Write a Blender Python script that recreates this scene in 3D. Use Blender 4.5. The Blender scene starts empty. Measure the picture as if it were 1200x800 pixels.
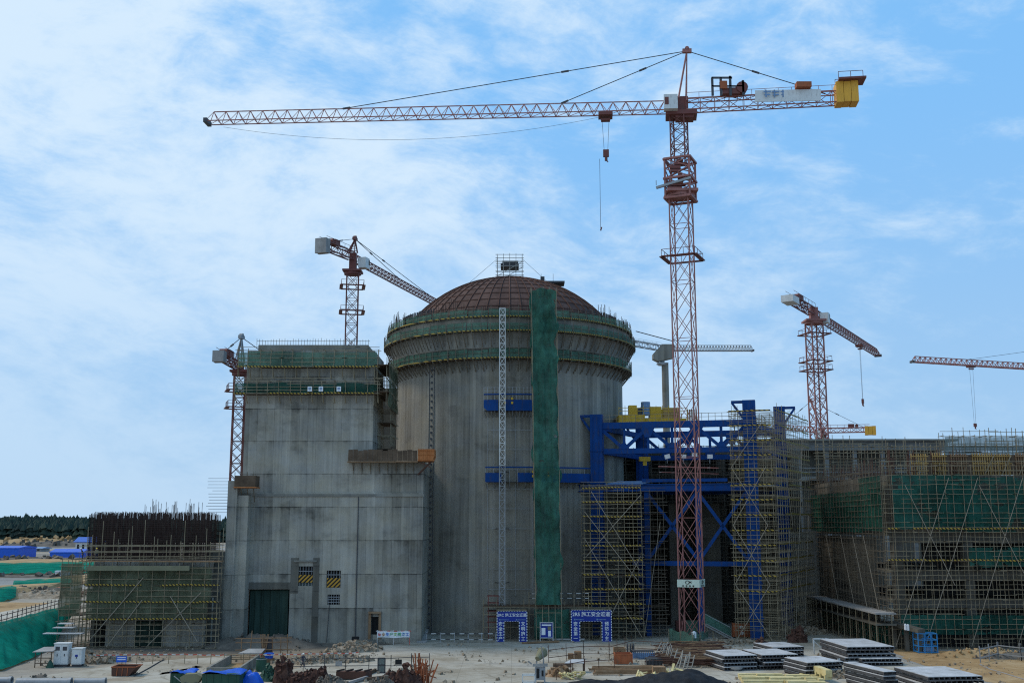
import bpy, math, random
from mathutils import Vector, Matrix, Euler, noise as mnoise
random.seed(7)
R = math.radians
C = bpy.context.scene.collection
scene = bpy.context.scene

# ------------------------------------------------------------------ camera, sky, sun, exposure
CAM_Z, TILT, FPX = 16.9, R(9.5), 1267.0
cam = bpy.data.objects.new('camera', bpy.data.cameras.new('camera'))
C.objects.link(cam)
cam.location = (0, 0, CAM_Z)
cam.rotation_euler = (R(90) + TILT, 0, 0)
cam.data.sensor_width = 36.0
cam.data.lens = FPX / 1200 * 36
cam.data.clip_start = 0.5
cam.data.clip_end = 6000
scene.camera = cam

SUN_AZ, SUN_EL = R(-72), R(52)          # azimuth from +Y towards +X
SUN_DIR = Vector((math.sin(SUN_AZ) * math.cos(SUN_EL), math.cos(SUN_AZ) * math.cos(SUN_EL), math.sin(SUN_EL)))
sl = bpy.data.lights.new('sun', 'SUN')
sl.energy = 1.8
sl.angle = R(14)
sl.color = (1.0, 0.91, 0.78)
sun = bpy.data.objects.new('sun', sl)
C.objects.link(sun)
sun.location = (-150, 60, 200)
sun.rotation_euler = SUN_DIR.to_track_quat('Z', 'Y').to_euler()

world = bpy.data.worlds.new('World')
scene.world = world
world.use_nodes = True
SKY_STRENGTH = 0.1


def nd(nt, typ, ins=None, **attrs):
    n = nt.nodes.new(typ)
    for k, v in attrs.items():
        setattr(n, k, v)
    for k, v in (ins or {}).items():
        s = n.inputs[k]
        if isinstance(v, bpy.types.NodeSocket):
            nt.links.new(v, s)
        else:
            s.default_value = v
    return n


def mth(nt, op, a, b=0.0, c=0.0, clamp=False):
    n = nd(nt, 'ShaderNodeMath', {0: a, 1: b, 2: c}, operation=op)
    n.use_clamp = clamp
    return n.outputs[0]


def ramp(nt, fac, stops):
    n = nd(nt, 'ShaderNodeValToRGB', {0: fac})
    el = n.color_ramp.elements
    while len(el) < len(stops):
        el.new(0.5)
    for e, (p, c) in zip(el, stops):
        e.position = p
        e.color = c if len(c) == 4 else (*c, 1)
    return n.outputs[0]


def mixc(nt, fac, a, b, blend='MIX'):
    n = nd(nt, 'ShaderNodeMix', None, data_type='RGBA', blend_type=blend)
    for s, v in ((n.inputs[0], fac), (n.inputs[6], a), (n.inputs[7], b)):
        if isinstance(v, bpy.types.NodeSocket):
            nt.links.new(v, s)
        else:
            s.default_value = v if not isinstance(v, tuple) or len(v) == 4 else (*v, 1)
    return n.outputs[2]


def build_sky():
    nt = world.node_tree
    nt.nodes.clear()
    sky = nd(nt, 'ShaderNodeTexSky', sky_type='NISHITA', sun_disc=False, sun_elevation=SUN_EL, sun_rotation=SUN_AZ,
             altitude=50, air_density=1.0, dust_density=0.6, ozone_density=2.0)
    tc = nd(nt, 'ShaderNodeTexCoord')
    sep = nd(nt, 'ShaderNodeSeparateXYZ', {0: tc.outputs['Generated']})
    x, y, z = sep.outputs
    az, el = mth(nt, 'ARCTAN2', x, y), mth(nt, 'ARCSINE', z)
    pv = nd(nt, 'ShaderNodeCombineXYZ', {0: az, 1: mth(nt, 'MULTIPLY', el, 1.5), 2: 3.3}).outputs[0]
    warp = nd(nt, 'ShaderNodeTexNoise', {'Vector': pv, 'Scale': 3.0, 'Detail': 3.0})
    wv = nd(nt, 'ShaderNodeVectorMath', {0: warp.outputs['Color'], 1: (0.5, 0.5, 0.5)}, operation='SUBTRACT').outputs[0]
    wv = nd(nt, 'ShaderNodeVectorMath', {0: wv, 'Scale': 0.16}, operation='SCALE').outputs[0]
    pv2 = nd(nt, 'ShaderNodeVectorMath', {0: pv, 1: wv}, operation='ADD').outputs[0]
    mp = nd(nt, 'ShaderNodeMapping', {'Vector': pv2, 'Rotation': (0, 0, R(33)), 'Scale': (1.5, 2.3, 1)}).outputs[0]
    n1 = nd(nt, 'ShaderNodeTexNoise', {'Vector': mp, 'Scale': 1.7, 'Detail': 9.0, 'Roughness': 0.58}).outputs[0]
    n2 = nd(nt, 'ShaderNodeTexNoise', {'Vector': mp, 'Scale': 8.5, 'Detail': 9.0, 'Roughness': 0.66}).outputs[0]
    bias = mth(nt, 'MULTIPLY', x, -0.30)
    low = mth(nt, 'MULTIPLY', mth(nt, 'SUBTRACT', 0.32, z), 0.05)
    v = mth(nt, 'ADD', mth(nt, 'MULTIPLY', n1, 0.78), mth(nt, 'MULTIPLY', n2, 0.56))
    v = mth(nt, 'ADD', mth(nt, 'ADD', v, bias), mth(nt, 'SUBTRACT', low, 0.055))
    m = nd(nt, 'ShaderNodeMapRange', {0: v, 1: 0.47, 2: 0.80, 3: 0.0, 4: 0.95}, interpolation_type='SMOOTHSTEP').outputs[0]
    # thin high cloud over a blue sky; both in the sky texture's own units
    hz = nd(nt, 'ShaderNodeMapRange', {0: z, 1: 0.0, 2: 0.42, 3: 1.0, 4: 0.0}, interpolation_type='SMOOTHSTEP').outputs[0]
    tint = mixc(nt, hz, (0.23, 0.55, 0.98), (0.37, 0.60, 0.875))
    blue = nd(nt, 'ShaderNodeVectorMath', {0: tint, 'Scale': 10.2}, operation='SCALE').outputs[0]
    base = mixc(nt, 0.9, sky.outputs[0], blue)
    m = mth(nt, 'MULTIPLY', m, mth(nt, 'SUBTRACT', 1.0, mth(nt, 'MULTIPLY', mth(nt, 'POWER', hz, 2.0), 0.62)))
    col = mixc(nt, m, base, (6.9, 8.5, 10.0))
    bg = nd(nt, 'ShaderNodeBackground', {'Color': col, 'Strength': SKY_STRENGTH})
    out = nd(nt, 'ShaderNodeOutputWorld', {'Surface': bg.outputs[0]})


build_sky()
scene.view_settings.view_transform = 'Standard'
scene.view_settings.look = 'None'
scene.view_settings.gamma = 1.0
scene.view_settings.use_curve_mapping = False
scene.view_settings.exposure = 0.0
scene.cycles.max_bounces = 6
scene.cycles.diffuse_bounces = 3
scene.cycles.transparent_max_bounces = 12
scene.cycles.use_denoising = False
scene.cycles.pixel_filter_type = 'BLACKMAN_HARRIS'
scene.cycles.filter_width = 1.15
scene.cycles.use_adaptive_sampling = True
scene.cycles.adaptive_threshold = 0.008

# ------------------------------------------------------------------ measuring: photo pixel -> place
CT, ST = math.cos(TILT), math.sin(TILT)


def ray(x, y):
    u, v = x - 600.0, 400.0 - y
    return u, FPX * CT - v * ST, FPX * ST + v * CT


def P(x, y, Y):
    u, f, w = ray(x, y)
    return Vector((u / f * Y, Y, CAM_Z + w / f * Y))


def G(x, y, z=0.0):
    u, f, w = ray(x, y)
    Y = (z - CAM_Z) * f / w
    return Vector((u / f * Y, Y, z))


def PZ(x, y, z):                      # like G but for heights above the horizon too
    return G(x, y, z)


# ------------------------------------------------------------------ mesh collecting and objects
WORLD_AT = {}


class MB:
    def __init__(s):
        s.v, s.f, s.m = [], [], []

    def add(s, vs, fs, m=0):
        o = len(s.v)
        s.v.extend([tuple(p) for p in vs])
        s.f.extend([tuple(i + o for i in f) for f in fs])
        s.m.extend([m] * len(fs))

    def obox(s, c, U, V, W, m=0):     # centre and three half-axes
        c, U, V, W = Vector(c), Vector(U), Vector(V), Vector(W)
        vs = [c + U * a + V * b + W * d for d in (-1, 1) for b in (-1, 1) for a in (-1, 1)]
        s.add(vs, [(0, 2, 3, 1), (4, 5, 7, 6), (0, 1, 5, 4), (2, 6, 7, 3), (0, 4, 6, 2), (1, 3, 7, 5)], m)

    def box(s, x0, x1, y0, y1, z0, z1, m=0):
        s.obox(((x0 + x1) / 2, (y0 + y1) / 2, (z0 + z1) / 2), ((x1 - x0) / 2, 0, 0), (0, (y1 - y0) / 2, 0), (0, 0, (z1 - z0) / 2), m)

    def bar(s, p, q, w, h=None, m=0, up=(0, 0, 1)):
        p, q = Vector(p), Vector(q)
        d = q - p
        L = d.length
        if L < 1e-6:
            return
        d /= L
        u = Vector(up)
        if abs(d.dot(u)) > 0.97:
            u = Vector((0, 1, 0))
        a = d.cross(u).normalized()
        b = a.cross(d).normalized()
        s.obox((p + q) / 2, d * (L / 2), a * (w / 2), b * ((h or w) / 2), m)

    def cyl(s, p, q, r, n=10, r2=None, m=0, caps=True):
        p, q = Vector(p), Vector(q)
        d = (q - p).normalized()
        u = Vector((0, 0, 1)) if abs(d.z) < 0.95 else Vector((0, 1, 0))
        a = d.cross(u).normalized()
        b = a.cross(d)
        r2 = r if r2 is None else r2
        vs = []
        for k in range(n):
            t = 2 * math.pi * k / n
            e = a * math.cos(t) + b * math.sin(t)
            vs += [p + e * r, q + e * r2]
        fs = [(2 * k, 2 * ((k + 1) % n), 2 * ((k + 1) % n) + 1, 2 * k + 1) for k in range(n)]
        if caps:
            fs += [tuple(2 * k for k in range(n))[::-1], tuple(2 * k + 1 for k in range(n))]
        s.add(vs, fs, m)

    def prism(s, poly, ext, m=0):
        n = len(poly)
        e = Vector(ext)
        vs = [Vector(p) for p in poly] + [Vector(p) + e for p in poly]
        fs = [tuple(range(n))[::-1], tuple(range(n, 2 * n))] + [(k, (k + 1) % n, n + (k + 1) % n, n + k) for k in range(n)]
        s.add(vs, fs, m)

    def lathe(s, prof, c, n=96, a0=0.0, a1=2 * math.pi, m=0):
        cx, cy = c
        full = abs(a1 - a0 - 2 * math.pi) < 1e-6
        k = n if full else n + 1
        vs = []
        for (r, z) in prof:
            for i in range(k):
                t = a0 + (a1 - a0) * i / n
                vs.append((cx + r * math.sin(t), cy - r * math.cos(t), z))
        fs = []
        for j in range(len(prof) - 1):
            for i in range(n):
                i2 = (i + 1) % k
                fs.append((j * k + i, j * k + i2, (j + 1) * k + i2, (j + 1) * k + i))
        s.add(vs, fs, m)

    def grid(s, fn, nu, nv, m=0):
        vs = [fn(i / nu, j / nv) for j in range(nv + 1) for i in range(nu + 1)]
        fs = [(j * (nu + 1) + i, j * (nu + 1) + i + 1, (j + 1) * (nu + 1) + i + 1, (j + 1) * (nu + 1) + i) for j in range(nv) for i in range(nu)]
        s.add(vs, fs, m)

    def wall_y(s, x0, x1, z0, z1, Y, holes=(), depth=0.6, m=0):   # a wall facing -Y with real openings
        xs = sorted({x0, x1, *[h[0] for h in holes], *[h[1] for h in holes]})
        zs = sorted({z0, z1, *[h[2] for h in holes], *[h[3] for h in holes]})
        for a, b in zip(xs, xs[1:]):
            for c, d in zip(zs, zs[1:]):
                mx, mz = (a + b) / 2, (c + d) / 2
                if any(h[0] < mx < h[1] and h[2] < mz < h[3] for h in holes):
                    continue
                s.add([(a, Y, c), (b, Y, c), (b, Y, d), (a, Y, d)], [(0, 1, 2, 3)], m)
        for h in holes:
            a, b, c, d = h[:4]
            Z = Y + depth
            s.add([(a, Y, c), (a, Z, c), (a, Z, d), (a, Y, d)], [(0, 1, 2, 3)], m)
            s.add([(b, Y, c), (b, Z, c), (b, Z, d), (b, Y, d)], [(3, 2, 1, 0)], m)
            s.add([(a, Y, d), (a, Z, d), (b, Z, d), (b, Y, d)], [(0, 1, 2, 3)], m)
            s.add([(a, Y, c), (a, Z, c), (b, Z, c), (b, Y, c)], [(3, 2, 1, 0)], m)

    def build(s, name, mats, parent=None, smooth=False, at=None):
        if not s.v:
            return None
        if parent is not None:
            o0 = WORLD_AT[parent.name]
            off = o0
        else:
            if at is None:
                xs, ys, zs = zip(*s.v)
                at = ((min(xs) + max(xs)) / 2, (min(ys) + max(ys)) / 2, min(zs))
            off = Vector(at)
        me = bpy.data.meshes.new(name)
        me.from_pydata([(p[0] - off[0], p[1] - off[1], p[2] - off[2]) for p in s.v], [], s.f)
        mats = mats if isinstance(mats, (list, tuple)) else [mats]
        for k in mats:
            me.materials.append(k)
        if len(mats) > 1:
            me.polygons.foreach_set('material_index', s.m)
        if smooth:
            me.polygons.foreach_set('use_smooth', [True] * len(s.f))
        me.update()
        o = bpy.data.objects.new(name, me)
        C.objects.link(o)
        if parent is not None:
            o.parent = parent
        else:
            o.location = off
        WORLD_AT[o.name] = Vector(off)
        return o


def tag(o, label=None, cat=None, group=None, kind=None):
    if label: o['label'] = label
    if cat: o['category'] = cat
    if group: o['group'] = group
    if kind: o['kind'] = kind
    return o


def thing(name, label, cat, loc=(0, 0, 0), group=None):
    o = bpy.data.objects.new(name, None)
    o.empty_display_size = 0.5
    C.objects.link(o)
    o.location = loc
    WORLD_AT[o.name] = Vector(loc)
    return tag(o, label, cat, group)


def one(mb, name, label, cat, mats, group=None, smooth=False):
    return tag(mb.build(name, mats, None, smooth), label, cat, group)


def copy_tree(root, delta, label=None, rotz=0.0):
    r = root.copy()
    C.objects.link(r)
    r.location = Vector(root.location) + Vector(delta)
    r.rotation_euler = (0, 0, rotz)
    if label: r['label'] = label
    for ch in list(root.children):
        c = ch.copy(); C.objects.link(c); c.parent = r
        for g in list(ch.children):
            d = g.copy(); C.objects.link(d); d.parent = c
    return r


# ------------------------------------------------------------------ materials
def new_mat(name):
    m = bpy.data.materials.new(name)
    m.use_nodes = True
    nt = m.node_tree
    nt.nodes.clear()
    out = nd(nt, 'ShaderNodeOutputMaterial')
    return m, nt, out


def finish(nt, out, col, rough=0.8, metal=0.0, bump=None, bstr=0.3, bdist=0.05, spec=0.3):
    b = nd(nt, 'ShaderNodeBsdfPrincipled', {'Base Color': col if isinstance(col, bpy.types.NodeSocket) else (*col, 1), 'Roughness': rough, 'Metallic': metal, 'Specular IOR Level': spec})
    if bump is not None:
        bn = nd(nt, 'ShaderNodeBump', {'Height': bump, 'Strength': bstr, 'Distance': bdist})
        nt.links.new(bn.outputs[0], b.inputs['Normal'])
    nt.links.new(b.outputs[0], out.inputs[0])
    return b


def pos(nt):
    return nd(nt, 'ShaderNodeNewGeometry').outputs['Position']


def nz(nt, vec, scale, detail=4.0, rough=0.55, mul=None):
    if mul:
        vec = nd(nt, 'ShaderNodeVectorMath', {0: vec, 1: mul}, operation='MULTIPLY').outputs[0]
    return nd(nt, 'ShaderNodeTexNoise', {'Vector': vec, 'Scale': scale, 'Detail': detail, 'Roughness': rough}).outputs[0]


def paint(name, col, var=0.25, rough=0.6, metal=0.0, scale=0.8, dirt=(0.10, 0.08, 0.06), dirtamt=0.35, spec=0.3):
    m, nt, out = new_mat(name)
    p = pos(nt)
    a = nz(nt, p, scale, 5)
    b = nz(nt, p, scale * 4.3, 4, mul=(1, 1, 0.35))
    c = mixc(nt, a, tuple(k * (1 - var) for k in col), tuple(min(1, k * (1 + var)) for k in col))
    d = nd(nt, 'ShaderNodeMapRange', {0: b, 1: 0.52, 2: 0.78, 3: 0.0, 4: dirtamt}).outputs[0]
    c = mixc(nt, d, c, dirt)
    finish(nt, out, c, rough, metal, spec=spec)
    return m


def concrete(name, base, cyl=None, panel=1.25, lift=4.7, streak=0.5, stain=0.5, joint=0.5, plus=0.0):
    """board-marked in situ concrete: form panels, pour lifts, run-off streaks, damp patches; cyl = (cx, cy, R) unrolls a round wall"""
    m, nt, out = new_mat(name)
    p = pos(nt)
    s = nd(nt, 'ShaderNodeSeparateXYZ', {0: p}).outputs
    if cyl:
        dx = mth(nt, 'SUBTRACT', s[0], cyl[0])
        dy = mth(nt, 'SUBTRACT', cyl[1], s[1])
        u = mth(nt, 'MULTIPLY', mth(nt, 'ARCTAN2', dx, dy), cyl[2])
    else:
        u = mth(nt, 'ADD', s[0], mth(nt, 'MULTIPLY', s[1], 0.97))
    z = s[2]
    uz = nd(nt, 'ShaderNodeCombineXYZ', {0: u, 1: z, 2: 0.0}).outputs[0]
    pu = mth(nt, 'FLOOR', mth(nt, 'DIVIDE', u, panel))
    pz = mth(nt, 'FLOOR', mth(nt, 'DIVIDE', z, lift))
    cell = nd(nt, 'ShaderNodeCombineXYZ', {0: pu, 1: pz, 2: 1.0}).outputs[0]
    wn = nd(nt, 'ShaderNodeTexWhiteNoise', {0: cell}, noise_dimensions='3D').outputs[0]
    wl = nd(nt, 'ShaderNodeTexWhiteNoise', {0: nd(nt, 'ShaderNodeCombineXYZ', {0: pz, 1: mth(nt, 'FLOOR', mth(nt, 'DIVIDE', u, panel * 6)), 2: 4.0}).outputs[0]}, noise_dimensions='3D').outputs[0]
    st = nz(nt, uz, 1.0, 6, 0.6, mul=(1.5, 0.045, 1))
    st2 = nz(nt, uz, 1.0, 5, 0.6, mul=(0.35, 0.03, 1))
    big = nz(nt, uz, 0.11, 7, 0.62)
    fine = nz(nt, uz, 2.2, 6, 0.7)
    tone = mth(nt, 'ADD', 0.58 + plus, mth(nt, 'MULTIPLY', wn, 0.17))
    tone = mth(nt, 'ADD', tone, mth(nt, 'MULTIPLY', wl, 0.26))
    tone = mth(nt, 'ADD', tone, mth(nt, 'MULTIPLY', mth(nt, 'SUBTRACT', st, 0.5), 0.95 * streak))
    tone = mth(nt, 'ADD', tone, mth(nt, 'MULTIPLY', mth(nt, 'SUBTRACT', st2, 0.5), 0.85 * streak))
    tone = mth(nt, 'ADD', tone, mth(nt, 'MULTIPLY', mth(nt, 'SUBTRACT', big, 0.5), 1.1 * stain))
    tone = mth(nt, 'ADD', tone, mth(nt, 'MULTIPLY', mth(nt, 'SUBTRACT', fine, 0.5), 0.25))
    # run-off staining hanging from the pour joints and cloudy patches
    fz0 = mth(nt, 'FRACT', mth(nt, 'DIVIDE', z, lift))
    hang = nz(nt, uz, 1.0, 5, 0.65, mul=(0.9, 0.25, 1))
    hb = mth(nt, 'MULTIPLY', mth(nt, 'POWER', fz0, 5.0), nd(nt, 'ShaderNodeMapRange', {0: hang, 1: 0.42, 2: 0.66, 3: 0.0, 4: 0.34 * stain}).outputs[0])
    tone = mth(nt, 'SUBTRACT', tone, hb)
    patch = nd(nt, 'ShaderNodeMapRange', {0: nz(nt, uz, 0.16, 6, 0.58, mul=(1, 1.5, 1)), 1: 0.54, 2: 0.68, 3: 0.0, 4: 0.24 * stain}, interpolation_type='SMOOTHSTEP').outputs[0]
    tone = mth(nt, 'SUBTRACT', tone, patch)
    # white lime runs
    lime = nz(nt, uz, 1.0, 3, 0.6, mul=(2.7, 0.02, 1))
    lime = nd(nt, 'ShaderNodeMapRange', {0: lime, 1: 0.62, 2: 0.72, 3: 0.0, 4: 0.16 * streak}).outputs[0]
    tone = mth(nt, 'ADD', tone, lime)
    # joints
    hang_ = nz(nt, uz, 0.45, 4, 0.6)
    fu = mth(nt, 'FRACT', mth(nt, 'DIVIDE', u, panel))
    ju = mth(nt, 'GREATER_THAN', fu, 1 - 0.05 / panel * 1.2)
    fz = mth(nt, 'FRACT', mth(nt, 'DIVIDE', z, lift))
    jz = mth(nt, 'GREATER_THAN', fz, 1 - 0.09 / lift * 1.4)
    j = mth(nt, 'ADD', mth(nt, 'MULTIPLY', ju, 0.16 * joint), mth(nt, 'MULTIPLY', mth(nt, 'MULTIPLY', jz, nd(nt, 'ShaderNodeMapRange', {0: hang_, 1: 0.35, 2: 0.62, 3: 0.04, 4: 0.34}).outputs[0]), joint))
    tone = mth(nt, 'SUBTRACT', tone, j)
    warm = ramp(nt, nz(nt, uz, 0.3, 4), [(0.3, (base[0] * 1.02, base[1], base[2] * 0.93)), (0.7, (base[0] * 0.95, base[1], base[2] * 1.08))])
    tone = mth(nt, 'MAXIMUM', tone, 0.14)
    col = nd(nt, 'ShaderNodeVectorMath', {0: warm, 'Scale': tone}, operation='SCALE').outputs[0]
    h = mth(nt, 'SUBTRACT', fine, mth(nt, 'MULTIPLY', mth(nt, 'ADD', ju, jz), 0.8))
    finish(nt, out, col, 0.78, bump=h, bstr=0.35, bdist=0.06, spec=0.25)
    return m


def net(name, col, cover=0.8, var=0.5, scale=0.25, hole=0.0):
    """woven safety netting: cloth that lets part of the light through, dusty and uneven"""
    m, nt, out = new_mat(name)
    p = pos(nt)
    a = nz(nt, p, scale, 6, 0.6)
    b = nz(nt, p, scale * 5, 5, 0.65, mul=(1, 1, 0.5))
    t = mth(nt, 'ADD', mth(nt, 'MULTIPLY', a, 0.7), mth(nt, 'MULTIPLY', b, 0.3))
    c = ramp(nt, t, [(0.30, tuple(k * (1 - var) for k in col)), (0.5, col), (0.68, tuple(min(1, k * (1 + var * 0.9) + 0.012) for k in col))])
    dif = nd(nt, 'ShaderNodeBsdfDiffuse', {'Color': c})
    tl = nd(nt, 'ShaderNodeBsdfTranslucent', {'Color': c})
    mx = nd(nt, 'ShaderNodeMixShader', {0: 0.3, 1: dif.outputs[0], 2: tl.outputs[0]})
    tr = nd(nt, 'ShaderNodeBsdfTransparent')
    al = nd(nt, 'ShaderNodeMapRange', {0: b, 1: 0.3, 2: 0.7, 3: max(0, cover - 0.18), 4: min(1, cover + 0.14)}).outputs[0]
    if hole:
        hn = nz(nt, p, 0.33, 4, 0.6, mul=(1, 1, 1.6))
        hm = nd(nt, 'ShaderNodeMapRange', {0: hn, 1: 0.64 - hole, 2: 0.655 - hole, 3: 1.0, 4: 0.12}).outputs[0]
        al = mth(nt, 'MULTIPLY', al, hm)
    m2 = nd(nt, 'ShaderNodeMixShader', {0: al, 1: tr.outputs[0], 2: mx.outputs[0]})
    nt.links.new(m2.outputs[0], out.inputs[0])
    return m


def stripes(name, a, b, period, slant=1.0, duty=0.5):
    m, nt, out = new_mat(name)
    s = nd(nt, 'ShaderNodeSeparateXYZ', {0: pos(nt)}).outputs
    t = mth(nt, 'ADD', mth(nt, 'ADD', s[0], mth(nt, 'MULTIPLY', s[1], 0.8)), mth(nt, 'MULTIPLY', s[2], slant))
    k = mth(nt, 'GREATER_THAN', mth(nt, 'FRACT', mth(nt, 'DIVIDE', t, period)), duty)
    g = nz(nt, pos(nt), 1.5, 5)
    bb = mixc(nt, g, tuple(v * 0.6 for v in b), b)
    c = mixc(nt, k, a, bb)
    finish(nt, out, c, 0.7)
    return m


def patchy(name, stops, scale, rough=0.95, bstr=0.5, bdist=0.1, fine=6.0, mul=None, detail=9):
    m, nt, out = new_mat(name)
    p = pos(nt)
    a = nz(nt, p, scale, detail, 0.62, mul)
    b = nz(nt, p, scale * fine, 7, 0.7, mul)
    t = mth(nt, 'ADD', mth(nt, 'MULTIPLY', a, 0.65), mth(nt, 'MULTIPLY', b, 0.35))
    finish(nt, out, ramp(nt, t, stops), rough, bump=b, bstr=bstr, bdist=bdist, spec=0.15)
    return m


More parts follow.
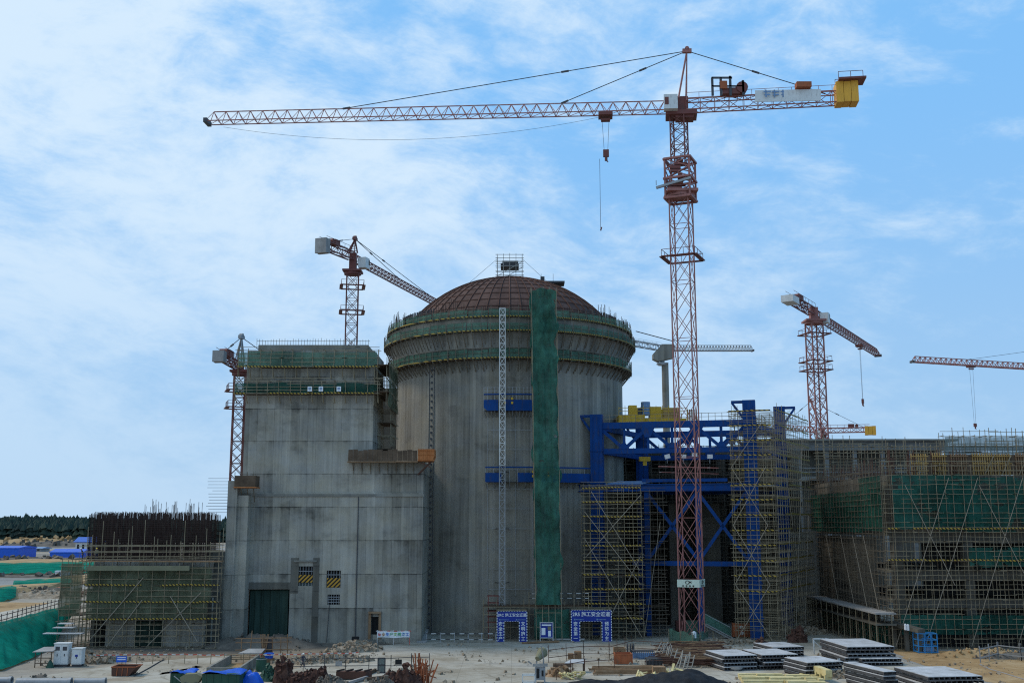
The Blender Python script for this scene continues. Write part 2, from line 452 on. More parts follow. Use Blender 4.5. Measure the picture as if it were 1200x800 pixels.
RC = (-0.4, 187.0)                    # reactor axis
RR = 19.5
M = dict(
    conc=concrete('building_concrete', (0.375, 0.340, 0.282), streak=0.8, stain=1.05, lift=4.8, joint=1.1),
    conc_r=concrete('shell_concrete', (0.315, 0.286, 0.238), cyl=(RC[0], RC[1], RR), panel=1.05, lift=60, streak=1.0, stain=0.8, joint=0.9),
    conc_d=concrete('dark_concrete', (0.165, 0.148, 0.120), streak=0.8, stain=0.7, lift=3.6),  # darker base tone than the building concrete
    conc_n=concrete('grey_concrete', (0.27, 0.25, 0.212), streak=0.4, stain=0.5, lift=50, joint=0.1),
    plaster=concrete('pale_cladding', (0.25, 0.245, 0.235), panel=3.0, lift=3, streak=0.2, stain=0.2, joint=0.3),
    red=paint('crane_red', (0.32, 0.13, 0.11), 0.35, 0.55, dirt=(0.10, 0.07, 0.06), dirtamt=0.6),
    redd=paint('crane_dark_red', (0.17, 0.055, 0.045), 0.35, 0.6, dirtamt=0.6),
    redw=paint('crane_red_white', (0.33, 0.12, 0.10), 0.35, 0.6, scale=0.25, dirt=(0.55, 0.50, 0.48), dirtamt=0.9),
    white=paint('dusty_white', (0.62, 0.62, 0.60), 0.15, 0.6, dirt=(0.25, 0.22, 0.2), dirtamt=0.5),
    grey=paint('grey_metal', (0.28, 0.29, 0.30), 0.2, 0.5, metal=0.2),
    dgrey=paint('dark_metal', (0.06, 0.06, 0.065), 0.3, 0.55),
    blue=paint('blue_paint', (0.006, 0.052, 0.21), 0.4, 0.6, scale=0.5, dirt=(0.06, 0.055, 0.06), dirtamt=0.75, spec=0.12),
    bluel=paint('pale_blue_metal', (0.16, 0.26, 0.42), 0.3, 0.5, scale=0.6, dirtamt=0.5),
    cageblue=paint('cage_blue', (0.03, 0.22, 0.50), 0.3, 0.5),
    signblue=paint('sign_blue', (0.008, 0.030, 0.25), 0.12, 0.45, dirtamt=0.12),
    signwhite=paint('sign_white', (0.78, 0.79, 0.80), 0.05, 0.5, dirtamt=0.1),
    yellow=paint('machine_yellow', (0.62, 0.38, 0.03), 0.25, 0.5, dirt=(0.12, 0.08, 0.03), dirtamt=0.5),
    cw=paint('counterweight_yellow', (0.72, 0.36, 0.04), 0.2, 0.55, dirtamt=0.3),
    tube=paint('scaffold_tube', (0.275, 0.222, 0.142), 0.4, 0.6, metal=0.2, scale=0.4, dirt=(0.10, 0.06, 0.04), dirtamt=0.7),
    tubeg=paint('galvanised_tube', (0.34, 0.32, 0.28), 0.3, 0.5, metal=0.3, scale=0.4, dirt=(0.14, 0.09, 0.06), dirtamt=0.6),
    tubed=paint('dark_tube', (0.15, 0.12, 0.085), 0.4, 0.6, scale=0.4, dirtamt=0.6),
    brace=paint('brace_tube', (0.33, 0.27, 0.20), 0.3, 0.6, scale=0.3, dirtamt=0.5),
    rust=paint('rust', (0.105, 0.05, 0.034), 0.4, 0.85, scale=0.7, dirt=(0.05, 0.03, 0.03), dirtamt=0.6),
    rebar=paint('rusty_bar', (0.045, 0.026, 0.021), 0.4, 0.85, scale=0.5, dirtamt=0.5),
    rustbright=paint('orange_rust', (0.34, 0.10, 0.04), 0.35, 0.8, scale=0.9, dirtamt=0.6),
    dome=patchy('rusty_steel_dome', [(0.3, (0.042, 0.026, 0.022)), (0.5, (0.082, 0.048, 0.040)), (0.7, (0.14, 0.084, 0.068))], 0.35, 0.8, 0.4, 0.05),
    wood=patchy('weathered_timber', [(0.3, (0.16, 0.09, 0.05)), (0.5, (0.26, 0.16, 0.09)), (0.7, (0.36, 0.25, 0.16))], 0.7, 0.85, 0.3, 0.02),
    woodd=patchy('dark_timber', [(0.3, (0.06, 0.04, 0.028)), (0.5, (0.11, 0.075, 0.05)), (0.7, (0.17, 0.12, 0.085))], 0.6, 0.85, 0.3, 0.02),
    orange=patchy('orange_plywood', [(0.3, (0.26, 0.085, 0.03)), (0.5, (0.42, 0.15, 0.05)), (0.7, (0.52, 0.22, 0.09))], 0.5, 0.8, 0.2, 0.02),
    lumber=patchy('fresh_timber', [(0.3, (0.42, 0.33, 0.14)), (0.5, (0.60, 0.50, 0.25)), (0.7, (0.70, 0.62, 0.37))], 0.9, 0.8, 0.3, 0.02),
    form=patchy('formwork_timber', [(0.3, (0.20, 0.12, 0.04)), (0.5, (0.40, 0.25, 0.09)), (0.7, (0.50, 0.34, 0.14))], 0.6, 0.85, 0.3, 0.02),
    ply=patchy('pale_panel_face', [(0.32, (0.24, 0.235, 0.22)), (0.45, (0.44, 0.44, 0.44)), (0.58, (0.55, 0.55, 0.56)), (0.72, (0.64, 0.64, 0.64))], 0.55, 0.5, 0.1, 0.01),
    panelf=paint('panel_frame', (0.07, 0.07, 0.075), 0.4, 0.6, dirtamt=0.5),
    netg=net('green_net', (0.105, 0.205, 0.150), 0.80),
    netd=net('dark_green_net', (0.018, 0.085, 0.062), 0.82),
    netc=net('chute_net', (0.046, 0.142, 0.104), 0.96, var=0.8, scale=0.28, hole=-0.03),
    netr=net('torn_green_net', (0.024, 0.105, 0.082), 0.82, var=0.8, scale=0.14, hole=0.035),
    neto=net('olive_net', (0.125, 0.138, 0.088), 0.88),
    nets=net('slope_net', (0.008, 0.235, 0.165), 0.985, var=0.4, scale=0.2),
    netgrey=net('grey_net', (0.17, 0.21, 0.20), 0.75),
    toe=stripes('hazard_board', (0.02, 0.018, 0.014), (0.48, 0.32, 0.05), 0.5, 1.0, 0.45),
    haz=stripes('hazard_stripe', (0.015, 0.015, 0.015), (0.62, 0.33, 0.04), 0.62, -1.0, 0.5),
    rw=stripes('red_white_band', (0.55, 0.10, 0.07), (0.70, 0.68, 0.66), 1.0, 0.0, 0.5),
    bw=stripes('black_white_band', (0.05, 0.05, 0.05), (0.55, 0.54, 0.52), 1.3, 0.0, 0.5),
    black=paint('black', (0.012, 0.012, 0.013), 0.2, 0.7, dirtamt=0.1),
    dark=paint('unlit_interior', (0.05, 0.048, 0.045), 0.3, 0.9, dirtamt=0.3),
    tarp=paint('blue_tarpaulin', (0.010, 0.095, 0.52), 0.35, 0.45, scale=1.2, dirtamt=0.15),
    roofblue=paint('blue_roof_sheet', (0.015, 0.11, 0.45), 0.2, 0.5, dirtamt=0.2),
    blacktarp=patchy('black_netting', [(0.3, (0.008, 0.008, 0.009)), (0.5, (0.018, 0.019, 0.022)), (0.7, (0.045, 0.047, 0.052))], 0.9, 0.7, 0.6, 0.08),
    greenbin=paint('dark_green_paint', (0.02, 0.07, 0.045), 0.3, 0.6),
    rubble=patchy('rubble', [(0.28, (0.10, 0.075, 0.05)), (0.45, (0.26, 0.20, 0.14)), (0.6, (0.40, 0.33, 0.25)), (0.75, (0.52, 0.46, 0.38))], 1.1, 0.95, 0.8, 0.15),
    soil=patchy('orange_soil', [(0.3, (0.20, 0.115, 0.05)), (0.5, (0.36, 0.235, 0.115)), (0.7, (0.50, 0.37, 0.22))], 0.12, 0.95, 0.6, 0.1, 8),
    mud=patchy('dark_mud', [(0.3, (0.07, 0.06, 0.05)), (0.5, (0.13, 0.11, 0.09)), (0.7, (0.22, 0.19, 0.15))], 0.3, 0.9, 0.6, 0.1, 6),
    scrap=patchy('rusty_scrap', [(0.3, (0.03, 0.016, 0.014)), (0.5, (0.08, 0.04, 0.03)), (0.7, (0.16, 0.085, 0.06))], 1.2, 0.9, 0.7, 0.1),
    skin=paint('skin', (0.42, 0.25, 0.17), 0.1, 0.6, dirtamt=0.0),
    navy=paint('dark_cloth', (0.03, 0.035, 0.06), 0.2, 0.9, dirtamt=0.0),
    helmet=paint('white_helmet', (0.75, 0.74, 0.70), 0.05, 0.4, dirtamt=0.0),
    helmety=paint('yellow_helmet', (0.75, 0.55, 0.05), 0.05, 0.4, dirtamt=0.0),
    olivebd=paint('faded_cloth', (0.20, 0.19, 0.12), 0.3, 0.9, dirtamt=0.2),
)


def ground_mat():
    m, nt, out = new_mat('site_ground')
    p = pos(nt)
    a = nz(nt, p, 0.03, 9, 0.6)
    b = nz(nt, p, 0.4, 8, 0.7)
    c = nz(nt, p, 0.008, 6, 0.6)
    t = mth(nt, 'ADD', mth(nt, 'MULTIPLY', a, 0.6), mth(nt, 'MULTIPLY', b, 0.4))
    earth = ramp(nt, t, [(0.30, (0.12, 0.09, 0.065)), (0.45, (0.24, 0.185, 0.125)), (0.58, (0.34, 0.275, 0.195)), (0.72, (0.44, 0.385, 0.30))])
    grey = ramp(nt, t, [(0.3, (0.15, 0.145, 0.135)), (0.55, (0.29, 0.28, 0.26)), (0.75, (0.42, 0.41, 0.385))])
    k = nd(nt, 'ShaderNodeMapRange', {0: c, 1: 0.42, 2: 0.58}).outputs[0]
    finish(nt, out, mixc(nt, k, earth, grey), 0.95, bump=b, bstr=0.6, bdist=0.12, spec=0.1)
    return m


def yard_mat():
    m, nt, out = new_mat('dusty_concrete_paving')
    p = pos(nt)
    a = nz(nt, p, 0.09, 9, 0.62)
    b = nz(nt, p, 0.9, 8, 0.68)
    w = nz(nt, p, 0.5, 5, 0.6, mul=(0.25, 1.0, 1.0))
    t = mth(nt, 'ADD', mth(nt, 'MULTIPLY', a, 0.6), mth(nt, 'MULTIPLY', b, 0.25))
    t = mth(nt, 'ADD', t, mth(nt, 'MULTIPLY', w, 0.15))
    c = ramp(nt, t, [(0.33, (0.15, 0.122, 0.088)), (0.44, (0.30, 0.258, 0.195)), (0.54, (0.41, 0.372, 0.305)), (0.68, (0.50, 0.47, 0.41))])
    s = nd(nt, 'ShaderNodeSeparateXYZ', {0: p}).outputs
    # wheel tracks wandering across the slab
    wob = mth(nt, 'MULTIPLY', mth(nt, 'SUBTRACT', nz(nt, p, 0.06, 3, 0.5), 0.5), 16.0)
    tr = mth(nt, 'FRACT', mth(nt, 'DIVIDE', mth(nt, 'ADD', mth(nt, 'ADD', s[0], mth(nt, 'MULTIPLY', s[1], 0.45)), wob), 7.5))
    tk = mth(nt, 'ADD', mth(nt, 'LESS_THAN', mth(nt, 'ABSOLUTE', mth(nt, 'SUBTRACT', tr, 0.3)), 0.028), mth(nt, 'LESS_THAN', mth(nt, 'ABSOLUTE', mth(nt, 'SUBTRACT', tr, 0.55)), 0.028))
    tk = mth(nt, 'MULTIPLY', tk, nd(nt, 'ShaderNodeMapRange', {0: nz(nt, p, 0.25, 5, 0.6), 1: 0.42, 2: 0.6, 3: 0.0, 4: 0.55}).outputs[0])
    c = mixc(nt, tk, c, (0.20, 0.17, 0.125))
    jx = mth(nt, 'GREATER_THAN', mth(nt, 'FRACT', mth(nt, 'DIVIDE', s[0], 6.0)), 0.985)
    jy = mth(nt, 'GREATER_THAN', mth(nt, 'FRACT', mth(nt, 'DIVIDE', s[1], 6.0)), 0.985)
    j = mth(nt, 'MULTIPLY', mth(nt, 'MAXIMUM', jx, jy), 0.35)
    c = mixc(nt, j, c, (0.16, 0.145, 0.12))
    wet = nd(nt, 'ShaderNodeMapRange', {0: nz(nt, p, 0.13, 6, 0.6, mul=(0.6, 1.4, 1)), 1: 0.56, 2: 0.66, 3: 0.0, 4: 0.35}).outputs[0]
    c = mixc(nt, wet, c, (0.22, 0.225, 0.23))
    r = nd(nt, 'ShaderNodeMapRange', {0: wet, 1: 0.0, 2: 0.35, 3: 0.92, 4: 0.62}).outputs[0]
    finish(nt, out, c, r, bump=b, bstr=0.3, bdist=0.05, spec=0.2)
    return m


M['ground'] = ground_mat()
M['yard'] = yard_mat()
M['ply2'] = patchy('grey_weathered_board', [(.3, (.20, .19, .18)), (.5, (.30, .285, .27)), (.7, (.40, .385, .36))], .5, .8, .2, .02)
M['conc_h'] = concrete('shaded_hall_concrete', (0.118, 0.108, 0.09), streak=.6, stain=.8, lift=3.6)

# ------------------------------------------------------------------ ground
def sheet(name, pts, z, mat, n=1, wob=0.0, kind='structure'):
    """flat sheet with an irregular outline"""
    rr = random.Random(name)
    out = []
    for k in range(len(pts)):
        a, b = Vector(pts[k]), Vector(pts[(k + 1) % len(pts)])
        for i in range(n):
            p = a.lerp(b, i / n)
            out.append((p.x + rr.uniform(-wob, wob), p.y + rr.uniform(-wob, wob), z))
    mb = MB()
    mb.add(out, [tuple(range(len(out)))])
    o = mb.build(name, mat)
    return tag(o, kind=kind)


mb = MB()
mb.add([(-3000, -60, 0), (3000, -60, 0), (3000, 5000, 0), (-3000, 5000, 0)], [(0, 1, 2, 3)])
tag(mb.build('ground', M['ground']), kind='structure')
g = lambda x, y: (G(x, y).x, G(x, y).y)
sheet('concrete_yard', [g(395, 770), g(440, 757), (-15, 159), (-12, 176), (20, 178), (45, 186), (52, 186), (51, 160), g(1062, 775), g(1150, 799), (50, 95), (-60, 95), (-62, 118), g(150, 797), g(230, 780), g(330, 787)], 0.004, M['yard'], 10, 0.5)
sheet('concrete_path', [g(60, 790), g(150, 777), g(268, 768), g(270, 775), g(190, 790), (-62, 112), (-72, 112)], 0.004, M['yard'], 6, 0.35)
sheet('soil', [g(1045, 757), g(1090, 762), g(1200, 764), (120, 148), (120, 95), (62, 95), g(1160, 798), g(1062, 773), g(1030, 752)], 0.008, M['soil'], 10, 0.5)
sheet('mud', [g(100, 770), g(265, 766), g(420, 757), (-15, 158.5), (-40, 159), (-62, 158), (-64, 150)], 0.010, M['mud'], 8, 0.4)


def mound(cx, cy, rx, ry, h, seed=0, rot=0.0, nu=26, nv=18, rough=0.5, ns=0.6, chunks=0, cs=(0.1, 0.35), m=0, mb=None, pw=1.0):
    mb = mb or MB()
    rr = random.Random(seed)
    c, s = math.cos(rot), math.sin(rot)

    def ht(a, b):
        d = max(0.0, 1 - math.hypot(a, b) ** 2) ** pw
        k = mnoise.fractal(Vector((a * rx * ns + seed * 3.1, b * ry * ns, seed)), 0.9, 2.0, 4)
        return h * d * (1 + rough * k) - 0.06

    def fn(u, v):
        a, b = u * 2 - 1, v * 2 - 1
        x, y = a * rx, b * ry
        return (cx + x * c - y * s, cy + x * s + y * c, ht(a, b))
    mb.grid(fn, nu, nv, m)
    for _ in range(chunks):
        t, q = rr.uniform(0, 2 * math.pi), math.sqrt(rr.random()) * 0.95
        a, b = q * math.cos(t), q * math.sin(t)
        x, y = a * rx, b * ry
        sz = rr.uniform(*cs)
        e = Euler((rr.uniform(0, 3), rr.uniform(0, 3), rr.uniform(0, 3))).to_matrix()
        mb.obox((cx + x * c - y * s, cy + x * s + y * c, max(0, ht(a, b)) + sz * 0.2), e @ Vector((sz * .5, 0, 0)), e @ Vector((0, sz * rr.uniform(.25, .5), 0)), e @ Vector((0, 0, sz * rr.uniform(.15, .4))), m)
    return mb


# ------------------------------------------------------------------ scaffold builder
def scaffold(name, label, O, U, Lx, depth, H, bay=1.5, lift=1.7, nrow=2, tw=0.07, mat='tube', decks=(), toe='toe', toe_every=None, braces=(), bmat='brace',
             nets=(), netmat='netd', group=None, z0=0.0, ragged=1.2, skip=0.06, sidenet=False, boards=True, cat='scaffold', seed=None, sidetoe=False):
    """tube scaffold: O base corner, U direction of the face, depth goes to the other side of the face (towards V)"""
    rr = random.Random(seed if seed is not None else label)
    O = Vector((O[0], O[1], z0))
    U = Vector((U[0], U[1], 0)).normalized()
    V = Vector((-U.y, U.x, 0))
    if depth < 0:
        V, depth = -V, -depth
    nb = max(1, round(Lx / bay))
    nl = max(1, round(H / lift))
    bay, lift = Lx / nb, H / nl
    t = thing(name, label, cat, tuple(O), group)
    mb = MB()
    rows = [depth * k / (nrow - 1) if nrow > 1 else 0 for k in range(nrow)]
    for r in rows:
        for i in range(nb + 1):
            b = O + U * (i * bay + rr.uniform(-.14, .14) * min(1, bay)) + V * r
            top = H + rr.uniform(0.1, ragged)
            mb.bar(b, b + Vector((0, 0, top)) + U * rr.uniform(-.16, .16), tw * rr.uniform(.85, 1.1))
        for j in range(nl + 1):
            z = j * lift + 0.15
            for (dz, pr) in ((0, skip), (lift * 0.5, 0.45)):
                i = 0
                if z + dz > H + 0.9:
                    continue
                while i < nb:
                    n = rr.randint(2, 5)
                    i2 = min(nb, i + n)
                    if rr.random() > pr:
                        a = O + U * (i * bay - rr.uniform(.05, .5)) + V * (r - 0.04) + Vector((0, 0, z + dz + rr.uniform(-.05, .05)))
                        b = O + U * (i2 * bay + rr.uniform(.05, .5)) + V * (r - 0.04) + Vector((0, 0, z + dz + rr.uniform(-.05, .05)))
                        mb.bar(a, b, tw * 0.9)
                    i = i2
    if nrow > 1:
        for i in range(nb + 1):
            for j in range(nl + 1):
                if rr.random() < 0.12:
                    continue
                a = O + U * (i * bay) + V * (-rr.uniform(.1, .5)) + Vector((0, 0, j * lift + 0.22))
                mb.bar(a, a + V * (depth + rr.uniform(.3, .9)), tw * 0.8)
    mb.build('tube_lattice', M[mat], t)
    for z in decks:
        if boards:
            d = MB()
            x = 0.0
            while x < Lx:
                w = rr.uniform(1.5, 4.0)
                if rr.random() > 0.12:
                    c = O + U * (x + min(w, Lx - x) / 2) + V * (depth / 2) + Vector((0, 0, z + rr.uniform(-.02, .02)))
                    d.obox(c, U * (min(w, Lx - x) / 2 * .98), V * (depth / 2 * rr.uniform(.8, 1.0)), (0, 0, 0.03))
                x += w
            d.build('deck_board', M['woodd'], t)
        if toe:
            e = MB()
            x = -.1
            while x < Lx:
                w = min(rr.uniform(1.6, 3.6), Lx + .1 - x)
                if rr.random() > .1:
                    e = MB()
                    e.obox(O + U * (x + w / 2) - V * (0.10 + rr.uniform(0, .04)) + Vector((0, 0, z + 0.13 + rr.uniform(-.05, .05))), U * (w / 2) + Vector((0, 0, rr.uniform(-.04, .04))), V * 0.02, (0, 0, rr.uniform(.08, .105)))
                    e.build('toe_board', M[toe], t)
                x += w
            e = MB()
            if sidetoe:
                e.obox(O + U * (Lx + 0.1) + V * (depth / 2) + Vector((0, 0, z + 0.16)), U * 0.02, V * (depth / 2 + 0.1), (0, 0, 0.125))
            e.build('toe_board', M[toe], t)
    for (x0, za, x1, zb, off) in braces:
        e = MB()
        e.bar(O + U * x0 - V * off + Vector((0, 0, za)), O + U * x1 - V * off + Vector((0, 0, zb)), tw * 1.15)
        e.build('diagonal_brace', M[bmat], t)
    for (x0, x1, za, zb) in nets:
        e = MB()
        nu, nv = max(6, int((x1 - x0) / 0.6)), max(4, int((zb - za) / 0.5))
        sd = rr.uniform(0, 90)

        def fn(u, v):
            x, z = x0 + (x1 - x0) * u, za + (zb - za) * v
            k = 0.14 * math.sin(x * math.pi / bay) ** 2 + 0.22 * mnoise.noise(Vector((x * 0.35 + sd, z * 0.6, sd)))
            ez = 0.16 * mnoise.noise(Vector((x * 0.5, v * 3, sd + 9)))
            return O + U * x + V * (0.05 + k * .8) + Vector((0, 0, z + ez))
        e.grid(fn, nu, nv)
        e.build('safety_net', M[netmat], t, smooth=True)
    return t


# ------------------------------------------------------------------ reactor containment
def reactor():
    t = thing('containment_building', 'round grey concrete containment shell with rusty dome and flared collar', 'building', (*RC, 0))
    mb = MB()
    mb.lathe([(RR, -0.2), (RR, 43.6)], RC, 160)
    mb.build('shell_wall', M['conc_r'], t, smooth=True)
    mb = MB()
    mb.lathe([(RR, 43.0), (RR + 0.85, 43.8), (RR + 0.95, 45.2), (RR + 1.4, 46.2), (RR + 1.4, 48.9), (RR - 1.2, 48.9), (RR - 1.2, 47.5)], RC, 160)
    mb.build('ring_beam', M['conc_r'], t)
    # vertical anchor strips with climbing cones
    for ph in (-39.5,):
        mb = MB()
        a = R(ph)
        for k in range(2):
            b = a + (k - .5) * 0.055
            p = Vector((RC[0] + (RR + .03) * math.sin(b), RC[1] - (RR + .03) * math.cos(b), 0))
            mb.bar(p, p + Vector((0, 0, 42)), 0.10, 0.10)
        for z in range(1, 42):
            p = Vector((RC[0] + (RR + .05) * math.sin(a), RC[1] - (RR + .05) * math.cos(a), z))
            mb.box(p.x - .17, p.x + .17, p.y - .1, p.y + .1, p.z - .14, p.z + .14)
        mb.build('anchor_rail', M['dgrey'], t)
    # dome
    rb, zb, za = 19.3, 48.1, 59.2
    h = za - zb
    Rs = (rb * rb + h * h) / (2 * h)
    zc = za - Rs
    amax = math.asin(rb / Rs)
    prof = [(Rs * math.sin(amax * (1 - k / 24)) + 1e-4, zc + Rs * math.cos(amax * (1 - k / 24))) for k in range(25)]
    mb = MB()
    mb.lathe(prof, RC, 144)
    d = mb.build('dome', M['dome'], t, smooth=True)
    mb = MB()
    for k in range(60):
        ph = 2 * math.pi * k / 60
        w = 0.16 if k % 3 == 0 else 0.08
        last = None
        for i in range(13):
            al = amax * (1 - i / 13 * 0.97)
            rr_ = (Rs + 0.06)
            p = Vector((RC[0] + rr_ * math.sin(al) * math.sin(ph), RC[1] - rr_ * math.sin(al) * math.cos(ph), zc + rr_ * math.cos(al)))
            if last is not None:
                mb.bar(last, p, w, 0.2)
            last = p
    for i in range(1, 12):
        al = amax * (1 - i / 12.5)
        n = 72
        for k in range(n):
            f = lambda q: Vector((RC[0] + (Rs + .05) * math.sin(al) * math.sin(q), RC[1] - (Rs + .05) * math.sin(al) * math.cos(q), zc + (Rs + .05) * math.cos(al)))
            mb.bar(f(2 * math.pi * k / n), f(2 * math.pi * (k + 1) / n), 0.10, 0.14)
    mb.build('stiffener_lattice', M['rust'], d)
    # starter bars standing around the rim
    rr = random.Random(4)
    mb = MB()
    for k in range(520):
        ph = 2 * math.pi * (k + rr.random() * .6) / 520
        r = RR + 0.9 + rr.uniform(-.5, .4)
        hgt = rr.choice((1.0, 1.4, 1.8, 2.2, 2.6)) * (1.0 + .25 * math.sin(ph * 9))
        p = Vector((RC[0] + r * math.sin(ph), RC[1] - r * math.cos(ph), 48.8))
        mb.bar(p, p + Vector((rr.uniform(-.12, .12), rr.uniform(-.1, .1), hgt)), 0.06)
    for k in range(120):
        f = lambda q, r, z: Vector((RC[0] + r * math.sin(q), RC[1] - r * math.cos(q), z))
        for z in (49.4, 50.0):
            mb.bar(f(2 * math.pi * k / 120, RR + .9, z), f(2 * math.pi * (k + 1) / 120, RR + .9, z), 0.05)
    mb.build('starter_rebar_mesh', M['rebar'], t)
    # ducts standing proud of the dome edge (short dark pipes)
    mb = MB()
    for k in range(40):
        ph = R(40 + k * 1.55) if k < 20 else R(-40 - (k - 20) * 1.55)
        p = Vector((RC[0] + (RR - .3) * math.sin(ph), RC[1] - (RR - .3) * math.cos(ph), 48.8))
        mb.bar(p, p + Vector((0, 0, 2.3)), 0.2)
    mb.build('sheath_tube_lattice', M['dgrey'], t)
    return t


reactor()


def ring_platform(label, r0, r1, z, hnet, seed, bracket, netmat='netg', lean=0.0, skipnet=()):
    t = thing('ring_scaffold', label, 'scaffold', (RC[0], RC[1], z), 'ring scaffolds round the containment shell')
    rr = random.Random(seed)
    f = lambda q, r, zz: Vector((RC[0] + r * math.sin(q), RC[1] - r * math.cos(q), zz))
    mb = MB()
    mb.lathe([(r0, z), (r1, z), (r1, z - .06), (r0, z - .06), (r0, z)], RC, 120)
    mb.build('deck', M['woodd'], t)
    mb = MB()
    mb.lathe([(r1 + .07, z + .0), (r1 + .07, z + .15)], RC, 120)
    mb.build('toe_board', M['toe'], t)
    n = 92
    mb = MB()
    for k in range(n):
        q = 2 * math.pi * k / n
        mb.bar(f(q, r1, z - .3), f(q, r1 + lean, z + hnet + rr.uniform(.1, .7)), 0.08)
        mb.bar(f(q, r0, z), f(q, r1, z), 0.10)
        if bracket:
            mb.bar(f(q, r1 - .1, z - .05), f(q, bracket[0], bracket[1]), 0.11)
            mb.bar(f(q + .02, r1 - .5, z - .05), f(q + .02, bracket[0], bracket[1] + .4), 0.07)
        q2 = 2 * math.pi * (k + 1) / n
        for zz in (z + hnet * .5, z + hnet):
            mb.bar(f(q, r1 + lean * (zz - z) / hnet, zz), f(q2, r1 + lean * (zz - z) / hnet, zz), 0.05)
    mb.build('tube_lattice', M['tubed'], t)
    mb = MB()
    nn = 40
    for k in range(nn):
        if k in skipnet:
            continue
        a0, a1 = 2 * math.pi * k / nn + .004, 2 * math.pi * (k + 1) / nn - .004
        dz = rr.uniform(-.22, .1)
        sd = rr.uniform(0, 50)

        def fn(u, v):
            q = a0 + (a1 - a0) * u
            return f(q, r1 - .10 + lean * v + .16 * mnoise.noise(Vector((q * 9, v * 1.5, sd))), z - .1 + (hnet + dz) * v + .15 * mnoise.noise(Vector((q * 12, sd, 3))))
        mb.grid(fn, 8, 3)
    mb.build('safety_net', M[netmat], t, smooth=True)
    return t


ring_platform('lowest green netted walkway ring below the flared collar', RR, 21.15, 42.1, 1.6, 1, (RR, 40.2))
ring_platform('middle and widest green netted walkway ring on the flared collar', RR + 1.4, 21.85, 46.3, 1.5, 2, (RR + 1.0, 44.0))
ring_platform('topmost green netted walkway ring at the foot of the rusty dome', RR + 1.0, 21.4, 48.6, 1.35, 3, None, lean=-0.25)

# scaffold tower and steel plate on the dome crown
t = thing('dome_scaffold', 'small square scaffold tower standing on top of the rusty dome', 'scaffold', (RC[0], RC[1], 59.0))
mb = MB()
for i in range(5):
    for j in range(5):
        if i in (0, 4) or j in (0, 4):
            mb.bar((RC[0] - 2.2 + 1.1 * i, RC[1] - 2.2 + 1.1 * j, 58.6), (RC[0] - 2.2 + 1.1 * i, RC[1] - 2.2 + 1.1 * j, 63.4 + random.uniform(-.3, .6)), 0.08)
for z in (59.6, 60.4, 61.2, 62.0, 62.7, 63.3):
    for s in (-2.2, 2.2):
        mb.bar((RC[0] - 2.5, RC[1] + s, z), (RC[0] + 2.5, RC[1] + s, z), 0.08)
        mb.bar((RC[0] + s, RC[1] - 2.5, z), (RC[0] + s, RC[1] + 2.5, z), 0.08)
for s in (-2.25, 2.25):
    mb.bar((RC[0] - 2.2, RC[1] + s, 59.4), (RC[0] + 2.2, RC[1] + s, 62), 0.08)
mb.build('tube_lattice', M['tubeg'], t)
mb = MB(); mb.box(RC[0] - 1.6, RC[0] + 1.6, RC[1] - 1.6, RC[1] + 1.6, 61.3, 61.9); mb.box(RC[0] - 1.3, RC[0] + 1.5, RC[1] - 1.5, RC[1] + 1.5, 61.9, 62.3)
mb.build('work_platform', M['dgrey'], t)
mb = MB(); mb.cyl((RC[0], RC[1], 58.9), (RC[0], RC[1], 59.6), 1.8, 16); mb.build('hatch_collar', M['dgrey'], t)
t = thing('steel_platform', 'thin dark steel platform jutting out beside the dome scaffold tower', 'platform', (7.5, 186, 58.0))
mb = MB(); mb.box(4.6, 9.2, 184.5, 187.5, 58.15, 58.5)
mb.build('plate', M['dgrey'], t)
mb = MB()
for x in (4.8, 6.2, 7.6): mb.bar((x, 186, 56.3), (x, 186, 58.2), 0.12)
for x in (5.1, 7.2): mb.bar((x, 184.7, 58.4), (x, 184.7, 59.8), 0.06)
mb.build('post_lattice', M['dgrey'], t)
mb = MB(); mb.box(5.0, 5.7, 185, 186, 58.5, 59.4); mb.build('winch', M['dgrey'], t)
one((lambda q: (q.bar((RC[0] - 2.2, RC[1] - 1, 62.8), (-11.5, 183, 54.2), 0.05), q)[1])(MB()), 'guy_wire', 'thin guy wire from the dome scaffold tower sloping down towards the spoil of bars', 'wire', M['dgrey'])
one((lambda q: (q.bar((RC[0] + 2.2, RC[1] - 1, 62.8), (6.0, 185, 58.6), 0.05), q)[1])(MB()), 'guy_wire', 'thin guy wire from the dome scaffold tower to the steel platform', 'wire', M['dgrey'])


# ------------------------------------------------------------------ lattice masts
def lattice(mb, p, q, w, n, tc, tb, rot=0.0, mode='X', wd=None):
    p, q = Vector(p), Vector(q)
    d = (q - p)
    L = d.length
    d /= L
    a = Vector((1, 0, 0)) if abs(d.z) > .9 else d.cross(Vector((0, 0, 1))).normalized()
    a = Matrix.Rotation(rot, 3, d) @ a
    b = d.cross(a)
    wd = wd or w
    cs = [(-w / 2, -wd / 2), (w / 2, -wd / 2), (w / 2, wd / 2), (-w / 2, wd / 2)]
    pt = lambda k, i: p + d * (L * i / n) + a * cs[k % 4][0] + b * cs[k % 4][1]
    for k in range(4):
        mb.bar(pt(k, 0), pt(k, n), tc, up=a)
        for i in range(n):
            if mode == 'X':
                mb.bar(pt(k, i), pt(k + 1, i + 1), tb, up=a)
                mb.bar(pt(k + 1, i), pt(k, i + 1), tb, up=a)
            elif mode == 'Z':
                if i % 2 == 0:
                    mb.bar(pt(k, i), pt(k + 1, i + 1), tb, up=a)
                else:
                    mb.bar(pt(k + 1, i), pt(k, i + 1), tb, up=a)
            if mode != 'X' or i % 2 == 0 or mode == 'H':
                mb.bar(pt(k, i), pt(k + 1, i), tb, up=a)
        mb.bar(pt(k, n), pt(k + 1, n), tb, up=a)


